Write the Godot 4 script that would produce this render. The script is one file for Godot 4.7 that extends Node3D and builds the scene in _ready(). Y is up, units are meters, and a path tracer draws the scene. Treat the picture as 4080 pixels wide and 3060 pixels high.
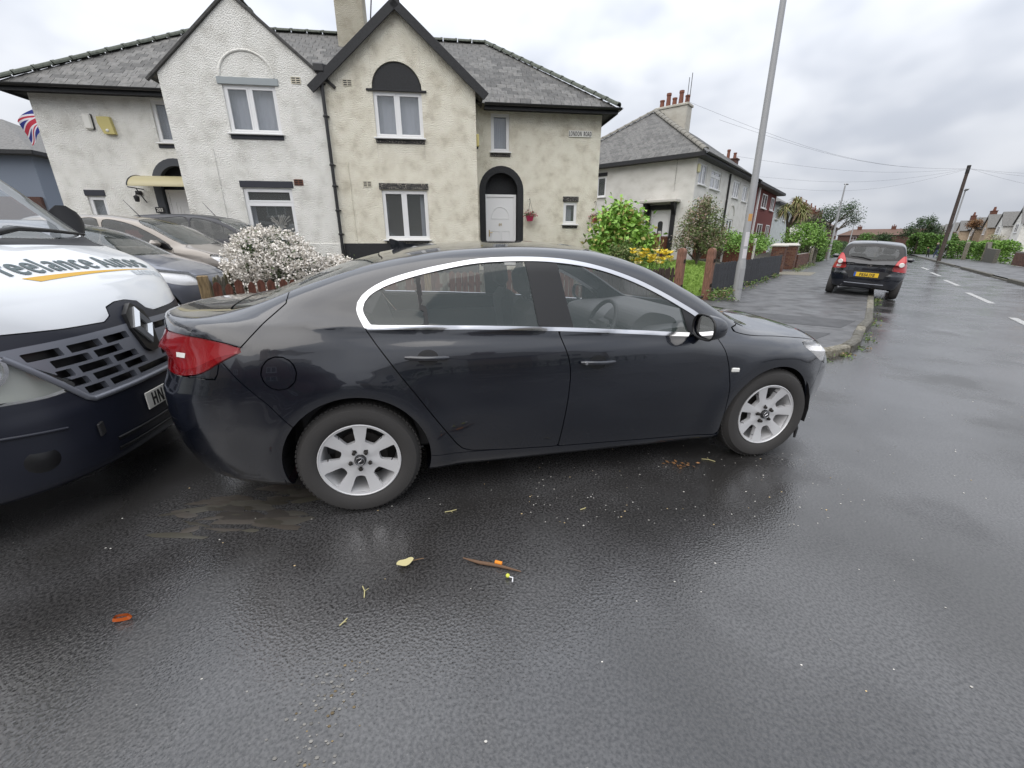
extends Node3D

# ---------------------------------------------------------------- geometry helpers
class Geo:
	var v := PackedVector3Array()
	var n := PackedVector3Array()
	var c := PackedColorArray()
	var uv := PackedVector2Array()
	var ix := PackedInt32Array()
	var col := Color(1, 1, 1)
	var tinted := false
	var mapped := false
	func vert(p: Vector3, nn: Vector3, t := Vector2.ZERO) -> int:
		v.append(p)
		n.append(nn)
		if tinted:
			c.append(col)
		if mapped:
			uv.append(t)
		return v.size() - 1
	func face(a: int, b: int, d: int) -> void:
		var k := (v[b] - v[a]).cross(v[d] - v[a])
		ix.append(a)
		if k.dot(n[a] + n[b] + n[d]) > 0.0:
			ix.append(d)
			ix.append(b)
		else:
			ix.append(b)
			ix.append(d)
	func flat(pts: Array, out := Vector3.ZERO) -> void:
		var k: Vector3 = (pts[1] - pts[0]).cross(pts[2] - pts[0])
		if pts.size() > 3:
			k += (pts[2] - pts[0]).cross(pts[3] - pts[0])
		k = k.normalized()
		if out != Vector3.ZERO and k.dot(out) < 0.0:
			k = -k
		var s := v.size()
		for p in pts:
			vert(p, k)
		for i in range(1, pts.size() - 1):
			face(s, s + i, s + i + 1)
	func box(at: Vector3, size: Vector3, b := Basis.IDENTITY, bev := 0.0) -> void:
		boxt(Transform3D(b, at), size, bev)
	func boxt(xf: Transform3D, size: Vector3, bev := 0.0) -> void:
		var h := size * 0.5
		bev = minf(bev, minf(h.x, minf(h.y, h.z)) * 0.9)
		for k in 3:
			var k1 := (k + 1) % 3
			var k2 := (k + 2) % 3
			for s in [-1.0, 1.0]:
				var nn := Vector3.ZERO
				nn[k] = s
				var q := []
				for e in [[-1, -1], [1, -1], [1, 1], [-1, 1]]:
					var p := Vector3.ZERO
					p[k] = s * h[k]
					p[k1] = e[0] * (h[k1] - bev)
					p[k2] = e[1] * (h[k2] - bev)
					q.append(xf * p)
				flat(q, xf.basis * nn)
			if bev > 0.0:
				for s1 in [-1.0, 1.0]:
					for s2 in [-1.0, 1.0]:
						var q := []
						for e in [[0, -1], [0, 1], [1, 1], [1, -1]]:
							var p := Vector3.ZERO
							p[k] = e[1] * (h[k] - bev)
							p[k1] = s1 * (h[k1] - (bev if e[0] == 1 else 0.0))
							p[k2] = s2 * (h[k2] - (bev if e[0] == 0 else 0.0))
							q.append(xf * p)
						var nn := Vector3.ZERO
						nn[k1] = s1
						nn[k2] = s2
						flat(q, xf.basis * nn)
		if bev > 0.0:
			for sx in [-1.0, 1.0]:
				for sy in [-1.0, 1.0]:
					for sz in [-1.0, 1.0]:
						var sg := Vector3(sx, sy, sz)
						var q := []
						for k in 3:
							var p := sg * (h - Vector3.ONE * bev)
							p[k] = sg[k] * h[k]
							q.append(xf * p)
						flat(q, xf.basis * sg)
	func prism(poly: PackedVector2Array, d0: float, d1: float, xf := Transform3D(), back := true) -> void:
		var t := Geometry2D.triangulate_polygon(poly)
		for e in [[d1, 1.0], [d0, -1.0]]:
			if e[1] < 0.0 and not back:
				continue
			for i in range(0, t.size(), 3):
				flat([xf * Vector3(poly[t[i]].x, poly[t[i]].y, e[0]), xf * Vector3(poly[t[i + 1]].x, poly[t[i + 1]].y, e[0]), xf * Vector3(poly[t[i + 2]].x, poly[t[i + 2]].y, e[0])], xf.basis * Vector3(0, 0, e[1] * signf(d1 - d0)))
		var cw := Geometry2D.is_polygon_clockwise(poly)
		for i in poly.size():
			var a := poly[i]
			var b := poly[(i + 1) % poly.size()]
			var o := (b - a).orthogonal() * (1.0 if cw else -1.0)
			o = Vector2((b - a).y, -(b - a).x) * (-1.0 if cw else 1.0)
			flat([xf * Vector3(a.x, a.y, d0), xf * Vector3(b.x, b.y, d0), xf * Vector3(b.x, b.y, d1), xf * Vector3(a.x, a.y, d1)], xf.basis * Vector3(o.x, o.y, 0))
	func tube(pts: Array, r, sides := 8, caps := true, closed := false) -> void:
		var m := pts.size()
		var t0: Vector3 = (pts[1] - pts[0]).normalized()
		var u := t0.cross(Vector3.UP if absf(t0.y) < 0.9 else Vector3.RIGHT).normalized()
		var s := v.size()
		for i in m:
			var t: Vector3
			if closed:
				t = (pts[(i + 1) % m] - pts[(i + m - 1) % m]).normalized()
			else:
				t = (pts[mini(i + 1, m - 1)] - pts[maxi(i - 1, 0)]).normalized()
			u = (u - t * u.dot(t)).normalized()
			var w := t.cross(u)
			var rad: float = r[i] if r is Array else r
			for k in sides:
				var a := TAU * k / sides
				var d := u * cos(a) + w * sin(a)
				vert(pts[i] + d * rad, d, Vector2(float(k) / sides, float(i)))
		for i in (m if closed else m - 1):
			for k in sides:
				var a := s + i * sides + k
				var b := s + i * sides + (k + 1) % sides
				var i2 := (i + 1) % m
				var d := s + i2 * sides + k
				var e := s + i2 * sides + (k + 1) % sides
				face(a, b, e)
				face(a, e, d)
		if caps and not closed:
			for e in [0, m - 1]:
				var t: Vector3 = (pts[0] - pts[1]) if e == 0 else (pts[m - 1] - pts[m - 2])
				t = t.normalized()
				var o := vert(pts[e], t)
				var f0 := v.size()
				for k in sides:
					vert(v[s + e * sides + k], t)
				for k in sides:
					face(o, f0 + k, f0 + (k + 1) % sides)
	func lathe(prof: Array, sides := 24, xf := Transform3D(), a0 := 0.0, a1 := TAU) -> void:
		# prof: Vector2(radius, height along local y); normals kept sharp over 35 degrees
		var m := prof.size()
		var ns := []
		for i in m - 1:
			var d: Vector2 = prof[i + 1] - prof[i]
			ns.append(Vector2(d.y, -d.x).normalized())
		var full := absf(a1 - a0 - TAU) < 0.001
		for i in m - 1:
			var na: Vector2 = ns[i]
			var nb: Vector2 = ns[i]
			if i > 0 and ns[i - 1].dot(ns[i]) > 0.82:
				na = (ns[i - 1] + ns[i]).normalized()
			if i < m - 2 and ns[i + 1].dot(ns[i]) > 0.82:
				nb = (ns[i + 1] + ns[i]).normalized()
			var s := v.size()
			for k in sides + 1:
				var a := a0 + (a1 - a0) * k / sides
				var cs := cos(a)
				var sn := sin(a)
				vert(xf * Vector3(prof[i].x * cs, prof[i].y, prof[i].x * sn), xf.basis * Vector3(na.x * cs, na.y, na.x * sn), Vector2(float(k) / sides, float(i) / m))
				vert(xf * Vector3(prof[i + 1].x * cs, prof[i + 1].y, prof[i + 1].x * sn), xf.basis * Vector3(nb.x * cs, nb.y, nb.x * sn), Vector2(float(k) / sides, float(i + 1) / m))
			for k in sides:
				face(s + 2 * k, s + 2 * k + 1, s + 2 * k + 3)
				face(s + 2 * k, s + 2 * k + 3, s + 2 * k + 2)
	func add(m: TM, off := 0.0, mirror := false, skirt := 0.0) -> void:
		var s := v.size()
		for i in m.v.size():
			var p := m.v[i] + m.n[i] * off
			var q := m.n[i]
			if mirror:
				p.z = -p.z
				q.z = -q.z
			vert(p, q)
		for i in range(0, m.ix.size(), 3):
			face(s + m.ix[i], s + m.ix[i + 1], s + m.ix[i + 2])
		if skirt > 0.0:
			var cnt := {}
			for i in range(0, m.ix.size(), 3):
				for k in 3:
					var a := m.ix[i + k]
					var b := m.ix[i + (k + 1) % 3]
					var key := mini(a, b) * 1000003 + maxi(a, b)
					cnt[key] = (cnt.get(key, 0) as int) + 1
			for key in cnt:
				if cnt[key] != 1:
					continue
				var a: int = key / 1000003
				var b: int = key % 1000003
				if absf(m.v[a].z) < 0.002 and absf(m.v[b].z) < 0.002:
					continue
				var pa := v[s + a]
				var pb := v[s + b]
				flat([pa, pb, pb - n[s + b] * skirt, pa - n[s + a] * skirt])
	func mesh() -> ArrayMesh:
		var a := []
		a.resize(Mesh.ARRAY_MAX)
		a[Mesh.ARRAY_VERTEX] = v
		a[Mesh.ARRAY_NORMAL] = n
		if tinted:
			a[Mesh.ARRAY_COLOR] = c
		if mapped:
			a[Mesh.ARRAY_TEX_UV] = uv
		a[Mesh.ARRAY_INDEX] = ix
		var m := ArrayMesh.new()
		m.add_surface_from_arrays(Mesh.PRIMITIVE_TRIANGLES, a)
		return m

class TM:  # a plain triangle mesh that can be cut
	var v := PackedVector3Array()
	var n := PackedVector3Array()
	var ix := PackedInt32Array()
	func clip(g: PackedFloat32Array, keep_inside: bool) -> TM:
		var o := TM.new()
		var map := {}
		var s := 1.0 if keep_inside else -1.0
		for i in range(0, ix.size(), 3):
			var out := PackedInt32Array()
			for k in 3:
				var a := ix[i + k]
				var b := ix[i + (k + 1) % 3]
				var ga := g[a] * s
				var gb := g[b] * s
				if ga < 0.0:
					if not map.has(a):
						map[a] = o.v.size()
						o.v.append(v[a])
						o.n.append(n[a])
					out.append(map[a])
				if (ga < 0.0) != (gb < 0.0):
					var key := -1 - (mini(a, b) * 1000003 + maxi(a, b))
					if not map.has(key):
						var t := ga / (ga - gb)
						map[key] = o.v.size()
						o.v.append(v[a].lerp(v[b], t))
						o.n.append(n[a].lerp(n[b], t).normalized())
					out.append(map[key])
			for k in range(1, out.size() - 1):
				o.ix.append(out[0])
				o.ix.append(out[k])
				o.ix.append(out[k + 1])
		return o

class U:
	static func at(l: PackedFloat32Array, x: float) -> float:
		var f := clampf((x - l[0]) * l[1], 0.0, 399.999)
		var i := int(f)
		f -= i
		return l[i + 2] * (1.0 - f) + l[i + 3] * f
	static func smin(a: float, b: float, k: float) -> float:
		var h := maxf(k - absf(a - b), 0.0) / k
		return minf(a, b) - h * h * k * 0.25
	static func smax(a: float, b: float, k: float) -> float:
		var h := maxf(k - absf(a - b), 0.0) / k
		return maxf(a, b) + h * h * k * 0.25

static func finer(m: TM) -> TM:
	# every triangle into four
	var o := TM.new()
	o.v = m.v.duplicate()
	o.n = m.n.duplicate()
	var mid := {}
	for i in range(0, m.ix.size(), 3):
		var c := []
		for k in 3:
			var a := m.ix[i + k]
			var b := m.ix[i + (k + 1) % 3]
			var key := mini(a, b) * 1000003 + maxi(a, b)
			if not mid.has(key):
				mid[key] = o.v.size()
				o.v.append((m.v[a] + m.v[b]) * 0.5)
				o.n.append((m.n[a] + m.n[b]).normalized())
			c.append(mid[key])
		o.ix.append_array([m.ix[i], c[0], c[2], c[0], m.ix[i + 1], c[1], c[2], c[1], m.ix[i + 2], c[0], c[1], c[2]])
	return o

static func lut(pts: Array) -> PackedFloat32Array:
	# smooth monotone curve through points, as [x0, steps per unit, values...]
	var m := pts.size()
	var d := []
	var t := []
	for i in m - 1:
		d.append((pts[i + 1][1] - pts[i][1]) / (pts[i + 1][0] - pts[i][0]))
	for i in m:
		if i == 0:
			t.append(d[0])
		elif i == m - 1:
			t.append(d[m - 2])
		elif d[i - 1] * d[i] <= 0.0:
			t.append(0.0)
		else:
			t.append(2.0 * d[i - 1] * d[i] / (d[i - 1] + d[i]))
	var x0: float = pts[0][0]
	var x1: float = pts[m - 1][0]
	var o := PackedFloat32Array([x0, 400.0 / (x1 - x0)])
	var j := 0
	for i in 401:
		var x := x0 + (x1 - x0) * i / 400.0
		while j < m - 2 and x > pts[j + 1][0]:
			j += 1
		var h: float = pts[j + 1][0] - pts[j][0]
		var u: float = clampf((x - pts[j][0]) / h, 0.0, 1.0)
		var u2 := u * u
		var u3 := u2 * u
		o.append((2 * u3 - 3 * u2 + 1) * pts[j][1] + (u3 - 2 * u2 + u) * h * t[j] + (-2 * u3 + 3 * u2) * pts[j + 1][1] + (u3 - u2) * h * t[j + 1])
	return o

static func smooth_loop(p: Array, each := 6, closed := true) -> PackedVector2Array:
	var o := PackedVector2Array()
	var m := p.size()
	for i in (m if closed else m - 1):
		var p0: Vector2 = p[(i + m - 1) % m] if closed else p[maxi(i - 1, 0)]
		var p1: Vector2 = p[i]
		var p2: Vector2 = p[(i + 1) % m]
		var p3: Vector2 = p[(i + 2) % m] if closed else p[mini(i + 2, m - 1)]
		for k in each:
			o.append(p1.cubic_interpolate(p2, p0, p3, float(k) / each))
	if not closed:
		o.append(p[m - 1])
	return o

static func vv(a: Array) -> Array:
	var o := []
	for i in range(0, a.size(), 2):
		o.append(Vector2(a[i], a[i + 1]))
	return o

static func pv(a: Array) -> PackedVector2Array:
	return PackedVector2Array(vv(a))

static func sdp(poly: PackedVector2Array, box: Rect2, p: Vector2) -> float:
	if not box.has_point(p):
		return 0.15
	var d := 1e9
	var m := poly.size()
	for i in m:
		var q := Geometry2D.get_closest_point_to_segment(p, poly[i], poly[(i + 1) % m])
		d = minf(d, q.distance_squared_to(p))
	d = sqrt(d)
	return -d if Geometry2D.is_point_in_polygon(p, poly) else d

static func bounds(poly: PackedVector2Array, grow := 0.12) -> Rect2:
	var r := Rect2(poly[0], Vector2.ZERO)
	for p in poly:
		r = r.expand(p)
	return r.grow(grow)

# ---------------------------------------------------------------- things, parts, materials
var counts := {}
var M := {}
var rng := RandomNumberGenerator.new()

func thing(called: String, label: String, category: String, where := Vector3.ZERO, yaw := 0.0, group := "") -> Node3D:
	var o := Node3D.new()
	o.name = numbered(called)
	add_child(o)
	o.position = where
	o.rotation.y = yaw
	tag(o, label, category, group)
	return o

func numbered(called: String) -> String:
	var k: int = counts.get(called, 0)
	counts[called] = k + 1
	return called if k == 0 else "%s_%03d" % [called, k]

func tag(o: Node3D, label: String, category: String, group := "") -> void:
	o.set_meta("label", label)
	o.set_meta("category", category)
	if group:
		o.set_meta("group", group)

func part(called: String, g, m: Material, parent: Node3D, xf := Transform3D()) -> MeshInstance3D:
	var o := MeshInstance3D.new()
	o.name = called
	o.mesh = g.mesh() if g is Geo else g
	o.material_override = m
	o.transform = xf
	o.cast_shadow = GeometryInstance3D.SHADOW_CASTING_SETTING_ON
	parent.add_child(o, true)
	return o

func solo(called: String, g, m: Material, label: String, category: String, where := Vector3.ZERO, yaw := 0.0, group := "") -> MeshInstance3D:
	var o := part(numbered(called), g, m, self, Transform3D(Basis(Vector3.UP, yaw), where))
	tag(o, label, category, group)
	return o

func setting(called: String, g, m: Material) -> MeshInstance3D:
	var o := part(called, g, m, self)
	o.set_meta("kind", "structure")
	return o

func noise(freq: float, seed_: int, octaves := 4, kind := FastNoiseLite.TYPE_SIMPLEX_SMOOTH) -> FastNoiseLite:
	var f := FastNoiseLite.new()
	f.noise_type = kind
	f.frequency = freq
	f.seed = seed_
	f.fractal_octaves = octaves
	f.fractal_type = FastNoiseLite.FRACTAL_FBM if octaves > 1 else FastNoiseLite.FRACTAL_NONE
	return f

func ntex(f: FastNoiseLite, size := 512, ramp := [], normal := 0.0) -> NoiseTexture2D:
	var t := NoiseTexture2D.new()
	t.width = size
	t.height = size
	t.seamless = true
	t.noise = f
	if normal > 0.0:
		t.as_normal_map = true
		t.bump_strength = normal
	if ramp.size():
		var g := Gradient.new()
		var o := PackedFloat32Array()
		var k := PackedColorArray()
		for e in ramp:
			o.append(e[0])
			k.append(e[1] if e[1] is Color else Color(e[1], e[1], e[1]))
		g.offsets = o
		g.colors = k
		t.color_ramp = g
	return t

func lin(r: float, g: float, b: float) -> Color:
	return Color(r, g, b).linear_to_srgb()

func mat(called: String, c: Color, rough := 0.8, metal := 0.0) -> StandardMaterial3D:
	var m := StandardMaterial3D.new()
	m.resource_name = called
	m.albedo_color = c
	m.roughness = rough
	m.metallic = metal
	M[called] = m
	return m

func tri(m: StandardMaterial3D, scale: float, world := true) -> void:
	m.uv1_triplanar = true
	m.uv1_world_triplanar = world
	m.uv1_scale = Vector3.ONE * scale

func bump(m: StandardMaterial3D, t: Texture2D, s := 1.0) -> void:
	m.normal_enabled = true
	m.normal_texture = t
	m.normal_scale = s

func yawed(at_: Vector3, yaw: float) -> Transform3D:
	return Transform3D(Basis(Vector3.UP, yaw), at_)

const CAR_YAW := 0.2409   # the parked saloon and the van behind it
const ROAD := 0.6981      # the long road runs 40 degrees to the right

func rd(s: float, v: float, y := 0.0) -> Vector3:  # metres along the long road, metres to its right
	return Vector3(s * sin(ROAD) + v * cos(ROAD), y, -s * cos(ROAD) + v * sin(ROAD))

func _ready() -> void:
	rng.seed = 7
	camera_and_light()
	materials()
	house_materials()
	build_ground()
	house_pair()
	build_fences()
	build_walls()
	build_poles()
	build_second_house()
	build_behind()
	build_hatches()
	build_saloon()
	build_van()
	build_plants()
	build_details()

func camera_and_light() -> void:
	var cam := Camera3D.new()
	cam.name = "camera"
	add_child(cam)
	cam.position = Vector3(0, 1.495, 0)
	cam.rotation_degrees = Vector3(-19.1, 0, 0)
	cam.fov = 86.25
	cam.near = 0.05
	cam.far = 900.0
	cam.current = true
	var we := WorldEnvironment.new()
	we.name = "world_environment"
	var e := Environment.new()
	e.background_mode = Environment.BG_SKY
	e.tonemap_mode = Environment.TONE_MAPPER_LINEAR
	e.tonemap_exposure = 1.63
	e.sdfgi_enabled = true
	e.ssao_enabled = true
	e.ssil_enabled = true
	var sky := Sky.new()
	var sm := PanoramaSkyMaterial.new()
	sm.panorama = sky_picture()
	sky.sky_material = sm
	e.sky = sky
	we.environment = e
	add_child(we)
	var sun := DirectionalLight3D.new()
	sun.name = "sun"
	sun.light_energy = 0.4
	sun.light_angular_distance = 80.0
	sun.light_color = Color(1.0, 0.97, 0.93)
	sun.shadow_enabled = true
	sun.rotation_degrees = Vector3(-58, -35, 0)
	add_child(sun)

func sky_picture() -> ImageTexture:
	var w := 1024
	var h := 512
	var im := Image.create(w, h, false, Image.FORMAT_RGBF)
	var big := noise(1.5, 11, 5)
	var fine := noise(4.2, 5, 5)
	for j in h:
		var up := (0.5 - (j + 0.5) / h) * PI
		for i in w:
			if up < -0.02:
				im.set_pixel(i, j, Color(0.2, 0.21, 0.23))
				continue
			var az := (i + 0.5) / w * TAU
			var d := Vector3(cos(az) * cos(up), sin(up), sin(az) * cos(up))
			# clouds lie in a layer: flatten towards the horizon
			var q := Vector3(d.x, d.y * 2.6, d.z) / (0.35 + d.y)
			var a := big.get_noise_3d(q.x, q.y, q.z)
			var b := fine.get_noise_3d(q.x * 1.0 + a * 0.3, q.y, q.z)
			var t := clampf(0.58 + a * 0.8 + b * 0.30, 0.0, 1.0)
			t = t * t * (3.0 - 2.0 * t)
			var low := exp(-maxf(up, 0.0) * 7.0)
			t = lerpf(t, 0.3 + 0.35 * t, low * 0.8)
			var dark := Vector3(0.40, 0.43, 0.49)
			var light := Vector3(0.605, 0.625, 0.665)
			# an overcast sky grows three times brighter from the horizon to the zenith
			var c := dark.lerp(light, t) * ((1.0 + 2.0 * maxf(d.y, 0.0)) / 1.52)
			im.set_pixel(i, j, Color(c.x, c.y, c.z))
	return ImageTexture.create_from_image(im)

func materials() -> void:
	var fine := ntex(noise(0.05, 3, 4), 512, [], 6.0)
	M.fine = fine
	# wet asphalt
	var m := mat("asphalt", lin(0.074, 0.073, 0.074), 1.0)
	m.metallic_specular = 0.72
	m.albedo_texture = ntex(noise(0.14, 21, 5), 2048, [[0.15, 0.5], [0.42, 0.8], [0.6, 0.93], [0.70, 1.0]])
	tri(m, 0.2)
	m.roughness_texture = ntex(noise(0.0040, 31, 7), 1024, [[0.2, 0.06], [0.42, 0.13], [0.6, 0.20], [0.85, 0.40]])
	bump(m, ntex(noise(0.21, 9, 3, FastNoiseLite.TYPE_CELLULAR), 2048, [], 3.0), 0.19)
	m.detail_enabled = true
	m.detail_blend_mode = BaseMaterial3D.BLEND_MODE_MUL
	m.detail_uv_layer = BaseMaterial3D.DETAIL_UV_2
	m.detail_albedo = ntex(noise(0.009, 66, 7), 1024, [[0.12, Color(0.74, 0.73, 0.715)], [0.42, Color(0.88, 0.875, 0.87)], [0.62, Color(1, 1, 1)], [0.9, Color(0.95, 0.945, 0.94)]])
	m.uv2_triplanar = true
	m.uv2_world_triplanar = true
	m.uv2_scale = Vector3.ONE * 0.071
	# car paint and trim
	m = mat("paint_black", lin(0.0052, 0.0068, 0.0125), 0.2, 0.0)
	m.clearcoat_enabled = true
	m.clearcoat = 1.0
	m.clearcoat_roughness = 0.02
	mat("trim_black", lin(0.008, 0.008, 0.009), 0.4)
	mat("plastic", lin(0.022, 0.022, 0.024), 0.6)
	mat("chrome", lin(0.58, 0.58, 0.60), 0.14, 1.0)
	m = mat("rubber", lin(0.042, 0.040, 0.039), 0.85)
	bump(m, fine, 0.25)
	tri(m, 3.0, false)
	m = mat("alloy", lin(0.66, 0.66, 0.67), 0.34, 0.3)
	mat("steel_dark", lin(0.03, 0.027, 0.025), 0.6, 0.4)
	m = mat("glass", lin(0.30, 0.36, 0.34), 0.03)
	m.transparency = BaseMaterial3D.TRANSPARENCY_ALPHA
	m.albedo_color.a = 0.10
	m = mat("glass_tint", lin(0.10, 0.135, 0.13), 0.03)
	m.transparency = BaseMaterial3D.TRANSPARENCY_ALPHA
	m.albedo_color.a = 0.22
	m = mat("lamp_red", lin(0.26, 0.004, 0.008), 0.1)
	m.clearcoat_enabled = true
	m = mat("lamp_clear", lin(0.7, 0.72, 0.72), 0.04)
	m.transparency = BaseMaterial3D.TRANSPARENCY_ALPHA
	m.albedo_color.a = 0.05
	mat("mirror", lin(0.8, 0.8, 0.8), 0.03, 1.0)
	mat("fabric", lin(0.06, 0.06, 0.062), 0.9)
	mat("dash", lin(0.07, 0.072, 0.075), 0.6)
	mat("lamp_white", lin(0.75, 0.75, 0.72), 0.15)
	m = mat("paint_white", lin(0.72, 0.74, 0.76), 0.3)
	m.clearcoat_enabled = true
	m.clearcoat_roughness = 0.05
	m = mat("plastic_navy", lin(0.014, 0.016, 0.026), 0.36)
	mat("satin", lin(0.20, 0.21, 0.24), 0.38, 0.3)
	mat("bright", lin(0.66, 0.67, 0.68), 0.22, 0.7)
	mat("lamp_inner", lin(0.46, 0.48, 0.43), 0.3, 0.2)
	m = mat("lamp_red_bright", lin(0.48, 0.010, 0.014), 0.1)
	m.clearcoat_enabled = true
	mat("lamp_red_deep", lin(0.05, 0.001, 0.003), 0.2)
	m = mat("lens_red", lin(0.35, 0.003, 0.008), 0.04)
	m.transparency = BaseMaterial3D.TRANSPARENCY_ALPHA
	m.albedo_color.a = 0.45
	m = mat("glass_dark", lin(0.02, 0.025, 0.026), 0.03)
	m.transparency = BaseMaterial3D.TRANSPARENCY_ALPHA
	m.albedo_color.a = 0.75
	mat("ink_grey", lin(0.06, 0.085, 0.09), 0.5)
	mat("ink_pale", lin(0.42, 0.45, 0.47), 0.5)
	mat("swoosh", lin(0.62, 0.36, 0.04), 0.5)
	m = mat("paint_silver", lin(0.14, 0.15, 0.185), 0.3, 0.3)
	m.clearcoat_enabled = true
	m.clearcoat_roughness = 0.05
	m = mat("paint_beige", lin(0.21, 0.185, 0.16), 0.3, 0.3)
	m.clearcoat_enabled = true
	m.clearcoat_roughness = 0.05
	m = mat("paint_navy_car", lin(0.008, 0.010, 0.018), 0.3, 0.0)
	mat("plate_yellow", lin(0.72, 0.47, 0.03), 0.4)
	mat("plate_blue", lin(0.03, 0.10, 0.42), 0.4)
	mat("amber", lin(0.42, 0.085, 0.012), 0.25)

func house_materials() -> void:
	var rough_n := ntex(noise(0.165, 14, 4, FastNoiseLite.TYPE_SIMPLEX), 1024, [], 6.5)
	var stain := ntex(noise(0.014, 77, 8), 1024, [[0.05, Color(0.84, 0.825, 0.80)], [0.34, Color(0.94, 0.933, 0.92)], [0.6, Color(0.985, 0.985, 0.98)], [0.85, Color(1, 1, 1)]])
	var stain2 := ntex(noise(0.012, 52, 8), 1024, [[0.08, Color(0.88, 0.875, 0.865)], [0.4, Color(0.965, 0.965, 0.96)], [0.7, Color(1, 1, 1)]])
	for e in [["cream_render", lin(0.81, 0.775, 0.66), stain], ["white_render", lin(0.81, 0.80, 0.755), stain2], ["grey_render", lin(0.72, 0.705, 0.665), stain2], ["pale_render", lin(0.62, 0.66, 0.66), stain2], ["tan_render", lin(0.46, 0.36, 0.26), stain], ["chimney", lin(0.46, 0.43, 0.35), stain], ["chimney_pale", lin(0.55, 0.53, 0.47), stain]]:
		var m := mat(e[0], e[1], 0.95)
		m.albedo_texture = e[2]
		tri(m, 0.14)
		bump(m, rough_n, 0.6)
	for e in [["slate_a", 0.115], ["slate_b", 0.155], ["slate_c", 0.080], ["slate_dark", 0.05]]:
		var m := mat(e[0], lin(e[1], e[1] * 0.99, e[1] * 0.97), 0.62)
		m.albedo_texture = ntex(noise(0.02, 61, 5), 512, [[0.25, Color(0.7, 0.7, 0.66)], [0.5, Color(0.95, 0.95, 0.95)], [0.75, Color(1, 0.98, 0.95)]]) if e[0] == "slate_a" else M.slate_a.albedo_texture
		tri(m, 0.6)
		bump(m, M.fine, 0.25)
	for e in [["tile_a", 0.15, 0.09, 0.07], ["tile_b", 0.19, 0.115, 0.085]]:
		var m := mat(e[0], lin(e[1], e[2], e[3]), 0.8)
		m.albedo_texture = M.slate_a.albedo_texture
		tri(m, 0.5)
	var rm := mat("ridge", lin(0.10, 0.115, 0.095), 0.8)
	rm.albedo_texture = M.slate_a.albedo_texture
	tri(rm, 1.2)
	bump(rm, M.fine, 0.4)
	rm = mat("ridge_pale", lin(0.21, 0.20, 0.175), 0.85)
	mat("upvc", lin(0.78, 0.78, 0.78), 0.3)
	mat("room", lin(0.10, 0.09, 0.08), 0.9)
	var net := mat("net", lin(0.33, 0.35, 0.40), 0.9)
	net.backlight_enabled = true
	net.backlight = lin(0.1, 0.1, 0.1)
	var wg := mat("window_glass", lin(0.5, 0.55, 0.55), 0.02)
	wg.transparency = BaseMaterial3D.TRANSPARENCY_ALPHA
	wg.albedo_color.a = 0.08
	var pd := mat("paint_dark", lin(0.014, 0.015, 0.018), 0.6)
	pd.albedo_texture = ntex(noise(0.03, 8, 5), 512, [[0.3, Color(0.8, 0.8, 0.8)], [0.72, Color(1, 1, 1)]])
	tri(pd, 1.0)
	bump(pd, rough_n, 0.35)
	var pc := mat("paint_chipped", Color(1, 1, 1), 0.7)
	pc.albedo_texture = ntex(noise(0.035, 18, 5), 512, [[0.0, Color(0.13, 0.13, 0.14)], [0.66, Color(0.13, 0.13, 0.14)], [0.70, Color(0.75, 0.72, 0.66)], [1.0, Color(0.8, 0.78, 0.72)]])
	tri(pc, 1.6)
	mat("paint_navy", lin(0.022, 0.024, 0.035), 0.6)
	mat("paint_slate", lin(0.055, 0.06, 0.07), 0.7)
	mat("grey_paint", lin(0.30, 0.33, 0.34), 0.6)
	mat("gutter", lin(0.018, 0.018, 0.019), 0.4)
	mat("vent_cream", lin(0.62, 0.58, 0.47), 0.8)
	mat("brick_vent", lin(0.16, 0.07, 0.045), 0.9)
	mat("brass", lin(0.55, 0.40, 0.16), 0.3, 0.8)
	mat("sign_white", lin(0.74, 0.73, 0.68), 0.5)
	mat("sign_ink", lin(0.015, 0.015, 0.015), 0.6)
	mat("alarm_yellow", lin(0.52, 0.45, 0.17), 0.5)
	mat("alarm_pale", lin(0.55, 0.52, 0.30), 0.5)
	mat("blue_render", lin(0.19, 0.22, 0.27), 0.9)
	mat("window_dark", lin(0.03, 0.033, 0.037), 0.05)
	mat("pink_pot", lin(0.45, 0.03, 0.10), 0.4)
	var cn := mat("canopy", lin(0.48, 0.43, 0.26), 0.4)
	cn.backlight_enabled = true
	cn.backlight = lin(0.2, 0.18, 0.1)
	var lf := mat("leaf", Color(1, 1, 1), 0.6)
	lf.vertex_color_use_as_albedo = true
	lf.backlight_enabled = true
	lf.backlight = lin(0.12, 0.14, 0.06)
	var pl := mat("petal", Color(1, 1, 1), 0.8)
	pl.vertex_color_use_as_albedo = true
	var md := mat("mud", Color(1, 1, 1), 0.35)
	md.vertex_color_use_as_albedo = true
	var bk := mat("bark", lin(0.10, 0.08, 0.06), 0.9)
	bump(bk, M.fine, 0.8)
	tri(bk, 2.0)

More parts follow.
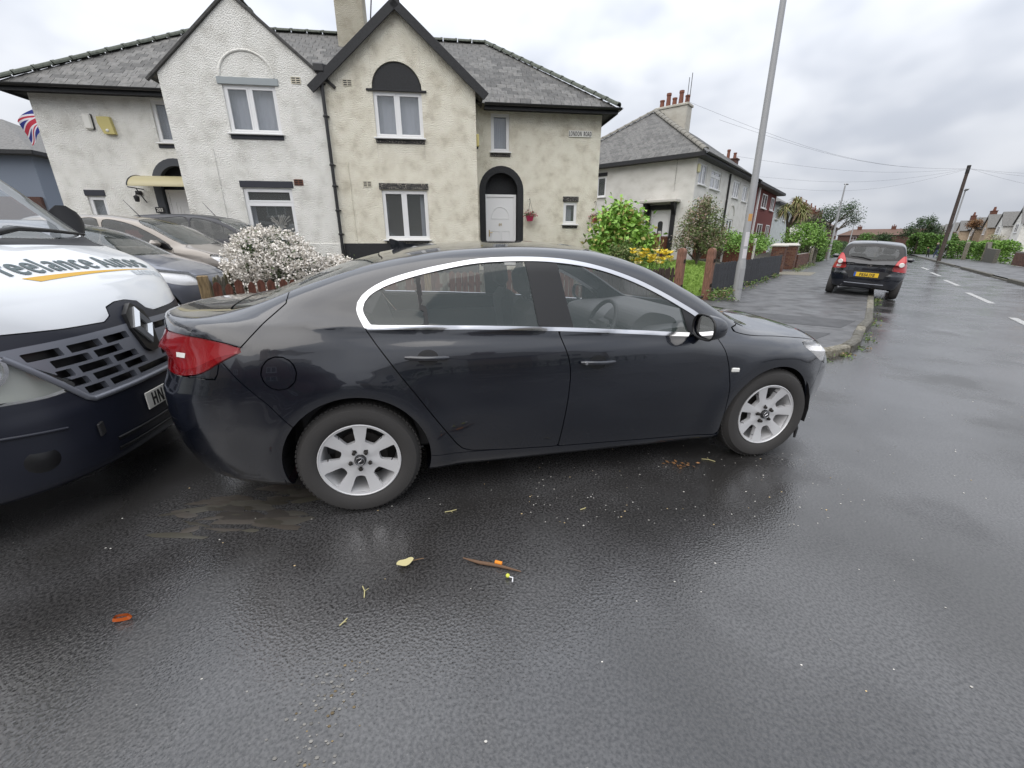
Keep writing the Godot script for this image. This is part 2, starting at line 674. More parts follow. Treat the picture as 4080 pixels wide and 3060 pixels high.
func leaf(g: Geo, p: Vector3, rg: RandomNumberGenerator, l: float, w: float, droop := 0.0, dir := Vector3.ZERO) -> void:
	# a folded leaf of four faces
	var d := dir if dir != Vector3.ZERO else Vector3(rg.randfn(), rg.randfn() * 0.7 - droop, rg.randfn()).normalized()
	var u := d.cross(Vector3(rg.randfn(), rg.randfn() + 0.6, rg.randfn())).normalized()
	var k := u.cross(d).normalized()
	if k.y < 0:
		k = -k
	var a := p
	var b := p + d * l
	var m := p + d * l * 0.5
	var n1 := (k + u * 0.4).normalized()
	var n2 := (k - u * 0.4).normalized()
	var s := g.v.size()
	g.vert(a, n1)
	g.vert(m + u * w * 0.5 + k * w * 0.14, n1)
	g.vert(b - k * l * 0.08, n1)
	g.vert(m - u * w * 0.5 + k * w * 0.14, n2)
	g.face(s, s + 1, s + 2)
	g.face(s, s + 2, s + 3)

# ---------------------------------------------------------------- car bodies: one smooth surface, cut into panels
class Body:
	var W := 0.925
	var xr0 := -0.2
	var xf0 := 2.45
	var pexp := 2.7
	var pexp_rear := 2.7
	var sec: PackedFloat32Array
	var xr: PackedFloat32Array
	var xf: PackedFloat32Array
	var btop: PackedFloat32Array
	var bbot: PackedFloat32Array
	var crown: PackedFloat32Array
	var kb: PackedFloat32Array
	var ctop: PackedFloat32Array
	var cplan: PackedFloat32Array
	var belt: PackedFloat32Array
	var tumble := 0.4
	var ccrown := 0.12
	var kc := 0.1
	var ks := 0.05
	var ksx := PackedFloat32Array()
	var wheels := [Vector2(0, 0.335), Vector2(2.737, 0.335)]
	var flare := 0.016
	var flare_r := 0.43
	var waist := 0.0
	var waist_y := 0.5
	func F(p: Vector3) -> float:
		var x := p.x
		var y := p.y
		var z := absf(p.z)
		var w := W * U.at(sec, y)
		if flare > 0.0:
			for c in wheels:
				var r := Vector2(x - c.x, y - c.y).length()
				var e := (r - flare_r) / 0.085
				if e * e < 9.0:
					w += flare * exp(-e * e)
		if waist > 0.0:
			var e2 := (y - waist_y) / 0.12
			w -= waist * exp(-e2 * e2)
		var t := 0.0
		if x < xr0:
			t = (xr0 - x) / (xr0 - U.at(xr, y))
		elif x > xf0:
			t = (x - xf0) / (U.at(xf, y) - xf0)
		var a := 0.0
		if t > 0.0:
			var e3 := pexp if x > xf0 else pexp_rear
			a = (pow(pow(t, e3) + pow(z / w, e3), 1.0 / e3) - 1.0) * 0.8
		else:
			a = z - w
		var q := z / W
		var top := y - U.at(btop, x) + U.at(crown, x) * q * q
		var f := U.smax(a, top, U.at(kb, x))
		f = U.smax(f, U.at(bbot, x) - y, 0.05)
		var yb := y - U.at(belt, x)
		var wc := U.at(cplan, x)
		wc -= tumble * yb if yb > 0.0 else -0.3 * yb
		var ct := (y - U.at(ctop, x) + ccrown * z * z) * 0.9
		var cab := maxf(U.smax((z - wc) * 0.93, ct, kc), -yb - 0.12)
		return U.smin(f, cab, ks if ksx.is_empty() else U.at(ksx, x))
	func grad(p: Vector3) -> Vector3:
		var e := 0.006
		var k1 := Vector3(1, -1, -1)
		var k2 := Vector3(-1, -1, 1)
		var k3 := Vector3(-1, 1, -1)
		var k4 := Vector3(1, 1, 1)
		return (k1 * F(p + k1 * e) + k2 * F(p + k2 * e) + k3 * F(p + k3 * e) + k4 * F(p + k4 * e)) / (4.0 * e)
	func skin(lo: Vector3, hi: Vector3, h: float) -> TM:
		# surface nets of the half z >= 0, then pulled onto the surface
		lo.z = -h * 0.5
		var nx := int((hi.x - lo.x) / h) + 1
		var ny := int((hi.y - lo.y) / h) + 1
		var nz := int((hi.z - lo.z) / h) + 1
		var val := PackedFloat32Array()
		val.resize(nx * ny * nz)
		for i in nx:
			for j in ny:
				for k in nz:
					val[(i * ny + j) * nz + k] = F(lo + Vector3(i, j, k) * h)
		var m := TM.new()
		var cell := {}
		var offs := [0, nz * ny, nz, nz * ny + nz, 1, nz * ny + 1, nz + 1, nz * ny + nz + 1]
		for i in nx - 1:
			for j in ny - 1:
				for k in nz - 1:
					var b := (i * ny + j) * nz + k
					var s0 := val[b] < 0.0
					var mixed := false
					for o in 8:
						if (val[b + offs[o]] < 0.0) != s0:
							mixed = true
							break
					if not mixed:
						continue
					var sum := Vector3.ZERO
					var cnt := 0
					for o in 8:
						for ax in 3:
							if o & (1 << ax):
								continue
							var o2: int = o | (1 << ax)
							var va := val[b + offs[o]]
							var vb := val[b + offs[o2]]
							if (va < 0.0) != (vb < 0.0):
								var q := Vector3(o & 1, (o >> 1) & 1, (o >> 2) & 1)
								q[ax] = va / (va - vb)
								sum += q
								cnt += 1
					cell[b] = m.v.size()
					m.v.append(lo + (Vector3(i, j, k) + sum / cnt) * h)
		for b in cell:
			var s0 := val[b] < 0.0
			var st := [nz * ny, nz, 1]
			for ax in 3:
				var e: int = st[ax]
				if b + e >= val.size() or (val[b + e] < 0.0) == s0:
					continue
				var u: int = st[(ax + 1) % 3]
				var w: int = st[(ax + 2) % 3]
				if not (cell.has(b - u) and cell.has(b - w) and cell.has(b - u - w)):
					continue
				var q := [cell[b], cell[b - u], cell[b - u - w], cell[b - w]]
				for t in [[0, 1, 2], [0, 2, 3]]:
					for r in t:
						m.ix.append(q[r])
		m.n.resize(m.v.size())
		for i in m.v.size():
			var p := m.v[i]
			var g := Vector3.UP
			for it in 3:
				g = grad(p)
				var stp := F(p) / maxf(g.length_squared(), 0.05)
				p -= g * clampf(stp, -0.03, 0.03)
			m.v[i] = p
			m.n[i] = g.normalized()
		# keep z >= 0, with the seam exactly on the middle plane
		var zz := PackedFloat32Array()
		zz.resize(m.v.size())
		for i in m.v.size():
			zz[i] = -m.v[i].z
		m = m.clip(zz, true)
		for i in m.v.size():
			if m.v[i].z < 0.003:
				m.v[i].z = 0.0
				m.n[i].z = 0.0
				m.n[i] = m.n[i].normalized()
		return m
	func settle(m: TM) -> void:
		for i in m.v.size():
			var p := m.v[i]
			var g := grad(p)
			p -= g * clampf(F(p) / maxf(g.length_squared(), 0.05), -0.02, 0.02)
			if p.z < 0.003:
				p.z = 0.0
			m.v[i] = p
			m.n[i] = g.normalized()
	func lift(x: float, z: float, y0 := 1.8) -> Vector3:  # top surface above (x, z)
		var y := y0
		for i in 60:
			var d := F(Vector3(x, y, z))
			if d < 0.0005:
				break
			y -= maxf(d * 0.7, 0.0008)
		return Vector3(x, y, z)
	func flank(x: float, y: float, z0 := 1.2) -> Vector3:  # side surface at (x, y)
		var z := z0
		for i in 80:
			var d := F(Vector3(x, y, z))
			if d < 0.0005:
				break
			z -= maxf(d * 0.7, 0.0008)
		return Vector3(x, y, z)
	func nose(y: float, z: float, dir: float) -> Vector3:  # front (dir 1) or rear (dir -1) surface
		var x := 6.0 * dir
		for i in 200:
			var d := F(Vector3(x, y, z))
			if d < 0.0005:
				break
			x -= dir * maxf(d * 0.6, 0.0008)
		return Vector3(x, y, z)

func gval(m: TM, f: Callable) -> PackedFloat32Array:
	var g := PackedFloat32Array()
	g.resize(m.v.size())
	for i in m.v.size():
		g[i] = f.call(m.v[i])
	return g

func shifted(g: PackedFloat32Array, d: float) -> PackedFloat32Array:
	var o := g.duplicate()
	for i in o.size():
		o[i] += d
	return o

func carve(rest: Array, f: Callable, gap := 0.0) -> TM:
	# cuts the region f < 0 out of rest[0]; returns it, leaving the remainder in rest[0]
	var m: TM = rest[0]
	var g := gval(m, f)
	var inside := m.clip(shifted(g, gap * 0.5), true)
	rest[0] = m.clip(shifted(g, -gap * 0.5), false)
	return inside

func side_poly(p: PackedVector2Array, zmin := 0.0) -> Callable:
	var b := bounds(p)
	return func(q: Vector3) -> float:
		return maxf(sdp(p, b, Vector2(q.x, q.y)), zmin - q.z - 0.01)

func top_poly(p: PackedVector2Array, ymin := 0.0) -> Callable:
	var b := bounds(p)
	return func(q: Vector3) -> float:
		return maxf(sdp(p, b, Vector2(q.x, q.z)), ymin - q.y)

func both(m: TM, off := 0.0, skirt := 0.0) -> Geo:
	var g := Geo.new()
	g.add(m, off, false, skirt)
	g.add(m, off, true, skirt)
	return g

func one(m: TM, mirror := false, off := 0.0, skirt := 0.0) -> Geo:
	var g := Geo.new()
	g.add(m, off, mirror, skirt)
	return g

# ---------------------------------------------------------------- wheels
func spoke_face(r_out: float, spokes: int, r_in: float, w_in: float, w_out: float, dish: float, bow: float) -> TM:
	# a disc in the local xy plane facing +z, with one opening between each pair of spokes
	var m := TM.new()
	var rs := 15
	var as_ := spokes * 14
	for i in rs + 1:
		var r := 0.02 + (r_out - 0.02) * i / rs
		var t := r / r_out
		for k in as_:
			var a := TAU * k / as_
			var f := fposmod(a * spokes / TAU + 0.5, 1.0) - 0.5  # -0.5..0.5, opening at 0, spoke at +-0.5
			var ridge := cos(f * TAU) * -0.5 + 0.5
			m.v.append(Vector3(r * sin(a), r * cos(a), dish * (t * t) - bow * sin(t * PI) + ridge * 0.006 * sin(t * PI)))
			m.n.append(Vector3(0, 0, 1))
	for i in rs:
		for k in as_:
			var a := i * as_ + k
			var b := i * as_ + (k + 1) % as_
			m.ix.append_array([a, b, b + as_, a, b + as_, a + as_])
	for i in range(0, m.ix.size(), 3):
		var q := (m.v[m.ix[i + 1]] - m.v[m.ix[i]]).cross(m.v[m.ix[i + 2]] - m.v[m.ix[i]])
		if q.z < 0.0:
			q = -q
		for e in 3:
			m.n[m.ix[i + e]] += q * 3000.0
	for i in m.n.size():
		m.n[i] = m.n[i].normalized()
	var hole := smooth_loop([Vector2(-w_in * 0.6, r_in), Vector2(w_in * 0.6, r_in), Vector2(w_in, r_in + 0.012), Vector2((w_in + w_out) * 0.52, (r_in + r_out) * 0.5), Vector2(w_out, r_out - 0.028), Vector2(w_out * 0.9, r_out - 0.019), Vector2(0, r_out - 0.016), Vector2(-w_out * 0.9, r_out - 0.019), Vector2(-w_out, r_out - 0.028), Vector2(-(w_in + w_out) * 0.52, (r_in + r_out) * 0.5), Vector2(-w_in, r_in + 0.012)], 4)
	var hb := bounds(hole)
	var f := func(p: Vector3) -> float:
		var a := atan2(p.x, p.y)
		var st := TAU / spokes
		a -= roundf(a / st) * st
		var r := Vector2(p.x, p.y).length()
		return -sdp(hole, hb, Vector2(sin(a) * r, cos(a) * r))
	return m.clip(gval(m, f), true)

func make_wheel(parent: Node3D, where: Vector3, out: float, R: float, rr: float, width: float, spokes: int, turn: float, steer := 0.0, cap := "alloy", detail := true) -> Node3D:
	# out is +1 where the wheel faces local +z
	var w := Node3D.new()
	w.name = "wheel"
	w.transform = Transform3D(Basis(Vector3.UP, steer + (0.0 if out > 0 else PI)), where)
	parent.add_child(w, true)
	var g := Geo.new()
	var zx := Transform3D(Basis(Vector3.RIGHT, PI / 2), Vector3.ZERO)  # lathe axis y -> z
	var hw := width / 2
	g.lathe([Vector2(rr - 0.004, hw - 0.012), Vector2(rr + 0.006, hw - 0.002), Vector2(rr + 0.02, hw + 0.004), Vector2(lerpf(rr, R, 0.45), hw + 0.012), Vector2(lerpf(rr, R, 0.75), hw + 0.004), Vector2(R - 0.018, hw - 0.012), Vector2(R - 0.006, hw - 0.03), Vector2(R, hw - 0.05), Vector2(R, -hw + 0.05), Vector2(R - 0.02, -hw + 0.01), Vector2(lerpf(rr, R, 0.5), -hw), Vector2(rr, -hw + 0.02)].map(func(p): return Vector2(p.x, p.y)), 64, zx)
	if detail:
		for k in 72:  # shoulder blocks of the tread
			var a := TAU * k / 72
			g.box(Vector3(sin(a) * (R - 0.002), cos(a) * (R - 0.002), hw - 0.055), Vector3(0.019, 0.008, 0.05), Basis(Vector3.BACK, -a), 0.002)
	part("tyre", g, M.rubber, w)
	g = Geo.new()
	g.lathe([Vector2(rr - 0.012, hw - 0.014), Vector2(rr - 0.003, hw - 0.004), Vector2(rr - 0.008, hw - 0.002), Vector2(rr - 0.014, hw - 0.012), Vector2(rr - 0.024, hw - 0.04), Vector2(rr - 0.03, -hw + 0.03)], 56, zx)
	var face_ := spoke_face(rr - 0.006, spokes, rr * 0.47, rr * 0.125, rr * 0.235, 0.012, 0.014) if detail else spoke_face(rr - 0.006, spokes, rr * 0.45, rr * 0.13, rr * 0.22, 0.01, 0.012)
	var cut := Geo.new()
	cut.add(face_, 0.0, false, 0.032)
	var tf := Transform3D(Basis(Vector3.BACK, turn), Vector3(0, 0, hw - 0.018))
	for i in cut.v.size():
		g.v.append(tf * cut.v[i])
		g.n.append(tf.basis * cut.n[i])
	var s := g.v.size() - cut.v.size()
	for i in cut.ix:
		g.ix.append(s + i)
	part("rim", g, M[cap], w)
	g = Geo.new()
	g.lathe([Vector2(0.0, 0.012), Vector2(0.026, 0.011), Vector2(0.031, 0.006), Vector2(0.033, -0.01)], 24, Transform3D(zx.basis, Vector3(0, 0, hw - 0.014)))
	part("hub_cap", g, M.plastic, w)
	if detail:
		# round emblem: ring and a bent bar
		g = Geo.new()
		var ring := []
		for k in 24:
			ring.append(Vector3(cos(TAU * k / 24) * 0.023, sin(TAU * k / 24) * 0.023, hw - 0.002))
		g.tube(ring, 0.002, 5, false, true)
		var bar := []
		for k in 9:
			var t := k / 8.0 * 2.0 - 1.0
			bar.append(Vector3(sin(t * 2.6) * 0.011, t * 0.017, hw - 0.002))
		g.tube(bar, [0.001, 0.003, 0.004, 0.0045, 0.0045, 0.0045, 0.004, 0.003, 0.001], 6)
		part("emblem", g, M.chrome, w)
		for k in 5:
			var a := TAU * k / 5 + turn + 0.35
			g = Geo.new()
			g.lathe([Vector2(0, 0.012), Vector2(0.0085, 0.011), Vector2(0.0105, 0.007), Vector2(0.0108, -0.012), Vector2(0.016, -0.012), Vector2(0.017, -0.009)], 6, Transform3D(zx.basis, Vector3(sin(a) * 0.055, cos(a) * 0.055, hw - 0.014)))
			part("wheel_nut", g, M.steel_dark, w)
	g = Geo.new()
	g.lathe([Vector2(0.02, 0.0), Vector2(rr * 0.62, 0.0), Vector2(rr * 0.64, -0.006), Vector2(rr * 0.64, -0.02), Vector2(0.02, -0.022)], 32, Transform3D(zx.basis, Vector3(0, 0, hw - 0.09)))
	g.lathe([Vector2(0.001, -0.09), Vector2(rr - 0.03, -0.09)], 32, Transform3D(zx.basis, Vector3(0, 0, 0.0)))
	part("brake_disc", g, M.steel_dark, w)
	return w

func wheel_well(g: Geo, c: Vector2, r: float, z0: float, z1: float) -> void:
	# dark liner over a wheel
	var m := 14
	for k in m:
		var a := PI * 1.15 * k / m - PI * 0.075
		var b := PI * 1.15 * (k + 1) / m - PI * 0.075
		g.flat([Vector3(c.x + cos(a) * r, c.y + sin(a) * r, z0), Vector3(c.x + cos(b) * r, c.y + sin(b) * r, z0), Vector3(c.x + cos(b) * r, c.y + sin(b) * r, z1), Vector3(c.x + cos(a) * r, c.y + sin(a) * r, z1)], Vector3(-cos(a), -sin(a), 0))
		g.flat([Vector3(c.x, c.y, z0), Vector3(c.x + cos(a) * r, c.y + sin(a) * r, z0), Vector3(c.x + cos(b) * r, c.y + sin(b) * r, z0)], Vector3(0, 0, z0))

func seat(g: Geo, x: float, z: float, w: float, h: float) -> void:
	var b := Basis(Vector3.BACK, 0.14)
	g.box(Vector3(x + 0.18, h - 0.02, z), Vector3(0.52, 0.16, w), Basis(Vector3.BACK, 0.1), 0.05)
	g.box(Vector3(x - 0.12, h + 0.30, z), Vector3(0.15, 0.62, w * 0.92), b, 0.06)
	g.box(Vector3(x - 0.20, h + 0.73, z), Vector3(0.10, 0.19, 0.26), b, 0.04)
	for s in [-0.06, 0.06]:
		g.tube([Vector3(x - 0.16, h + 0.55, z + s), Vector3(x - 0.19, h + 0.7, z + s)], 0.007, 6)

func carpet_box(g: Geo, x0: float, x1: float, y0: float, y1: float, hw: float) -> void:
	g.flat([Vector3(x0, y0, -hw), Vector3(x1, y0, -hw), Vector3(x1, y0, hw), Vector3(x0, y0, hw)], Vector3.UP)
	for s in [-1.0, 1.0]:
		g.flat([Vector3(x0, y0, hw * s), Vector3(x1, y0, hw * s), Vector3(x1, y1, hw * s), Vector3(x0, y1, hw * s)], Vector3(0, 0, -s))

# ---------------------------------------------------------------- the black saloon in front
func build_saloon() -> void:
	var t := thing("saloon_car", "glossy black four-door saloon car parked in front of the van", "car", Vector3(-1.066, 0, -2.905), CAR_YAW)
	var b := Body.new()
	b.sec = lut([[0.1, 0.90], [0.2, 0.932], [0.3, 0.958], [0.45, 0.985], [0.62, 1.0], [0.75, 0.999], [0.85, 0.988], [0.92, 0.970], [1.0, 0.942], [1.06, 0.918], [1.15, 0.88], [1.4, 0.75]])
	b.xr = lut([[0.15, -0.98], [0.3, -1.07], [0.45, -1.12], [0.6, -1.135], [0.72, -1.13], [0.8, -1.09], [0.95, -1.05], [1.05, -1.04], [1.1, -1.06], [1.15, -1.09], [1.4, -1.0]])
	b.xf = lut([[0.1, 3.42], [0.2, 3.56], [0.35, 3.67], [0.5, 3.70], [0.6, 3.69], [0.7, 3.64], [0.8, 3.56], [0.95, 3.40], [1.2, 3.2]])
	b.btop = lut([[-1.2, 1.06], [-1.1, 1.115], [-1.0, 1.135], [-0.85, 1.137], [-0.6, 1.125], [-0.3, 1.105], [0.0, 1.09], [0.7, 1.06], [1.2, 1.035], [1.9, 1.0], [2.4, 0.995], [2.7, 0.985], [3.0, 0.95], [3.3, 0.888], [3.5, 0.82], [3.7, 0.71]])
	b.bbot = lut([[-1.2, 0.30], [-0.8, 0.235], [-0.4, 0.205], [0.4, 0.20], [2.3, 0.165], [2.6, 0.17], [3.1, 0.165], [3.7, 0.20]])
	b.crown = lut([[-1.2, 0.05], [-0.5, 0.035], [0.3, 0.03], [1.8, 0.035], [2.3, 0.09], [3.0, 0.12], [3.7, 0.12]])
	b.kb = lut([[-1.2, 0.05], [-0.7, 0.07], [0.0, 0.10], [1.9, 0.10], [2.4, 0.12], [3.7, 0.12]])
	b.ctop = lut([[-1.3, 0.8], [-1.0, 0.98], [-0.8, 1.075], [-0.62, 1.155], [-0.2, 1.325], [0.2, 1.437], [0.6, 1.494], [1.0, 1.508], [1.4, 1.488], [1.75, 1.415], [2.1, 1.265], [2.45, 1.075], [2.7, 0.94], [3.0, 0.78], [3.8, 0.4]])
	b.cplan = lut([[-1.3, 0.55], [-1.0, 0.62], [-0.6, 0.715], [-0.3, 0.785], [0.0, 0.836], [0.5, 0.852], [1.2, 0.866], [1.8, 0.870], [2.1, 0.862], [2.4, 0.82], [2.7, 0.75], [3.8, 0.4]])
	b.belt = lut([[-1.3, 1.12], [-0.3, 1.10], [0.1, 1.075], [0.68, 1.045], [1.15, 1.015], [2.02, 0.94], [2.3, 0.92], [3.8, 0.85]])
	b.ksx = lut([[-1.3, 0.12], [-0.3, 0.14], [0.1, 0.08], [0.5, 0.05], [2.0, 0.05], [2.6, 0.06], [3.8, 0.05]])
	b.pexp_rear = 2.5
	var rest := [b.skin(Vector3(-1.25, 0.1, 0), Vector3(3.85, 1.6, 1.02), 0.036)]
	# wheel arches
	for e in [[0.0, 0.335, 0.392], [2.737, 0.325, 0.372]]:
		carve(rest, func(p: Vector3) -> float: return maxf(Vector2(p.x - e[0], p.y - e[1]).length() - e[2], 0.55 - p.z))
	# window band: chrome line outside, then glass and pillars
	var outer := smooth_loop(vv([0.105, 1.064, 0.078, 1.120, 0.067, 1.165, 0.078, 1.205, 0.114, 1.243, 0.176, 1.282, 0.268, 1.318, 0.425, 1.357, 0.587, 1.386, 0.722, 1.404, 0.899, 1.413, 1.092, 1.411, 1.287, 1.393, 1.489, 1.350, 1.706, 1.277, 1.906, 1.184, 2.10, 1.08]), 5, false)
	outer.append_array(pv([2.19, 1.02, 2.235, 0.93, 2.245, 0.919]))
	outer.append_array(smooth_loop(vv([2.02, 0.934, 1.6, 0.972, 1.15, 1.009, 0.687, 1.039]), 4, false))
	var inner := smooth_loop(vv([0.134, 1.085, 0.108, 1.130, 0.100, 1.170, 0.126, 1.218, 0.196, 1.263, 0.305, 1.301, 0.463, 1.339, 0.722, 1.382, 1.016, 1.391, 1.25, 1.374, 1.433, 1.342, 1.60, 1.292, 1.759, 1.228, 1.92, 1.148, 2.075, 1.062]), 5, false)
	inner.append_array(pv([2.165, 1.0, 2.2, 0.945]))
	inner.append_array(smooth_loop(vv([2.02, 0.956, 1.6, 0.994, 1.153, 1.030, 0.689, 1.059]), 4, false))
	var dlo := carve(rest, side_poly(outer, 0.5), 0.0)
	var band := [dlo]
	var inside := carve(band, side_poly(inner, 0.5), 0.0)
	# front-to-back order of what fills the band
	var fill := [inside]
	var pillar := carve(fill, side_poly(pv([0.985, 1.5, 1.012, 1.30, 1.048, 1.02, 1.262, 1.00, 1.232, 1.15, 1.172, 1.5]), 0.5))
	var corner := carve(fill, side_poly(pv([1.985, 1.3, 2.0, 1.12, 2.05, 0.90, 2.4, 0.90, 2.4, 1.3]), 0.5))
	var bar := carve(fill, side_poly(pv([0.374, 1.4, 0.394, 1.05, 0.432, 1.05, 0.408, 1.4]), 0.5))
	var front_glass := carve(fill, func(p: Vector3) -> float: return 1.15 - p.x)
	var quarter := carve(fill, func(p: Vector3) -> float: return p.x - 0.4)
	var rear_glass: TM = fill[0]
	# screens and lids
	var wind := carve(rest, top_poly(smooth_loop(vv([1.60, 0.0, 1.61, 0.3, 1.66, 0.56, 1.72, 0.63, 1.86, 0.655, 2.1, 0.70, 2.36, 0.735, 2.48, 0.70, 2.56, 0.45, 2.60, 0.0, 2.6, -0.2, 1.60, -0.2]), 5), 0.95), 0.006)
	var back := carve(rest, top_poly(smooth_loop(vv([0.165, -0.2, 0.165, 0.0, 0.175, 0.3, 0.205, 0.52, 0.15, 0.60, 0.0, 0.625, -0.3, 0.635, -0.52, 0.62, -0.60, 0.55, -0.635, 0.3, -0.645, 0.0, -0.645, -0.2]), 5), 1.05), 0.008)
	var bonnet := carve(rest, top_poly(smooth_loop(vv([2.60, -0.3, 2.60, 0.0, 2.575, 0.4, 2.50, 0.72, 2.40, 0.805, 2.47, 0.825, 2.7, 0.82, 2.95, 0.79, 3.2, 0.72, 3.42, 0.60, 3.54, 0.4, 3.58, 0.2, 3.59, 0.0, 3.59, -0.3]), 5), 0.66), 0.007)
	# tail lamp, boot lid, bumpers, flap, doors
	var tail := carve(rest, side_poly(smooth_loop(vv([-0.478, 0.993, -0.54, 1.018, -0.64, 1.038, -0.74, 1.05, -0.9, 1.06, -1.15, 1.05, -1.2, 0.95, -1.15, 0.85, -0.95, 0.845, -0.83, 0.845, -0.70, 0.874, -0.603, 0.927, -0.529, 0.963]), 4), 0.50), 0.006)
	var boot := carve(rest, side_poly(pv([-0.275, 1.20, -0.375, 1.115, -0.42, 1.07, -0.49, 1.0, -0.6, 0.93, -0.62, 0.848, -1.5, 0.848, -1.5, 1.6, -0.275, 1.6])), 0.006)
	var rear_bumper := carve(rest, side_poly(pv([-0.585, 0.935, -0.51, 0.843, -0.393, 0.717, -0.299, 0.594, -0.2, 0.45, -0.2, 0.0, -1.5, 0.0, -1.5, 0.95])), 0.005)
	var flap := carve(rest, func(p: Vector3) -> float: return maxf(Vector2(p.x + 0.323, p.y - 0.874).length() - 0.082, 0.4 - p.z), 0.006)
	var rear_door := carve(rest, side_poly(pv([0.103, 1.07, 0.15, 0.992, 0.198, 0.919, 0.265, 0.817, 0.334, 0.714, 0.41, 0.592, 0.482, 0.476, 0.545, 0.375, 0.58, 0.335, 0.64, 0.314, 0.875, 0.291, 1.181, 0.272, 1.195, 0.39, 1.208, 0.509, 1.22, 0.63, 1.226, 0.729, 1.224, 0.80, 1.216, 0.851, 1.197, 0.911, 1.161, 1.007, 1.15, 1.2, 0.6, 1.2]), 0.5), 0.006)
	var front_door := carve(rest, side_poly(pv([1.161, 1.007, 1.197, 0.911, 1.216, 0.851, 1.224, 0.80, 1.226, 0.729, 1.22, 0.63, 1.208, 0.509, 1.195, 0.39, 1.181, 0.272, 1.8, 0.243, 2.37, 0.219, 2.372, 0.32, 2.365, 0.42, 2.357, 0.52, 2.350, 0.60, 2.328, 0.723, 2.288, 0.837, 2.248, 0.92, 2.1, 1.0, 1.6, 1.1]), 0.5), 0.006)
	var lamp := carve(rest, side_poly(smooth_loop(vv([2.99, 0.822, 3.1, 0.825, 3.25, 0.80, 3.5, 0.78, 3.62, 0.74, 3.66, 0.68, 3.5, 0.655, 3.36, 0.635, 3.24, 0.67, 3.1, 0.745]), 4), 0.36), 0.005)
	var front_bumper := carve(rest, func(p: Vector3) -> float: return maxf((Vector2(p.x, p.y) - Vector2(3.24, 0.665)).dot(Vector2(-0.85, 0.53)) if p.y < 0.68 else 3.3 - p.x, 3.05 - p.x), 0.005)
	var sill := carve(rest, func(p: Vector3) -> float: return maxf(maxf(p.y - (0.318 - 0.052 * (p.x - 0.4)), absf(p.x - 1.37) - 1.06), 0.5 - p.z), 0.004)
	part("body", both(rest[0], 0.0, 0.012), M.paint_black, t)
	for s in [false, true]:
		var rdoor := part("rear_door", one(rear_door, s, 0.0, 0.014), M.paint_black, t)
		var fdoor := part("front_door", one(front_door, s, 0.0, 0.014), M.paint_black, t)
		part("sill", one(sill, s, 0.0, 0.012), M.paint_black, t)
		part("side_window", one(front_glass, s, -0.006), M.glass_tint, t)
		part("side_window", one(rear_glass, s, -0.006), M.glass_tint, t)
		part("quarter_window", one(quarter, s, -0.006), M.glass_tint, t)
		part("window_trim", one(band[0], s, 0.003, 0.01), M.chrome, t)
		part("door_pillar", one(pillar, s, -0.002, 0.02), M.trim_black, t)
		part("mirror_corner", one(corner, s, -0.002, 0.02), M.trim_black, t)
		part("window_bar", one(bar, s, -0.001, 0.02), M.trim_black, t)
		part("tail_lamp", one(tail, s, 0.001, 0.004), M.lens_red, t)
		var tu := [tail]
		var low_half := carve(tu, func(p: Vector3) -> float: return p.y - 0.925 - 0.05 * sin(p.x * 9.0))
		part("tail_lamp_inner", one(tu[0], s, -0.022, 0.0), M.lamp_red, t)
		part("tail_lamp_inner", one(low_half, s, -0.022, 0.0), M.lamp_red_deep, t)
		part("headlight", one(lamp, s, 0.0, 0.0), M.lamp_clear, t)
		var tl := Geo.new()
		for i in 4:
			var za := 0.735 - i * 0.010
			var q1 := b.nose(0.965, za, -1.0)
			var q2 := b.nose(0.94, za, -1.0)
			var q3 := b.nose(0.94, za - 0.010, -1.0)
			var q4 := b.nose(0.965, za - 0.010, -1.0)
			var fl := []
			for q in [q1, q2, q3, q4]:
				fl.append(Vector3(q.x - 0.006, q.y, q.z * (-1.0 if s else 1.0)))
			tl.flat(fl, Vector3(-1, 0, 0))
		part("reversing_lamp", tl, M.lamp_white, t)
		if not s:
			part("fuel_flap", one(flap, s, 0.0, 0.012), M.paint_black, t)
		else:
			part("quarter_panel_patch", one(flap, s, 0.0, 0.012), M.paint_black, t)
		door_handle(rdoor, b, 0.292, 0.521, 0.917, 0.903, s, false)
		door_handle(fdoor, b, 1.285, 1.504, 0.827, 0.818, s, true)
		door_mirror(t, s)
		# side repeater
		var q := b.flank(2.378, 0.702)
		var g := Geo.new()
		g.box(Vector3(2.378, 0.702, q.z * (-1.0 if s else 1.0)), Vector3(0.062, 0.03, 0.014), Basis(Vector3.BACK, -0.1), 0.006)
		part("side_repeater", g, M.lamp_white, t)
	part("windscreen", both(wind, -0.004), M.glass, t)
	part("rear_window", both(back, -0.004), M.glass_tint, t)
	part("bonnet", both(bonnet, 0.0, 0.014), M.paint_black, t)
	part("boot_lid", both(boot, 0.0, 0.014), M.paint_black, t)
	part("rear_bumper", both(rear_bumper, 0.0, 0.012), M.paint_black, t)
	part("front_bumper", both(front_bumper, 0.0, 0.012), M.paint_black, t)
	# behind the lamps
	for s in [-1.0, 1.0]:
		var hg := Geo.new()
		hg.box(Vector3(3.20, 0.70, 0.62 * s), Vector3(0.34, 0.13, 0.16), Basis(Vector3.UP, -0.75 * s), 0.03)
		part("headlight_housing", hg, M.alloy, t)
	var g: Geo
	# wheels
	for e in [[0.0, 1.0, 0.35], [0.0, -1.0, 0.1], [2.737, 1.0, 0.75], [2.737, -1.0, 0.3]]:
		make_wheel(t, Vector3(e[0], 0.335, 0.797 * e[1]), e[1], 0.335, 0.226, 0.222, 7, e[2], -0.03 if e[0] > 1.0 else 0.0)
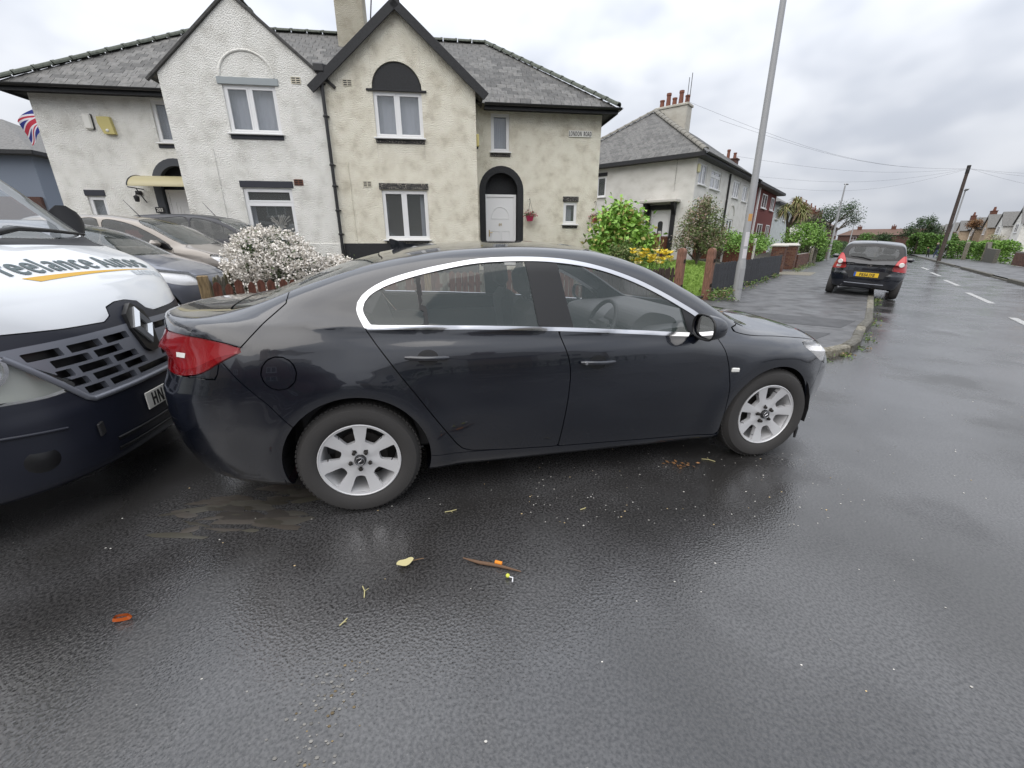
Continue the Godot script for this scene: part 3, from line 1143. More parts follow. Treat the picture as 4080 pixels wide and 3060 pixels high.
	for s in [-1.0, 1.0]:
		for e in [[0.0, 0.335, 0.41], [2.737, 0.325, 0.39]]:
			g = Geo.new()
			wheel_well(g, Vector2(e[0], e[1]), e[2], 0.55 * s, 0.885 * s)
			part("wheel_arch_liner", g, M.plastic, t)
	saloon_inside(t)
	# roof aerial fin
	var top := b.lift(0.36, 0.0)
	var fin := Geo.new()
	fin.prism(smooth_loop(vv([-0.10, 0.075, -0.115, 0.06, -0.09, 0.0, 0.11, 0.0, 0.05, 0.012, -0.02, 0.035]), 4), -0.016, 0.016, Transform3D(Basis(Vector3.BACK, 0.16), top - Vector3(0, 0.008, 0)))
	part("roof_aerial", fin, M.paint_black, t)
	# loose strip of undertray hanging below the front bumper
	g = Geo.new()
	g.tube([Vector3(3.12, 0.19, 0.80), Vector3(3.15, 0.14, 0.81), Vector3(3.14, 0.07, 0.82)], [0.03, 0.014, 0.008], 6)
	part("undertray_strip", g, M.plastic, t)
	# wiper arms on the windscreen
	for e in [[2.50, 0.1, 2.28, 0.62], [2.52, -0.25, 2.30, 0.2]]:
		g = Geo.new()
		var a := b.lift(e[0], e[1]) + Vector3(0.01, 0.012, 0)
		var c := b.lift(e[2], e[3]) + Vector3(0.005, 0.014, 0)
		g.tube([a, a.lerp(c, 0.5) + Vector3(0.01, 0.012, 0), c], 0.008, 6)
		part("wiper", g, M.trim_black, t)

func door_handle(p: Node3D, b: Body, x0: float, x1: float, y0: float, y1: float, s: bool, lock: bool) -> void:
	var k := -1.0 if s else 1.0
	var h := Node3D.new()
	h.name = "door_handle"
	p.add_child(h, true)
	var g := Geo.new()
	var pts := []
	var rad := []
	for i in 9:
		var f := i / 8.0
		var q := b.flank(lerpf(x0, x1, f), lerpf(y0, y1, f))
		pts.append(Vector3(q.x, q.y, (q.z + 0.012 + 0.020 * sin(f * PI)) * k))
		rad.append(0.014 if i in [1, 2, 3, 4, 5, 6, 7] else 0.009)
	g.tube(pts, rad, 8)
	part("grip", g, M.paint_black, h)
	g = Geo.new()
	var c := b.flank((x0 + x1) * 0.5 + 0.005, (y0 + y1) * 0.5 - 0.003)
	for r in 4:
		for i in 20:
			var a := TAU * i / 20
			var e := TAU * (i + 1) / 20
			var q := []
			for w in [[a, r], [e, r], [e, r + 1], [a, r + 1]]:
				var d: Vector2 = Vector2(cos(w[0]) * 0.057, sin(w[0]) * 0.042) * (w[1] / 4.0)
				var z := b.flank(c.x + d.x, c.y + d.y).z + 0.0015
				q.append(Vector3(c.x + d.x, c.y + d.y, z * k))
			g.flat(q, Vector3(0, 0, k))
	part("handle_cup", g, M.trim_black, h)
	if lock:
		g = Geo.new()
		var q: Vector3 = pts[1]
		g.lathe([Vector2(0.0, 0.004), Vector2(0.009, 0.003), Vector2(0.010, 0.0)], 12, Transform3D(Basis(Vector3.RIGHT, PI / 2 * k), q + Vector3(0, 0, 0.013 * k)))
		part("lock", g, M.chrome, h)

func door_mirror(t: Node3D, s: bool) -> void:
	var k := -1.0 if s else 1.0
	var m := Node3D.new()
	m.name = "door_mirror"
	m.transform = Transform3D(Basis(Vector3.UP, -0.12 * k), Vector3(2.10, 1.005, 0.985 * k))
	t.add_child(m, true)
	var g := Geo.new()
	# housing: rounded shell, open face looking back
	var rows := 10
	var cols := 20
	var ring := func(f: float) -> Array:
		var o := []
		for i in cols:
			var a := TAU * i / cols
			var c := cos(a)
			var d := sin(a)
			var e := pow(pow(absf(c), 2.8) + pow(absf(d), 2.8), -1.0 / 2.8)
			var sc := sqrt(maxf(1.0 - pow(f, 2.2), 0.0))
			o.append(Vector3(-0.055 + f * 0.135, d * e * 0.078 * sc * (1.0 if d > 0 else 0.85), c * e * 0.115 * sc))
		return o
	for i in rows:
		var a: Array = ring.call(i / float(rows))
		var b: Array = ring.call((i + 1.0) / rows * 0.999)
		var st := g.v.size()
		for j in cols:
			for q in [a[j], b[j]]:
				g.vert(q, Vector3((q.x + 0.055) * 0.55, q.y * 1.3, q.z).normalized())
		for j in cols:
			var j2 := (j + 1) % cols
			g.face(st + 2 * j, st + 2 * j + 1, st + 2 * j2 + 1)
			g.face(st + 2 * j, st + 2 * j2 + 1, st + 2 * j2)
	part("housing", g, M.paint_black, m)
	g = Geo.new()
	var rim: Array = ring.call(0.0)
	g.tube(rim, 0.007, 6, false, true)
	g.tube([Vector3(-0.01, -0.06, -0.05 * k), Vector3(-0.01, -0.07, -0.14 * k)], [0.03, 0.026], 8)
	part("surround", g, M.trim_black, m)
	g = Geo.new()
	var q := []
	for p in rim:
		q.append(Vector3(p.x + 0.012, p.y * 0.93, p.z * 0.93))
	g.flat(q, Vector3(-1, 0, 0))
	part("mirror_glass", g, M.mirror, m)

func saloon_inside(t: Node3D) -> void:
	var n := Node3D.new()
	n.name = "interior"
	t.add_child(n)
	var g := Geo.new()
	seat(g, 1.28, 0.37, 0.5, 0.52)
	part("front_seat", g, M.fabric, n)
	g = Geo.new()
	seat(g, 1.28, -0.37, 0.5, 0.52)
	part("front_seat", g, M.fabric, n)
	g = Geo.new()
	g.box(Vector3(0.45, 0.5, 0), Vector3(0.5, 0.18, 1.25), Basis(Vector3.BACK, 0.08), 0.05)
	g.box(Vector3(0.12, 0.83, 0), Vector3(0.16, 0.62, 1.25), Basis(Vector3.BACK, 0.3), 0.05)
	for z in [-0.4, 0.0, 0.4]:
		g.box(Vector3(0.02, 1.17, z), Vector3(0.1, 0.13, 0.24), Basis(Vector3.BACK, 0.25), 0.04)
	g.box(Vector3(-0.25, 1.09, 0), Vector3(0.55, 0.02, 1.2))
	part("rear_seat", g, M.fabric, n)
	g = Geo.new()
	g.prism(smooth_loop(vv([1.86, 0.55, 1.80, 0.75, 1.83, 0.90, 1.92, 0.955, 2.2, 0.965, 2.55, 0.95, 2.6, 0.55]), 4), -0.74, 0.74)
	g.prism(smooth_loop(vv([1.80, 0.92, 1.82, 1.0, 1.92, 1.045, 2.1, 1.0, 2.1, 0.92]), 4), 0.18, 0.60)
	g.box(Vector3(1.75, 0.62, 0), Vector3(0.5, 0.3, 0.2), Basis.IDENTITY, 0.04)
	part("dashboard", g, M.dash, n)
	g = Geo.new()
	var c := Vector3(1.66, 0.93, 0.37)
	var b := Basis(Vector3.BACK, -0.42)
	var ring := []
	for i in 28:
		ring.append(c + b * Vector3(0, cos(TAU * i / 28) * 0.185, sin(TAU * i / 28) * 0.185))
	g.tube(ring, 0.016, 8, false, true)
	g.box(c + b * Vector3(0.02, -0.01, 0), Vector3(0.06, 0.13, 0.15), b, 0.03)
	for a in [0.0, PI / 2, -PI / 2]:
		g.tube([c + b * Vector3(0.01, -0.02, 0), c + b * Vector3(0.0, -cos(a) * 0.18, sin(a) * 0.18)], 0.014, 6)
	g.tube([c, c + b * Vector3(0.3, 0, 0)], 0.035, 8)
	part("steering_wheel", g, M.dash, n)
	g = Geo.new()
	g.box(Vector3(1.83, 1.30, 0.0), Vector3(0.03, 0.06, 0.22), Basis.IDENTITY, 0.012)
	g.tube([Vector3(1.83, 1.3, 0), Vector3(1.88, 1.37, 0)], 0.01, 6)
	part("inside_mirror", g, M.trim_black, n)
	g = Geo.new()
	carpet_box(g, -0.3, 2.3, 0.32, 0.92, 0.74)
	part("cabin_lining", g, M.fabric, n)

# ---------------------------------------------------------------- building blocks of houses
func wall(g: Geo, outline: PackedVector2Array, holes: Array, xf: Transform3D, reveal := 0.12, step := 0.0) -> void:
	# front face of a wall in the local xy plane (facing +z) with openings and their reveals
	var xs := []
	var r := bounds(outline, 0.0)
	xs.append(r.position.x)
	xs.append(r.end.x)
	for p in outline:
		xs.append(p.x)
	for h in holes:
		for p in h:
			xs.append(p.x)
	xs.sort()
	for i in xs.size() - 1:
		var a: float = xs[i]
		var b: float = xs[i + 1]
		if b - a < 0.002:
			continue
		var strip := PackedVector2Array([Vector2(a, r.position.y - 1), Vector2(b, r.position.y - 1), Vector2(b, r.end.y + 1), Vector2(a, r.end.y + 1)])
		var polys: Array = Geometry2D.intersect_polygons(outline, strip)
		for h in holes:
			var next := []
			for q in polys:
				next.append_array(Geometry2D.clip_polygons(q, h))
			polys = next
		for q in polys:
			var t := Geometry2D.triangulate_polygon(q)
			for k in range(0, t.size(), 3):
				var tr := []
				for e in 3:
					tr.append(xf * Vector3(q[t[k + e]].x, q[t[k + e]].y, 0))
				g.flat(tr, xf.basis.z)
	for h in holes:
		var c := Vector2.ZERO
		for p in h:
			c += p / h.size()
		for k in h.size():
			var p: Vector2 = h[k]
			var q: Vector2 = h[(k + 1) % h.size()]
			var o := c - (p + q) * 0.5
			g.flat([xf * Vector3(p.x, p.y, 0), xf * Vector3(q.x, q.y, 0), xf * Vector3(q.x, q.y, -reveal), xf * Vector3(p.x, p.y, -reveal)], xf.basis * Vector3(o.x, o.y, 0))

func rect(x0: float, y0: float, x1: float, y1: float) -> PackedVector2Array:
	return PackedVector2Array([Vector2(x0, y0), Vector2(x1, y0), Vector2(x1, y1), Vector2(x0, y1)])

func arched(x0: float, y0: float, x1: float, y1: float, ry: float, n := 12) -> PackedVector2Array:
	# rectangle topped by a half ellipse of height ry
	var o := PackedVector2Array([Vector2(x0, y0), Vector2(x1, y0)])
	for i in n + 1:
		var a := PI * i / n
		o.append(Vector2((x0 + x1) * 0.5 + cos(a) * (x1 - x0) * 0.5, y1 + sin(a) * ry))
	return o

func slats(g: Geo, x0: float, y0: float, x1: float, y1: float, w: float, d: float, xf: Transform3D) -> void:
	# a rectangular frame of bars
	g.boxt(xf * Transform3D(Basis(), Vector3(x0 + w / 2, (y0 + y1) / 2, 0)), Vector3(w, y1 - y0, d), 0.006)
	g.boxt(xf * Transform3D(Basis(), Vector3(x1 - w / 2, (y0 + y1) / 2, 0)), Vector3(w, y1 - y0, d), 0.006)
	g.boxt(xf * Transform3D(Basis(), Vector3((x0 + x1) / 2, y0 + w / 2, 0)), Vector3(x1 - x0 - 2 * w, w, d), 0.006)
	g.boxt(xf * Transform3D(Basis(), Vector3((x0 + x1) / 2, y1 - w / 2, 0)), Vector3(x1 - x0 - 2 * w, w, d), 0.006)

func make_window(parent: Node3D, x0: float, y0: float, x1: float, y1: float, xf: Transform3D, split: Array, sill := true, curtain = null, top_light := 0.0) -> Node3D:
	var w := Node3D.new()
	w.name = "window"
	w.transform = xf
	parent.add_child(w, true)
	var fr := Geo.new()
	var back := Transform3D(Basis(), Vector3(0, 0, -0.075))
	slats(fr, x0, y0, x1, y1, 0.055, 0.07, back)
	var xs := [x0 + 0.05]
	for s in split:
		xs.append(lerpf(x0, x1, s))
	xs.append(x1 - 0.05)
	for i in range(1, xs.size() - 1):
		fr.boxt(back * Transform3D(Basis(), Vector3(xs[i], (y0 + y1) / 2, 0.001)), Vector3(0.06, y1 - y0 - 0.11, 0.066), 0.006)
	part("frame", fr, M.upvc, w)
	var ytop := y1 - 0.05
	var panes := []
	for i in xs.size() - 1:
		var a: float = xs[i] + (0.0 if i == 0 else 0.03)
		var b: float = xs[i + 1] - (0.0 if i == xs.size() - 2 else 0.03)
		if top_light > 0.0:
			panes.append([a, y0 + 0.05, b, y1 - top_light - 0.03])
			panes.append([a, y1 - top_light + 0.03, b, ytop])
		else:
			panes.append([a, y0 + 0.05, b, ytop])
	if top_light > 0.0:
		var tb := Geo.new()
		tb.boxt(back * Transform3D(Basis(), Vector3((x0 + x1) / 2, y1 - top_light, 0.002)), Vector3(x1 - x0 - 0.11, 0.06, 0.064), 0.006)
		part("transom", tb, M.upvc, w)
	for p in panes:
		var c := Geo.new()
		slats(c, p[0], p[1], p[2], p[3], 0.042, 0.05, Transform3D(Basis(), Vector3(0, 0, -0.06)))
		part("casement", c, M.upvc, w)
		var gl := Geo.new()
		gl.boxt(Transform3D(Basis(), Vector3((p[0] + p[2]) / 2, (p[1] + p[3]) / 2, -0.062)), Vector3(p[2] - p[0] - 0.082, p[3] - p[1] - 0.082, 0.004))
		part("pane", gl, M.window_glass, w)
	if sill:
		var s := Geo.new()
		s.boxt(Transform3D(Basis(), Vector3((x0 + x1) / 2, y0 - 0.018, 0.0)), Vector3(x1 - x0 + 0.1, 0.035, 0.19), 0.008)
		part("sill", s, M.upvc, w)
	var room := Geo.new()
	room.boxt(Transform3D(Basis(), Vector3((x0 + x1) / 2, (y0 + y1) / 2, -0.9)), Vector3(x1 - x0 + 0.8, y1 - y0 + 0.6, 0.02))
	part("room_wall", room, M.room, w)
	if curtain != null:
		var cu := Geo.new()
		var n := 26
		for e in curtain:  # [x from, x to, y from, y to] as shares of the opening
			var ca: float = lerpf(x0, x1, e[0])
			var cb: float = lerpf(x0, x1, e[1])
			var ya: float = lerpf(y0, y1, e[2])
			var yb: float = lerpf(y0, y1, e[3])
			for i in n:
				var u0 := lerpf(ca, cb, float(i) / n)
				var u1 := lerpf(ca, cb, float(i + 1) / n)
				cu.flat([Vector3(u0, ya, -0.22 + 0.006 * sin(i * 1.9)), Vector3(u1, ya, -0.22 + 0.006 * sin((i + 1) * 1.9)), Vector3(u1, yb, -0.22 + 0.006 * sin((i + 1) * 1.9)), Vector3(u0, yb, -0.22 + 0.006 * sin(i * 1.9))], Vector3(0, 0, 1))
		part("curtain", cu, M.net, w)
	return w

func slates(parent: Node3D, poly: PackedVector2Array, xf: Transform3D, most: int, sx := 0.30, sy := 0.235, mats := ["slate_a", "slate_b", "slate_c"], seed_ := 1) -> void:
	# slates laid in courses over a roof plane: local x along the eave, y up the slope, z out of the roof; the first `most` become parts
	var r := bounds(poly, 0.0)
	var rg := RandomNumberGenerator.new()
	rg.seed = seed_
	var shared := BoxMesh.new()
	shared.size = Vector3(sx - 0.012, sy * 1.45, 0.012)
	var rest := Geo.new()
	var made := 0
	var rows := int(r.size.y / sy) + 1
	for j in rows:
		var y := r.position.y + j * sy
		var off := (sx * 0.5 if j % 2 else 0.0) + rg.randf_range(-0.01, 0.01)
		var i := -1
		while r.position.x + off + i * sx < r.end.x:
			var x := r.position.x + off + i * sx
			i += 1
			var q := rect(x + 0.006, y, x + sx - 0.006, y + sy * 1.45)
			var cut := Geometry2D.intersect_polygons(poly, q)
			if cut.is_empty():
				continue
			var whole := absf(area(cut[0]) - area(q)) < 0.004
			var tilt := Basis(Vector3.RIGHT, 0.055 + rg.randf_range(-0.01, 0.025)) * Basis(Vector3.BACK, rg.randf_range(-0.012, 0.012))
			var m: Material = M[mats[rg.randi() % mats.size()]]
			var c := Vector3(x + sx / 2, y + sy * 0.725, 0.012)
			if whole and made < most:
				part("slate", shared, m, parent, xf * Transform3D(tilt, c))
				made += 1
			else:
				for pc in cut:
					if area(pc) < 0.002:
						continue
					var loc := PackedVector2Array()
					for p in pc:
						loc.append(p - Vector2(c.x, c.y))
					if made < most:
						var gg := Geo.new()
						gg.prism(loc, -0.0045, 0.0045)
						part("slate", gg, m, parent, xf * Transform3D(tilt, c))
						made += 1
					else:
						rest.prism(loc, -0.0045, 0.0045, xf * Transform3D(tilt, c), false)
	if rest.v.size():
		var o := part("slates", rest, M[mats[0]], parent)
		o.set_meta("kind", "stuff")

func area(p: PackedVector2Array) -> float:
	var a := 0.0
	for i in p.size():
		a += p[i].cross(p[(i + 1) % p.size()])
	return absf(a) * 0.5

func ridge_tiles(parent: Node3D, a: Vector3, b: Vector3, m: Material, r := 0.12, each := 0.45) -> void:
	var n := maxi(1, int(a.distance_to(b) / each))
	var d := (b - a).normalized()
	var side := d.cross(Vector3.UP).normalized()
	var up := side.cross(d).normalized()
	var g := Geo.new()
	var l := a.distance_to(b) / n
	var rim := []
	for k in 9:
		var t := PI * (k / 8.0) * 1.0
		rim.append(side * cos(t) * r + up * (sin(t) * r * 0.8))
	for k in 8:
		g.flat([rim[k], rim[k + 1], rim[k + 1] + d * l * 0.95, rim[k] + d * l * 0.95], rim[k] + rim[k + 1])
		var f := 1.12
		g.flat([rim[k] * f, rim[k + 1] * f, rim[k + 1] * f + d * 0.07, rim[k] * f + d * 0.07], rim[k] + rim[k + 1])
		g.flat([rim[k] * f, rim[k + 1] * f, rim[k + 1] * 0.8, rim[k] * 0.8], -d)
	var mesh := g.mesh()
	for i in n:
		part("ridge_tile", mesh, m, parent, Transform3D(Basis(), a + d * l * i))

func plane_frame(o: Vector3, along: Vector3, up: Vector3) -> Transform3D:
	var x := along.normalized()
	var z := x.cross(up).normalized()
	return Transform3D(Basis(x, z.cross(x).normalized(), z), o)

func gutter(parent: Node3D, a: Vector3, b: Vector3, out: Vector3) -> void:
	var g := Geo.new()
	var n := 7
	for k in n:
		var t0 := PI * k / n
		var t1 := PI * (k + 1) / n
		var p := func(t: float) -> Vector3: return out * (0.06 - cos(t) * 0.06) - Vector3.UP * sin(t) * 0.06
		g.flat([a + p.call(t0), b + p.call(t0), b + p.call(t1), a + p.call(t1)], -Vector3.UP + out * 0.2)
	part("gutter", g, M.gutter, parent)

func vent(parent: Node3D, x: float, y: float, xf: Transform3D, m: Material) -> void:
	var v := Node3D.new()
	v.name = "air_brick"
	v.transform = xf * Transform3D(Basis(), Vector3(x, y, 0.0))
	parent.add_child(v, true)
	var g := Geo.new()
	slats(g, -0.115, -0.075, 0.115, 0.075, 0.02, 0.03, Transform3D())
	for k in [-0.022, 0.022]:
		g.boxt(Transform3D(Basis(), Vector3(0, k, 0)), Vector3(0.19, 0.018, 0.026))
	g.boxt(Transform3D(Basis(), Vector3(0, 0, 0.001)), Vector3(0.02, 0.11, 0.028))
	part("grille", g, m, v)
	g = Geo.new()
	g.box(Vector3(0, 0, 0.002), Vector3(0.19, 0.11, 0.004))
	part("grille_back", g, M.paint_dark, v)

# ---------------------------------------------------------------- the pair of houses facing us
const HOUSE_YAW := 0.1309
const MID := -3.07

func house_pair() -> void:
	build_pair_house(1.0)
	build_pair_house(-1.0)

func build_pair_house(s: float) -> void:
	var cream := s > 0.0
	var t: Node3D
	if cream:
		t = thing("cream_house", "cream roughcast house with a black-edged gable and black arched door surround", "house", Vector3.ZERO, HOUSE_YAW)
	else:
		t = thing("white_house", "white roughcast house with a plain gable, left half of the pair", "house", Vector3.ZERO, HOUSE_YAW)
	var wm: Material = M.cream_render if cream else M.white_render
	var X := func(u: float) -> float: return u if cream else 2.0 * MID - u
	var R := func(a: float, y0: float, b: float, y1: float) -> PackedVector2Array:
		var p: float = X.call(a)
		var q: float = X.call(b)
		return rect(minf(p, q), y0, maxf(p, q), y1)
	var gz := -12.6
	var wz := -13.9
	var base := 0.1
	var GX := Transform3D(Basis(), Vector3(0, 0, gz))
	var WX := Transform3D(Basis(), Vector3(0, 0, wz))
	# gable wall
	var gl := MID
	var gr := 0.69
	var apex := -1.20
	var ol := PackedVector2Array()
	for p in [[gl, base], [gr, base], [gr, 5.34], [apex, 6.93], [gl, 5.42]]:
		ol.append(Vector2(X.call(p[0]), p[1]))
	var up: PackedVector2Array = R.call(-1.91, 4.08, -0.69, 5.12)
	var arch := arched(minf(X.call(-1.92), X.call(-0.68)), 5.13, maxf(X.call(-1.92), X.call(-0.68)), 5.17, 0.60, 16)
	var low: PackedVector2Array = R.call(-1.92, 1.56, -0.70, 2.83)
	var holes := [up, low]
	if cream:
		holes.append(arch)
	var g := Geo.new()
	wall(g, ol, holes, GX)
	# return wall of the gable, and the party side
	var rx: float = X.call(gr)
	var side := Transform3D(Basis(Vector3.UP, PI / 2 * s), Vector3(rx, 0, wz))
	var sp := rect(-1.3 if cream else 0.0, base, 0.0 if cream else 1.3, 5.4)
	wall(g, sp, [], side)
	part("gable_wall", g, wm, t)
	# wing wall
	var wg := Geo.new()
	var wo: PackedVector2Array = R.call(gr, base, 4.58, 5.3)
	var uw: PackedVector2Array = R.call(1.20, 4.06, 1.75, 5.07)
	var sw: PackedVector2Array = R.call(3.49, 2.04, 3.94, 2.70)
	var ax0: float = minf(X.call(0.84), X.call(2.16))
	var ax1: float = maxf(X.call(0.84), X.call(2.16))
	var porch := arched(ax0, 0.75, ax1, 3.0, 0.66, 16)
	wall(wg, wo, [uw, sw, porch], WX, 0.16)
	var far := X.call(4.58) as float
	wall(wg, rect(0, base, 6.9, 5.3) if cream else rect(-6.9, base, 0, 5.3), [], Transform3D(Basis(Vector3.UP, PI / 2 * s), Vector3(far, 0, wz)))
	wall(wg, R.call(MID, base, 4.58, 5.3), [], Transform3D(Basis(), Vector3(0, 0, wz - 6.9)))
	part("wing_wall", wg, wm, t)
	# black plinth
	g = Geo.new()
	var w0: float = absf(gr - gl)
	g.boxt(Transform3D(Basis(), Vector3(X.call((gl + gr) / 2), 0.78, gz + 0.012)), Vector3(w0 - 0.01, 1.36, 0.03), 0.008)
	part("plinth", g, M.paint_dark if cream else wm, t)
	# windows
	make_window(t, up[0].x, up[0].y, up[1].x, up[2].y, GX, [0.48], true, [[0.0, 1.0, 0.0, 1.0]])
	make_window(t, low[0].x, low[0].y, low[1].x, low[2].y, GX, [0.48] if cream else [], true, [[0.82, 1.0, 0.0, 1.0], [0.0, 1.0, 0.93, 1.0]] if cream else [[0.0, 0.12, 0.0, 0.78], [0.9, 1.0, 0.0, 0.78]], 0.0 if cream else 0.36)
	make_window(t, uw[0].x, uw[0].y, uw[1].x, uw[2].y, WX, [], true, [[0.0, 1.0, 0.0, 1.0]])
	make_window(t, sw[0].x, sw[0].y, sw[1].x, sw[2].y, WX, [], true, [[0.0, 0.7, 0.0, 1.0]])
	# painted lintels and aprons
	var blk: Material = M.paint_chipped if cream else M.paint_navy
	var slab := func(called: String, q: PackedVector2Array, z: float, d: float, m: Material) -> void:
		var e := Geo.new()
		e.boxt(Transform3D(Basis(), Vector3((q[0].x + q[1].x) / 2, (q[0].y + q[2].y) / 2, z + d / 2 - 0.01)), Vector3(q[1].x - q[0].x, q[2].y - q[0].y, d), 0.006)
		part(called, e, m, t)
	slab.call("apron", R.call(-1.93, 3.95, -0.68, 4.045), gz, 0.035, blk)
	slab.call("lintel", R.call(-1.97, 2.845, -0.66, 3.0), gz, 0.035, blk)
	slab.call("apron", R.call(-1.9, 1.40, -0.72, 1.523), gz, 0.035, blk)
	slab.call("apron", R.call(1.17, 3.93, 1.78, 4.025), wz, 0.035, blk)
	slab.call("lintel", R.call(3.46, 2.71, 3.97, 2.86), wz, 0.035, blk)
	slab.call("apron", R.call(3.47, 1.92, 3.96, 2.005), wz, 0.035, blk)
	if cream:
		g = Geo.new()
		var pan := arched(-1.90, 5.16, -0.70, 5.18, 0.57, 18)
		g.prism(pan, -0.06, -0.03, GX)
		part("arch_panel", g, M.paint_dark, t)
		slab.call("lintel", rect(-2.06, 5.115, -0.56, 5.16), gz, 0.05, M.paint_dark)
	else:
		slab.call("lintel", R.call(-2.0, 5.12, -0.60, 5.27), gz, 0.04, M.grey_paint)
		# raised plaster arch line over the window
		g = Geo.new()
		var line := []
		for k in 19:
			var a := PI * k / 18
			line.append(Vector3(X.call(-1.3) + cos(a) * 0.62, 5.28 + sin(a) * 0.55, gz + 0.0))
		g.tube(line, 0.03, 6)
		part("arch_moulding", g, wm, t)
	# door in its arched recess
	var door := Node3D.new()
	door.name = "door"
	t.add_child(door)
	door.transform = WX
	build_house_door(door, X.call(1.47), 0.78, cream)
	g = Geo.new()
	g.prism(porch, -0.32, -0.30, WX)
	part("porch_back", g, M.paint_dark, t)
	# black painted band round the arch
	g = Geo.new()
	var pad := 0.0
	var po := PackedVector2Array()
	var pi_ := PackedVector2Array()
	for k in 17:
		var a := PI * k / 16
		po.append(Vector2((ax0 + ax1) / 2 + cos(a) * 0.69, 3.0 + sin(a) * 0.69))
		pi_.append(Vector2((ax0 + ax1) / 2 + cos(a) * 0.50, 3.0 + sin(a) * 0.50))
	for k in 16:
		g.prism(PackedVector2Array([po[k], po[k + 1], pi_[k + 1], pi_[k]]), -0.14, 0.008, WX, false)
	for e in [[-0.69, -0.5], [0.5, 0.69]]:
		g.prism(rect((ax0 + ax1) / 2 + e[0], 0.75, (ax0 + ax1) / 2 + e[1], 3.0), -0.14, 0.008, WX, false)
	part("door_surround", g, M.paint_dark if cream else M.paint_slate, t)
	# roofs
	var ez := -13.5
	var rz := -17.3
	var ey := 5.2
	var ry := 7.98
	var roof := Node3D.new()
	roof.name = "roof"
	t.add_child(roof)
	var ec: float = X.call(4.93)
	var re: float = X.call(1.36)
	var mid: float = MID + 0.0
	# under-boarding of all slopes
	g = Geo.new()
	g.flat([Vector3(mid, ey, ez), Vector3(ec, ey, ez), Vector3(re, ry, rz), Vector3(mid, ry, rz)], Vector3(0, 1, 1))
	g.flat([Vector3(ec, ey, ez), Vector3(ec, ey, rz * 2 - ez), Vector3(re, ry, rz)], Vector3(s, 1, 0))
	g.flat([Vector3(mid, ey, rz * 2 - ez), Vector3(ec, ey, rz * 2 - ez), Vector3(re, ry, rz), Vector3(mid, ry, rz)], Vector3(0, 1, -1))
	part("roof_boards", g, M.slate_dark, roof)
	var sl := Vector2(rz - ez, ry - ey).length()
	var fr: Transform3D
	var poly: PackedVector2Array
	var gside := 1.02
	# front slope beyond the gable: local x from the gable side to the corner
	if cream:
		fr = plane_frame(Vector3(mid, ey, ez), Vector3.RIGHT, Vector3(0, ry - ey, rz - ez))
		poly = PackedVector2Array([Vector2(0, 0), Vector2(ec - mid, 0), Vector2(re - mid, sl), Vector2(0, sl)])
	else:
		fr = plane_frame(Vector3(ec, ey, ez), Vector3.RIGHT, Vector3(0, ry - ey, rz - ez))
		poly = PackedVector2Array([Vector2(0, 0), Vector2(mid - ec, 0), Vector2(mid - ec, sl), Vector2(re - ec, sl)])
	# leave out what the gable roof covers
	var ga: float = X.call(apex) - fr.origin.x
	var cover := PackedVector2Array([Vector2(ga - 2.05, -0.5), Vector2(ga + 2.05, -0.5), Vector2(ga, 2.45)])
	var bits := Geometry2D.clip_polygons(poly, cover)
	bits.sort_custom(func(a, b): return area(a) > area(b))
	var left := 290
	for q in bits:
		slates(roof, q, fr, left, 0.30, 0.235, ["slate_a", "slate_b", "slate_c"], 4)
		left = 0
	# gable roof: two slopes
	var gez := gz + (0.16 if cream else 0.02)
	for k in [-1.0, 1.0]:
		var ax: float = X.call(apex)
		var eave := Vector3(ax + 2.12 * k, 5.18, gez)
		var top := Vector3(ax, 6.97, gez)
		var d := 3.3
		var h := Geo.new()
		var out := Vector3(k * 0.65, 0.76, 0)
		h.flat([eave, top, top + Vector3(0, 0, -d - 1.0), eave + Vector3(0, 0, -d)], out)
		part("roof_boards", h, M.slate_dark, roof)
		var f2 := plane_frame(eave + Vector3(0, 0, -d) + out * 0.01, Vector3(0, 0, 1), top - eave) if k > 0 else plane_frame(eave + out * 0.01, Vector3(0, 0, -1), top - eave)
		slates(roof, rect(0, 0, d, eave.distance_to(top)), f2, 0, 0.30, 0.235, ["slate_b"], 6)
		if cream:
			# black bargeboard with its soffit
			h = Geo.new()
			var dn := (eave - top).normalized()
			var bx := Transform3D(Basis(dn, Vector3(0, 0, 1).cross(dn), Vector3(0, 0, 1)), (eave + top) / 2 + Vector3(0, -0.10, 0.01))
			h.boxt(bx, Vector3(eave.distance_to(top) + 0.12, 0.2, 0.04), 0.006)
			part("bargeboard", h, M.paint_dark, roof)
			h = Geo.new()
			h.boxt(bx * Transform3D(Basis(), Vector3(0, 0.0, -0.1)), Vector3(eave.distance_to(top), 0.06, 0.16))
			part("soffit", h, M.paint_dark, roof)
		else:
			h = Geo.new()
			var dn := (eave - top).normalized()
			h.boxt(Transform3D(Basis(dn, Vector3(0, 0, 1).cross(dn), Vector3(0, 0, 1)), (eave + top) / 2 + Vector3(0, -0.03, 0.0)), Vector3(eave.distance_to(top) + 0.05, 0.07, 0.07), 0.01)
			part("verge", h, M.slate_dark, roof)
	ridge_tiles(roof, Vector3(X.call(apex), 6.99, gez), Vector3(X.call(apex), 6.99, -15.6), M.ridge)
	# eaves: soffit, fascia, gutter
	var x0: float = X.call(1.0)
	g = Geo.new()
	g.boxt(Transform3D(Basis(), Vector3((x0 + ec) / 2, ey - 0.07, (ez + wz) / 2)), Vector3(absf(ec - x0), 0.02, absf(ez - wz)))
	g.boxt(Transform3D(Basis(), Vector3((far + ec) / 2, ey - 0.07, -17.3)), Vector3(absf(ec - far), 0.02, 7.5))
	part("eave_soffit", g, M.paint_dark, roof)
	g = Geo.new()
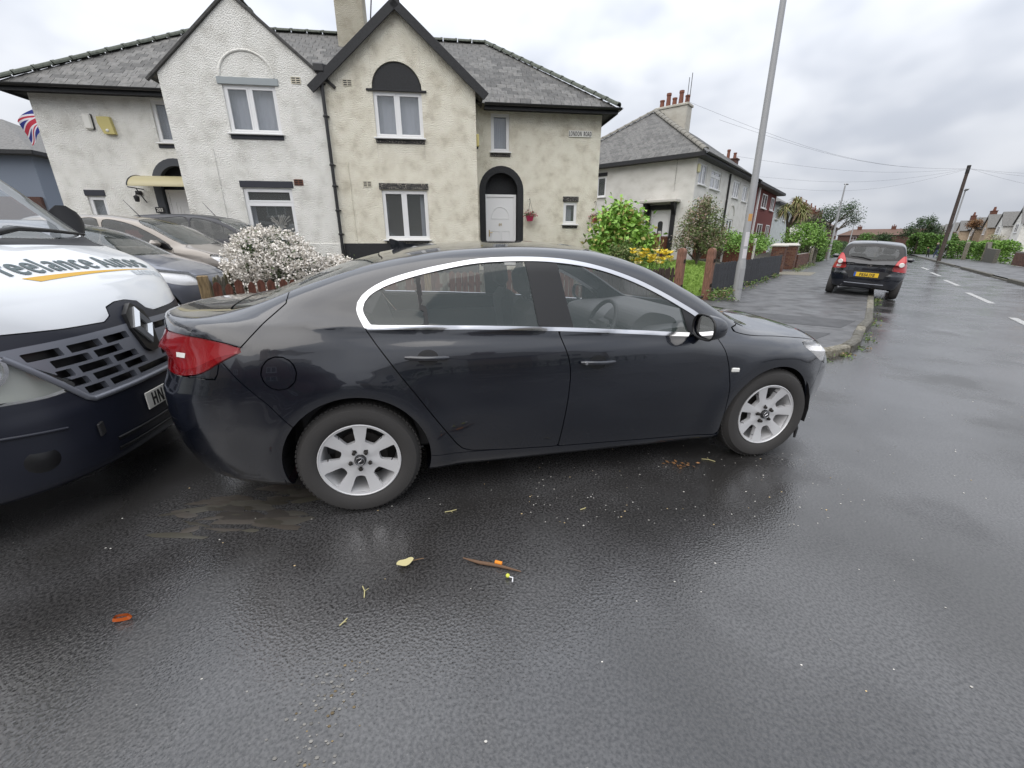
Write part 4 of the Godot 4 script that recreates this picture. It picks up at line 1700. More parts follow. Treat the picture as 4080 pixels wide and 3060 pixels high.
	g.boxt(Transform3D(Basis(), Vector3((x0 + ec) / 2, ey - 0.06, ez - 0.011)), Vector3(absf(ec - x0), 0.17, 0.022))
	g.boxt(Transform3D(Basis(), Vector3(ec - 0.011 * s, ey - 0.06, -17.3)), Vector3(0.022, 0.17, 7.55))
	part("fascia", g, M.paint_dark, roof)
	gutter(roof, Vector3(x0, ey, ez), Vector3(ec + 0.08 * s, ey, ez), Vector3(0, 0, 1))
	gutter(roof, Vector3(ec, ey, ez + 0.1), Vector3(ec, ey, rz * 2 - ez), Vector3(s, 0, 0))
	ridge_tiles(roof, Vector3(ec, ey + 0.05, ez), Vector3(re, ry + 0.02, rz), M.ridge)
	ridge_tiles(roof, Vector3(re, ry + 0.02, rz), Vector3(mid, ry + 0.02, rz), M.ridge)
	# pipe and hopper between the two, chimney on the party wall: the cream house's
	if cream:
		g = Geo.new()
		g.boxt(Transform3D(Basis(), Vector3(-3.10, 5.5, gz + 0.11)), Vector3(0.26, 0.2, 0.2), 0.03)
		g.boxt(Transform3D(Basis(), Vector3(-3.10, 5.56, gz - 0.5)), Vector3(0.3, 0.1, 1.2), 0.02)
		part("hopper", g, M.gutter, t)
		g = Geo.new()
		g.tube([Vector3(-3.10, 5.4, gz + 0.09), Vector3(-3.10, 0.15, gz + 0.09)], 0.042, 10)
		part("downpipe", g, M.gutter, t)
		for y in [5.2, 4.5, 3.4, 2.9, 2.3, 1.7]:
			g = Geo.new()
			g.lathe([Vector2(0.05, -0.03), Vector2(0.056, -0.02), Vector2(0.056, 0.02), Vector2(0.05, 0.03)], 10, Transform3D(Basis(), Vector3(-3.10, y, gz + 0.09)))
			g.box(Vector3(-3.10, y, gz + 0.03), Vector3(0.15, 0.03, 0.04))
			part("pipe_bracket", g, M.gutter, t)
		var st := thing("chimney_stack", "pale rendered chimney stack with peeling plaster between the two gables", "chimney", Vector3.ZERO, HOUSE_YAW)
		g = Geo.new()
		g.boxt(Transform3D(Basis(), Vector3(-2.98, 8.1, -16.8)), Vector3(0.86, 3.4, 0.66), 0.02)
		part("stack", g, M.chimney, st)
		g = Geo.new()
		g.boxt(Transform3D(Basis(), Vector3(-2.98, 9.85, -16.8)), Vector3(0.98, 0.12, 0.78), 0.02)
		part("cap", g, M.chimney, st)
		g = Geo.new()
		g.tube([Vector3(-2.45, 7.6, -16.6), Vector3(-2.2, 9.3, -16.6)], 0.02, 6)
		g.tube([Vector3(-2.5, 8.9, -16.6), Vector3(-1.9, 9.0, -16.6)], 0.01, 5)
		for k in 5:
			g.tube([Vector3(-2.4 + k * 0.11, 8.72, -16.6), Vector3(-2.42 + k * 0.11, 9.16, -16.6)], 0.006, 4)
		part("aerial", g, M.steel_dark, st)
		vent(t, -2.50, 5.26, GX, M.vent_cream)
		vent(t, -2.27, 2.97, GX, M.vent_cream)
		# thin surface pipe on the render
		g = Geo.new()
		g.tube([Vector3(-2.72, 3.5, gz + 0.012), Vector3(-2.70, 0.2, gz + 0.012)], 0.014, 6)
		part("cable", g, M.cream_render, t)
		build_house_fittings(t, GX, WX)
	else:
		vent(t, -3.72, 5.26, GX, M.vent_cream)
		vent(t, -4.02, 2.98, GX, M.brick_vent)
		g = Geo.new()
		g.tube([Vector3(-5.95, 3.75, gz + 0.01), Vector3(-5.95, 0.2, gz + 0.01)], 0.011, 6)
		part("cable", g, M.white_render, t)
		build_white_fittings(t, GX, WX)

func build_house_door(d: Node3D, cx: float, y0: float, cream: bool) -> void:
	var z := -0.13
	var y1 := y0 + 2.12
	var g := Geo.new()
	slats(g, cx - 0.50, y0, cx + 0.50, y1, 0.075, 0.09, Transform3D(Basis(), Vector3(0, 0, z)))
	part("door_frame", g, M.upvc, d)
	g = Geo.new()
	g.boxt(Transform3D(Basis(), Vector3(cx, (y0 + y1) / 2, z - 0.005)), Vector3(0.86, 1.98, 0.05), 0.006)
	part("door_leaf", g, M.upvc, d)
	var panels := []
	if cream:
		panels = [rect(cx - 0.30, y0 + 0.42, cx - 0.03, y0 + 1.05), rect(cx + 0.03, y0 + 0.42, cx + 0.30, y0 + 1.05), arched(cx - 0.28, y0 + 1.42, cx + 0.28, y0 + 1.46, 0.30, 12)]
	else:
		panels = [rect(cx - 0.30, y0 + 0.2, cx + 0.30, y0 + 1.80), rect(cx - 0.22, y0 + 0.3, cx + 0.22, y0 + 1.70), rect(cx - 0.14, y0 + 0.4, cx + 0.14, y0 + 1.60)]
	for p in panels:
		g = Geo.new()
		var line := []
		for q in p:
			line.append(Vector3(q.x, q.y, z + 0.022))
		g.tube(line, 0.011, 5, false, true)
		part("moulding", g, M.upvc, d)
	g = Geo.new()
	g.box(Vector3(cx, y0 + 0.30, z + 0.024), Vector3(0.26, 0.045, 0.012), Basis.IDENTITY, 0.004)
	part("letter_plate", g, M.chrome, d)
	g = Geo.new()
	g.box(Vector3(cx - 0.36, y0 + 0.98, z + 0.024), Vector3(0.03, 0.2, 0.01), Basis.IDENTITY, 0.004)
	g.tube([Vector3(cx - 0.36, y0 + 1.0, z + 0.03), Vector3(cx - 0.36, y0 + 1.0, z + 0.06), Vector3(cx - 0.26, y0 + 1.0, z + 0.06)], 0.009, 6)
	part("handle", g, M.brass, d)

func letters(parent: Node3D, called: String, txt: String, h: float, m: Material, xf: Transform3D, depth := 0.004, sq := 1.0) -> MeshInstance3D:
	var f := SystemFont.new()
	f.font_names = PackedStringArray(["Droid Sans"])
	f.font_weight = 700
	var t := TextMesh.new()
	t.font = f
	t.text = txt
	t.font_size = 64
	t.pixel_size = h / 46.0
	t.depth = depth
	t.curve_step = 1.5
	return part(called, t, m, parent, xf * Transform3D(Basis.from_scale(Vector3(sq, 1, 1)), Vector3.ZERO))

func build_house_fittings(t: Node3D, GX: Transform3D, WX: Transform3D) -> void:
	# street name plate
	var s := thing("street_sign", "white street name plate reading LONDON ROAD on the cream wall", "sign", (Transform3D(Basis(Vector3.UP, HOUSE_YAW), Vector3.ZERO) * WX) * Vector3(3.92, 4.6, 0.012), HOUSE_YAW)
	var g := Geo.new()
	g.prism(pv([-0.36, -0.07, -0.33, -0.085, 0.34, -0.08, 0.36, -0.06, 0.36, 0.08, 0.03, 0.085, 0.01, 0.072, -0.01, 0.085, -0.36, 0.085]), 0.0, 0.02)
	part("plate", g, M.sign_white, s)
	letters(s, "lettering", "LONDON  ROAD", 0.12, M.sign_ink, Transform3D(Basis(), Vector3(0, -0.002, 0.021)), 0.003, 0.56)
	# alarm box on the return wall
	var a := thing("alarm_box", "yellow alarm box on the side of the cream gable", "alarm box", (Transform3D(Basis(Vector3.UP, HOUSE_YAW), Vector3.ZERO)) * Vector3(0.69, 4.1, -12.75), HOUSE_YAW + PI / 2)
	g = Geo.new()
	g.box(Vector3(0, 0, 0.04), Vector3(0.2, 0.3, 0.08), Basis.IDENTITY, 0.02)
	part("cover", g, M.alarm_yellow, a)
	g = Geo.new()
	g.box(Vector3(0, -0.17, 0.03), Vector3(0.1, 0.04, 0.05), Basis.IDENTITY, 0.01)
	part("lamp_lens", g, M.plastic, a)
	# hanging baskets
	hanging_basket(Vector3(2.37, 2.25, -13.7), "pink hanging basket beside the white front door", 31)
	hanging_basket(Vector3(4.50, 2.2, -13.7), "pink hanging basket at the right corner of the cream house", 32)
	# door number
	letters(t, "door_number", "01", 0.07, M.brass, WX * Transform3D(Basis(), Vector3(1.47, 2.02, -0.098)), 0.004)

func hanging_basket(at_: Vector3, label: String, seed_: int) -> void:
	var o := thing("hanging_basket", label, "hanging basket", Transform3D(Basis(Vector3.UP, HOUSE_YAW), Vector3.ZERO) * at_, HOUSE_YAW, "hanging baskets")
	var g := Geo.new()
	g.lathe([Vector2(0.0, -0.14), Vector2(0.09, -0.13), Vector2(0.13, 0.02), Vector2(0.135, 0.03), Vector2(0.12, 0.03), Vector2(0.0, 0.02)], 16)
	part("pot", g, M.pink_pot, o)
	g = Geo.new()
	g.tube([Vector3(0, 0.5, -0.19), Vector3(0, 0.52, -0.05), Vector3(0, 0.46, 0.0)], 0.008, 5)
	for k in 3:
		var a := TAU * k / 3
		g.tube([Vector3(0, 0.46, 0), Vector3(cos(a) * 0.125, 0.03, sin(a) * 0.125)], 0.003, 4)
	part("hanger", g, M.steel_dark, o)
	var rg := RandomNumberGenerator.new()
	rg.seed = seed_
	g = Geo.new()
	g.tinted = true
	for k in 150:
		var d := Vector3(rg.randfn(), rg.randfn() * 0.6, rg.randfn()).normalized() * rg.randf_range(0.06, 0.24)
		d.y = absf(d.y) * 0.8 - (d.length() * 0.25)
		g.col = Color(0.05, 0.10, 0.03) if rg.randf() < 0.6 else Color(0.45, 0.03, 0.08)
		leaf(g, Vector3(0, 0.06, 0) + d, rg, 0.055, 0.035)
	part("flowers", g, M.leaf, o)

func build_white_fittings(t: Node3D, GX: Transform3D, WX: Transform3D) -> void:
	var H := Transform3D(Basis(Vector3.UP, HOUSE_YAW), Vector3.ZERO)
	var a := thing("alarm_box", "white alarm box high on the white house, left of the yellow one", "alarm box", H * Vector3(-9.48, 4.5, -13.9), HOUSE_YAW)
	var g := Geo.new()
	g.box(Vector3(0, 0, 0.04), Vector3(0.2, 0.36, 0.08), Basis.IDENTITY, 0.03)
	part("cover", g, M.sign_white, a)
	g = Geo.new()
	g.box(Vector3(0.09, 0, 0.02), Vector3(0.05, 0.36, 0.04), Basis.IDENTITY, 0.01)
	part("side_band", g, M.plastic, a)
	var b := thing("alarm_box", "yellow alarm box on the white house, right of the white one", "alarm box", H * Vector3(-9.05, 4.42, -13.9), HOUSE_YAW)
	g = Geo.new()
	g.prism(pv([-0.17, 0.2, 0.13, 0.2, 0.18, -0.2, -0.08, -0.2, -0.17, 0.05]), 0.0, 0.1)
	part("cover", g, M.alarm_yellow, b)
	g = Geo.new()
	g.lathe([Vector2(0, 0.03), Vector2(0.03, 0.02), Vector2(0.04, 0)], 10, Transform3D(Basis(Vector3.RIGHT, PI / 2), Vector3(0.02, -0.12, 0.1)))
	part("lamp_lens", g, M.lamp_white, b)
	# porch canopy
	var c := thing("door_canopy", "curved beige plastic canopy over the white house's door", "canopy", H * Vector3(-7.85, 2.95, -13.9), HOUSE_YAW)
	g = Geo.new()
	var n := 10
	for k in n:
		var f := func(t_: float) -> Vector3: return Vector3(0, 0.34 * cos(t_ * 1.45) - 0.06, 0.62 * sin(t_ * 1.45))
		var p: Vector3 = f.call(float(k) / n)
		var q: Vector3 = f.call(float(k + 1) / n)
		for e in [0.0, -0.02]:
			g.flat([p + Vector3(-0.75, e, 0), p + Vector3(0.75, e, 0), q + Vector3(0.75, e, 0), q + Vector3(-0.75, e, 0)], Vector3(0, 1 + e * 200.0, 0.3))
	part("sheet", g, M.canopy, c)
	for x in [-0.75, 0.75]:
		g = Geo.new()
		var pts := []
		for k in n + 1:
			pts.append(Vector3(x, 0.34 * cos(k * 1.45 / n) - 0.06, 0.62 * sin(k * 1.45 / n)))
		g.tube(pts, 0.016, 6)
		g.tube([Vector3(x, -0.06, 0.0), Vector3(x, -0.06, 0.6)], 0.014, 6)
		g.tube([Vector3(x, -0.4, 0.0), Vector3(x, -0.06, 0.3)], 0.014, 6)
		part("bracket", g, M.plastic, c)
	# lantern and its cable
	var l := thing("wall_lantern", "dark wall lantern under the canopy edge of the white house", "lantern", H * Vector3(-8.72, 2.72, -13.9), HOUSE_YAW)
	g = Geo.new()
	g.box(Vector3(0, 0.08, 0.04), Vector3(0.16, 0.1, 0.08), Basis.IDENTITY, 0.02)
	g.tube([Vector3(0, 0.05, 0.08), Vector3(0, 0.08, 0.16), Vector3(0, 0.0, 0.18)], 0.012, 6)
	part("arm", g, M.plastic, l)
	g = Geo.new()
	g.lathe([Vector2(0.0, -0.12), Vector2(0.05, -0.11), Vector2(0.07, 0.02), Vector2(0.03, 0.05), Vector2(0, 0.06)], 8, Transform3D(Basis(), Vector3(0, -0.05, 0.18)))
	part("shade", g, M.plastic, l)
	# number plaque
	var p := thing("number_plaque", "small black plaque reading 203 beside the white house's door", "plaque", H * Vector3(-8.30, 2.36, -13.88), HOUSE_YAW)
	g = Geo.new()
	g.box(Vector3.ZERO, Vector3(0.24, 0.15, 0.015), Basis.IDENTITY, 0.005)
	part("plate", g, M.plastic, p)
	letters(p, "digits", "203", 0.09, M.sign_white, Transform3D(Basis(), Vector3(0, 0, 0.009)), 0.003, 0.8)
	# flower display in the lower window
	var f := thing("pampas_plant", "dried pampas plumes standing inside the white house's lower window", "plant", H * Vector3(-4.75, 1.6, -12.85), HOUSE_YAW)
	g = Geo.new()
	g.lathe([Vector2(0, 0), Vector2(0.09, 0.0), Vector2(0.11, 0.12), Vector2(0.07, 0.2), Vector2(0.0, 0.2)], 12)
	part("pot", g, M.plastic, f)
	g = Geo.new()
	var rg := RandomNumberGenerator.new()
	rg.seed = 5
	g.tinted = true
	for k in 16:
		var d := Vector3(rg.randf_range(-0.3, 0.3), rg.randf_range(0.35, 0.6), rg.randf_range(-0.08, 0.08))
		g.col = Color(0.45, 0.42, 0.38)
		g.tube([Vector3(0, 0.18, 0), d * 0.55 + Vector3(0, 0.14, 0), d], [0.003, 0.012, 0.022], 5)
	part("plumes", g, M.leaf, f)

# ---------------------------------------------------------------- the van behind the saloon
func front_poly(p: PackedVector2Array, xmin := -0.8) -> Callable:
	# region given in front view, as (distance from the middle, height)
	var b := bounds(p)
	return func(q: Vector3) -> float:
		return maxf(sdp(p, b, Vector2(q.z, q.y)), xmin - q.x)

func build_van() -> void:
	var yaw := 0.20
	var o := Vector3(-2.40, 0, -2.745) + Vector3(sin(yaw), 0, cos(yaw)) * 0.065
	var t := thing("panel_van", "white panel van with black bumper and lettered bonnet behind the saloon", "van", o, yaw)
	var b := Body.new()
	b.W = 1.03
	b.flare = 0.0
	b.xf0 = -0.95
	b.xr0 = -5.0
	b.pexp = 3.1
	b.pexp_rear = 6.0
	b.sec = lut([[0.1, 0.93], [0.25, 0.955], [0.5, 0.99], [0.8, 1.0], [1.2, 1.0], [1.5, 0.985], [2.4, 0.93]])
	b.xr = lut([[0.1, -5.5], [2.4, -5.5]])
	b.xf = lut([[0.1, -0.16], [0.2, -0.08], [0.32, -0.015], [0.45, 0.0], [0.62, 0.0], [0.70, -0.015], [0.85, -0.04], [1.0, -0.07], [1.2, -0.12]])
	b.btop = lut([[-6.0, 1.5], [-1.2, 1.56], [-0.85, 1.55], [-0.7, 1.515], [-0.6, 1.48], [-0.44, 1.415], [-0.3, 1.335], [-0.18, 1.225], [-0.1, 1.12], [-0.05, 1.03], [0.1, 0.8]])
	b.bbot = lut([[-6.0, 0.3], [-1.2, 0.25], [-0.4, 0.23], [0.1, 0.25]])
	b.crown = lut([[-6.0, 0.02], [-1.2, 0.03], [-0.6, 0.055], [0.1, 0.05]])
	b.kb = lut([[-6.0, 0.06], [-1.2, 0.08], [-0.3, 0.10], [0.1, 0.08]])
	b.ctop = lut([[-6.0, 2.33], [-2.0, 2.33], [-1.7, 2.30], [-1.45, 2.19], [-1.2, 2.01], [-0.9, 1.71], [-0.7, 1.51], [-0.5, 1.30], [-0.3, 1.08], [0.2, 0.5]])
	b.cplan = lut([[-6.0, 1.015], [-1.8, 1.0], [-1.3, 0.99], [-0.85, 0.965], [-0.6, 0.92], [-0.4, 0.8], [0.2, 0.5]])
	b.belt = lut([[-6.0, 1.5], [0.2, 1.5]])
	b.tumble = 0.14
	b.ccrown = 0.05
	b.kc = 0.14
	b.ks = 0.03
	var rest: Array[TM] = [b.skin(Vector3(-5.65, 0.14, 0), Vector3(0.16, 2.42, 1.12), 0.05)]
	for e in [[-0.85, 0.34, 0.40], [-4.55, 0.34, 0.40]]:
		carve(rest, func(p: Vector3) -> float: return maxf(Vector2(p.x - e[0], p.y - e[1]).length() - e[2], 0.6 - p.z))
	var screen := carve(rest, top_poly(smooth_loop(vv([-0.70, -0.2, -0.70, 0.0, -0.71, 0.4, -0.75, 0.74, -0.81, 0.87, -0.92, 0.90, -1.2, 0.885, -1.42, 0.84, -1.5, 0.6, -1.52, 0.3, -1.52, -0.2]), 4), 1.38), 0.01)
	var cowl := carve(rest, top_poly(smooth_loop(vv([-0.60, -0.2, -0.60, 0.0, -0.61, 0.4, -0.635, 0.72, -0.68, 0.90, -0.80, 0.93, -0.81, 0.86, -0.74, 0.74, -0.71, -0.2]), 4), 1.25), 0.004)
	# side window of the cab
	var cab := carve(rest, side_poly(smooth_loop(vv([-0.98, 1.56, -1.1, 1.70, -1.35, 1.95, -1.5, 2.06, -2.0, 2.08, -2.05, 1.98, -2.05, 1.6, -2.0, 1.5, -1.3, 1.48]), 3), 0.6), 0.01)
	# the nose gets a finer mesh for its sharp outlines
	var back_body := rest[0].clip(gval(rest[0], func(q: Vector3) -> float: return q.x + 0.58), true)
	var fine := finer(finer(rest[0].clip(gval(rest[0], func(q: Vector3) -> float: return -0.58 - q.x), true)))
	b.settle(fine)
	rest[0] = fine
	# lamp, black mask and grille field, in front view
	var lamp := carve(rest, front_poly(smooth_loop(vv([0.585, 0.775, 0.68, 0.745, 0.85, 0.755, 1.2, 0.80, 1.2, 1.15, 1.10, 1.27, 0.98, 1.20, 0.86, 1.07, 0.70, 0.89]), 4), -0.72), 0.008)
	var field := carve(rest, front_poly(pv([-0.2, 0.655, 0.50, 0.655, 0.56, 0.68, 0.60, 0.73, 0.80, 1.0, 0.70, 1.005, -0.2, 1.01]), -0.5), 0.0)
	var mask := carve(rest, front_poly(pv([-0.2, 1.0, 0.8, 0.99, 0.99, 1.075, 0.94, 1.09, 0.5, 1.055, 0.24, 1.045, 0.175, 1.07, 0.145, 1.12, 0.05, 1.14, -0.2, 1.14]), -0.5), 0.006)
	var bumper := carve(rest, func(p: Vector3) -> float: return p.y - lerpf(0.76, 0.80, clampf((p.z - 0.6) * 3.0, 0.0, 1.0)), 0.006)
	part("body", both(back_body, 0.0, 0.0), M.paint_white, t)
	part("bonnet", both(rest[0], 0.0, 0.015), M.paint_white, t)
	part("windscreen", both(screen, -0.006), M.glass, t)
	part("windscreen_cowl", both(cowl, -0.004, 0.02), M.plastic, t)
	part("front_bumper", both(bumper, 0.0, 0.015), M.plastic_navy, t)
	part("grille_mask", both(mask, 0.002, 0.02), M.plastic_navy, t)
	part("grille_back", both(field, -0.06), M.trim_black, t)
	for s in [false, true]:
		var k := -1.0 if s else 1.0
		part("side_window", one(cab, s, -0.006), M.glass_tint, t)
		part("headlight", one(lamp, s, 0.0), M.lamp_clear, t)
		var g := Geo.new()
		g.add(lamp, -0.055, s, 0.0)
		part("headlight_housing", g, M.lamp_inner, t)
		g = Geo.new()
		var c := b.nose(0.93, 0.84, 1.0) + Vector3(-0.02, 0, 0)
		c.z *= k
		var ax := Transform3D(Basis(Vector3.UP, -0.9 * k) * Basis(Vector3.BACK, -PI / 2), c)
		g.lathe([Vector2(0.105, -0.02), Vector2(0.105, 0.0), Vector2(0.09, 0.002), Vector2(0.07, -0.03), Vector2(0.03, -0.05), Vector2(0, -0.05)], 24, ax)
		part("headlight_bowl", g, M.chrome, t)
		g = Geo.new()
		g.lathe([Vector2(0.0, 0.004), Vector2(0.06, 0.0), Vector2(0.075, -0.012)], 20, Transform3D(Basis(Vector3.UP, -0.7 * k) * Basis(Vector3.BACK, -PI / 2), b.nose(0.44, 0.80, 1.0) * Vector3(1, 1, k)))
		part("fog_lamp_cover", g, M.trim_black, t)
		# fog lamp recess line across the bumper side
		g = Geo.new()
		var line := []
		for i in 12:
			var f := i / 11.0
			var q := b.nose(lerpf(0.565, 0.615, f), lerpf(0.70, 0.99, f), 1.0)
			line.append(Vector3(q.x + 0.002, q.y, q.z * k))
		g.tube(line, 0.009, 6)
		part("bumper_crease", g, M.plastic_navy, t)
		g = Geo.new()
		var mp := []
		for i in 7:
			mp.append(Vector3(-1.02, 1.50 + i * 0.045, 1.10 * k))
		g.tube(mp, [0.04, 0.085, 0.10, 0.105, 0.10, 0.08, 0.03], 12)
		g.tube([Vector3(-1.02, 1.55, 0.95 * k), Vector3(-1.02, 1.55, 1.08 * k)], 0.03, 8)
		part("door_mirror", g, M.plastic, t)
	# grille: one moulded plate pierced by staggered slots, so that each slot has its own edge and depth
	var plate := [finer(field)]
	b.settle(plate[0])
	var rows := 5
	for i in rows:
		var y := 0.95 - i * 0.057
		var limit := lerpf(0.565, 0.775, (y - 0.69) / 0.30) - 0.03
		var z := 0.125 if y > 0.82 else (0.075 if i % 2 else 0.0)
		if i % 2 and y > 0.82:
			z += 0.10
		while z < limit - 0.03:
			var e := minf(z + 0.192, limit)
			var r := 0.0215
			var slot := smooth_loop(vv([z + 0.004, y - r, e - 0.004, y - r, e + 0.006, y + r, z + 0.014, y + r]), 1)
			if z == 0.0:
				slot = pv([-0.03, y - r, e - 0.004, y - r, e + 0.006, y + r, -0.03, y + r])
			carve(plate, front_poly(slot, -0.6))
			z += 0.218
	part("grille", both(plate[0], 0.004, 0.035), M.satin, t)
	for e in [1.0, -1.0]:
		var pts := []
		for k in 15:
			var q := b.nose(0.672, lerpf(0.0, 0.55, k / 14.0), 1.0)
			pts.append(Vector3(q.x + 0.006, q.y, q.z * e))
		for k in 7:
			var q := b.nose(lerpf(0.69, 0.97, k / 6.0), lerpf(0.575, 0.775, k / 6.0), 1.0)
			pts.append(Vector3(q.x + 0.004, q.y, q.z * e))
		var gg := Geo.new()
		gg.tube(pts, 0.016, 6)
		part("grille_surround", gg, M.satin, t)
	# diamond emblem on its dark shield
	var n := b.nose(0.98, 0.0, 1.0)
	var em := Node3D.new()
	em.name = "emblem"
	em.transform = Transform3D(Basis(Vector3.UP, PI / 2) * Basis(Vector3.RIGHT, -0.22), n + Vector3(0.022, 0, 0))
	t.add_child(em)
	var g := Geo.new()
	g.prism(pv([0.0, 0.15, 0.085, 0.09, 0.105, 0.0, 0.07, -0.14, 0.03, -0.17, -0.03, -0.17, -0.07, -0.14, -0.105, 0.0, -0.085, 0.09]), -0.03, 0.0)
	part("shield", g, M.trim_black, em)
	g = Geo.new()
	var W := 0.088
	var H := 0.122
	var ou := [Vector3(0, H, 0.012), Vector3(W, 0, 0.012), Vector3(0, -H, 0.012), Vector3(-W, 0, 0.012)]
	for i in 4:
		var a: Vector3 = ou[i]
		var c: Vector3 = ou[(i + 1) % 4]
		var ai := Vector3(a.x * 0.42, a.y * 0.42, 0.012)
		var ci := Vector3(c.x * 0.42, c.y * 0.42, 0.012)
		var am := (a + ai) * 0.5 + Vector3(0, 0, 0.016)
		var cm := (c + ci) * 0.5 + Vector3(0, 0, 0.016)
		g.flat([a, c, cm, am], Vector3(0, 0, 1))
		g.flat([am, cm, ci, ai], Vector3(0, 0, 1))
		g.flat([a, c, c * Vector3(1, 1, 0), a * Vector3(1, 1, 0)], a + c)
		g.flat([ai, ci, ci * Vector3(1, 1, 0), ai * Vector3(1, 1, 0)], -(a + c))
	part("diamond", g, M.bright, em)
	# number plate
	var pl := Node3D.new()
	pl.name = "number_plate"
	pl.transform = Transform3D(Basis(Vector3.UP, PI / 2), Vector3(0.012, 0.535, 0.0))
	t.add_child(pl)
	g = Geo.new()
	g.box(Vector3.ZERO, Vector3(0.52, 0.111, 0.008), Basis.IDENTITY, 0.003)
	part("plate", g, M.sign_white, pl)
	letters(pl, "characters", "HN16", 0.085, M.sign_ink, Transform3D(Basis(), Vector3(-0.105, -0.003, 0.005)), 0.002, 0.72)
	# lower air intake and tow cover
	for y in [0.40, 0.335]:
		g = Geo.new()
		var pts := []
		for k in 15:
			var q := b.nose(y, lerpf(-0.5, 0.5, k / 14.0), 1.0)
			pts.append(q + Vector3(0.001, 0, 0))
		g.tube(pts, 0.012, 6)
		part("intake_bar", g, M.trim_black, t)
	g = Geo.new()
	g.box(b.nose(0.50, 0.56, 1.0) + Vector3(0.0, 0, 0), Vector3(0.012, 0.075, 0.10), Basis(Vector3.UP, 0.28), 0.004)
	part("tow_cover", g, M.plastic, t)
	# lettering on the bonnet: bent onto the surface
	bonnet_text(t, b, "Freelance Autos", 0.535, -0.295, 1.22, 0.14, M.ink_grey)
	bonnet_text(t, b, "BLACKPOOL", -0.42, -0.235, 0.31, 0.04, M.ink_pale)
	g = Geo.new()
	var tip := Vector2(-0.28, -0.68)
	var c1 := Vector2(-0.28, 0.42)
	var c2 := Vector2(-0.252, 0.345)
	for k in 24:
		var q := []
		for e in [[k, c1], [k + 1, c1], [k + 1, c2], [k, c2]]:
			var p: Vector2 = (e[1] as Vector2).lerp(tip, e[0] / 24.0)
			q.append(b.lift(p.x, p.y) + Vector3(0.001, 0.002, 0))
		g.flat(q, Vector3(0.3, 1, 0))
	part("yellow_swoosh", g, M.swoosh, t)
	# wipers
	for e in [[-0.66, 0.12, -0.74, -0.80], [-0.66, 0.75, -0.80, 0.1]]:
		g = Geo.new()
		var a := b.lift(e[0], e[1]) + Vector3(0.01, 0.02, 0)
		var c := b.lift(e[2], e[3], 2.6) + Vector3(0.015, 0.03, 0)
		g.tube([a, a.lerp(c, 0.3) + Vector3(0.02, 0.045, 0), a.lerp(c, 0.62) + Vector3(0.01, 0.03, 0), c], [0.022, 0.017, 0.014, 0.008], 6)
		part("wiper", g, M.trim_black, t)
	for e in [[-0.85, 1.0], [-0.85, -1.0], [-4.55, 1.0], [-4.55, -1.0]]:
		make_wheel(t, Vector3(e[0], 0.335, 0.87 * e[1]), e[1], 0.335, 0.205, 0.22, 6, 0.2, 0.0, "alloy", false)
	# inside the cab
	g = Geo.new()
	g.prism(pv([-1.1, 0.6, -1.15, 1.42, -0.95, 1.48, -0.74, 1.46, -0.66, 0.6]), -0.85, 0.85)
	part("dashboard", g, M.dash, t)
	for z in [-0.45, 0.45]:
		g = Geo.new()
		seat(g, -2.0, z, 0.5, 0.95)
		part("seat", g, M.fabric, t)
	g = Geo.new()
	g.box(Vector3(-2.35, 1.3, 0), Vector3(0.03, 1.8, 1.8))
	part("bulkhead", g, M.room, t)
	g = Geo.new()
	g.box(Vector3(-0.9, 1.497, -0.2), Vector3(0.1, 0.006, 0.4))
	part("paper_sheet", g, M.sign_white, t)

func bonnet_text(t: Node3D, b: Body, txt: String, z0: float, x0: float, length: float, h: float, m: Material) -> void:
	var f := SystemFont.new()
	f.font_names = PackedStringArray(["Droid Sans"])
	f.font_weight = 600
	var tm := TextMesh.new()
	tm.font = f
	tm.text = txt
	tm.font_size = 64
	tm.pixel_size = 0.01
	tm.depth = 0.02
	tm.curve_step = 1.0
	tm.horizontal_alignment = HORIZONTAL_ALIGNMENT_LEFT
	tm.vertical_alignment = VERTICAL_ALIGNMENT_BOTTOM
	var bb := tm.get_aabb()
	var g := Geo.new()
	for s in tm.get_surface_count():
		var a := tm.surface_get_arrays(s)
		var v: PackedVector3Array = a[Mesh.ARRAY_VERTEX]
		var n: PackedVector3Array = a[Mesh.ARRAY_NORMAL]
		var ix: PackedInt32Array = a[Mesh.ARRAY_INDEX]
		var st := g.v.size()
		for i in v.size():
			var u := (v[i].x - bb.position.x) / bb.size.x
			var w := (v[i].y - bb.position.y) / bb.size.y
			var q := b.lift(x0 - w * h * 0.85, z0 - u * length)
			var up := v[i].z / 0.02 + 0.5
			g.vert(q + Vector3(0.35, 0.9, 0).normalized() * (0.004 + 0.001 * up), Vector3(0.45, 0.88, 0))
		for i in range(0, ix.size(), 3):
			g.face(st + ix[i], st + ix[i + 1], st + ix[i + 2])
	part("lettering", g, m, t)

# ---------------------------------------------------------------- small hatchbacks
var hatch := {}

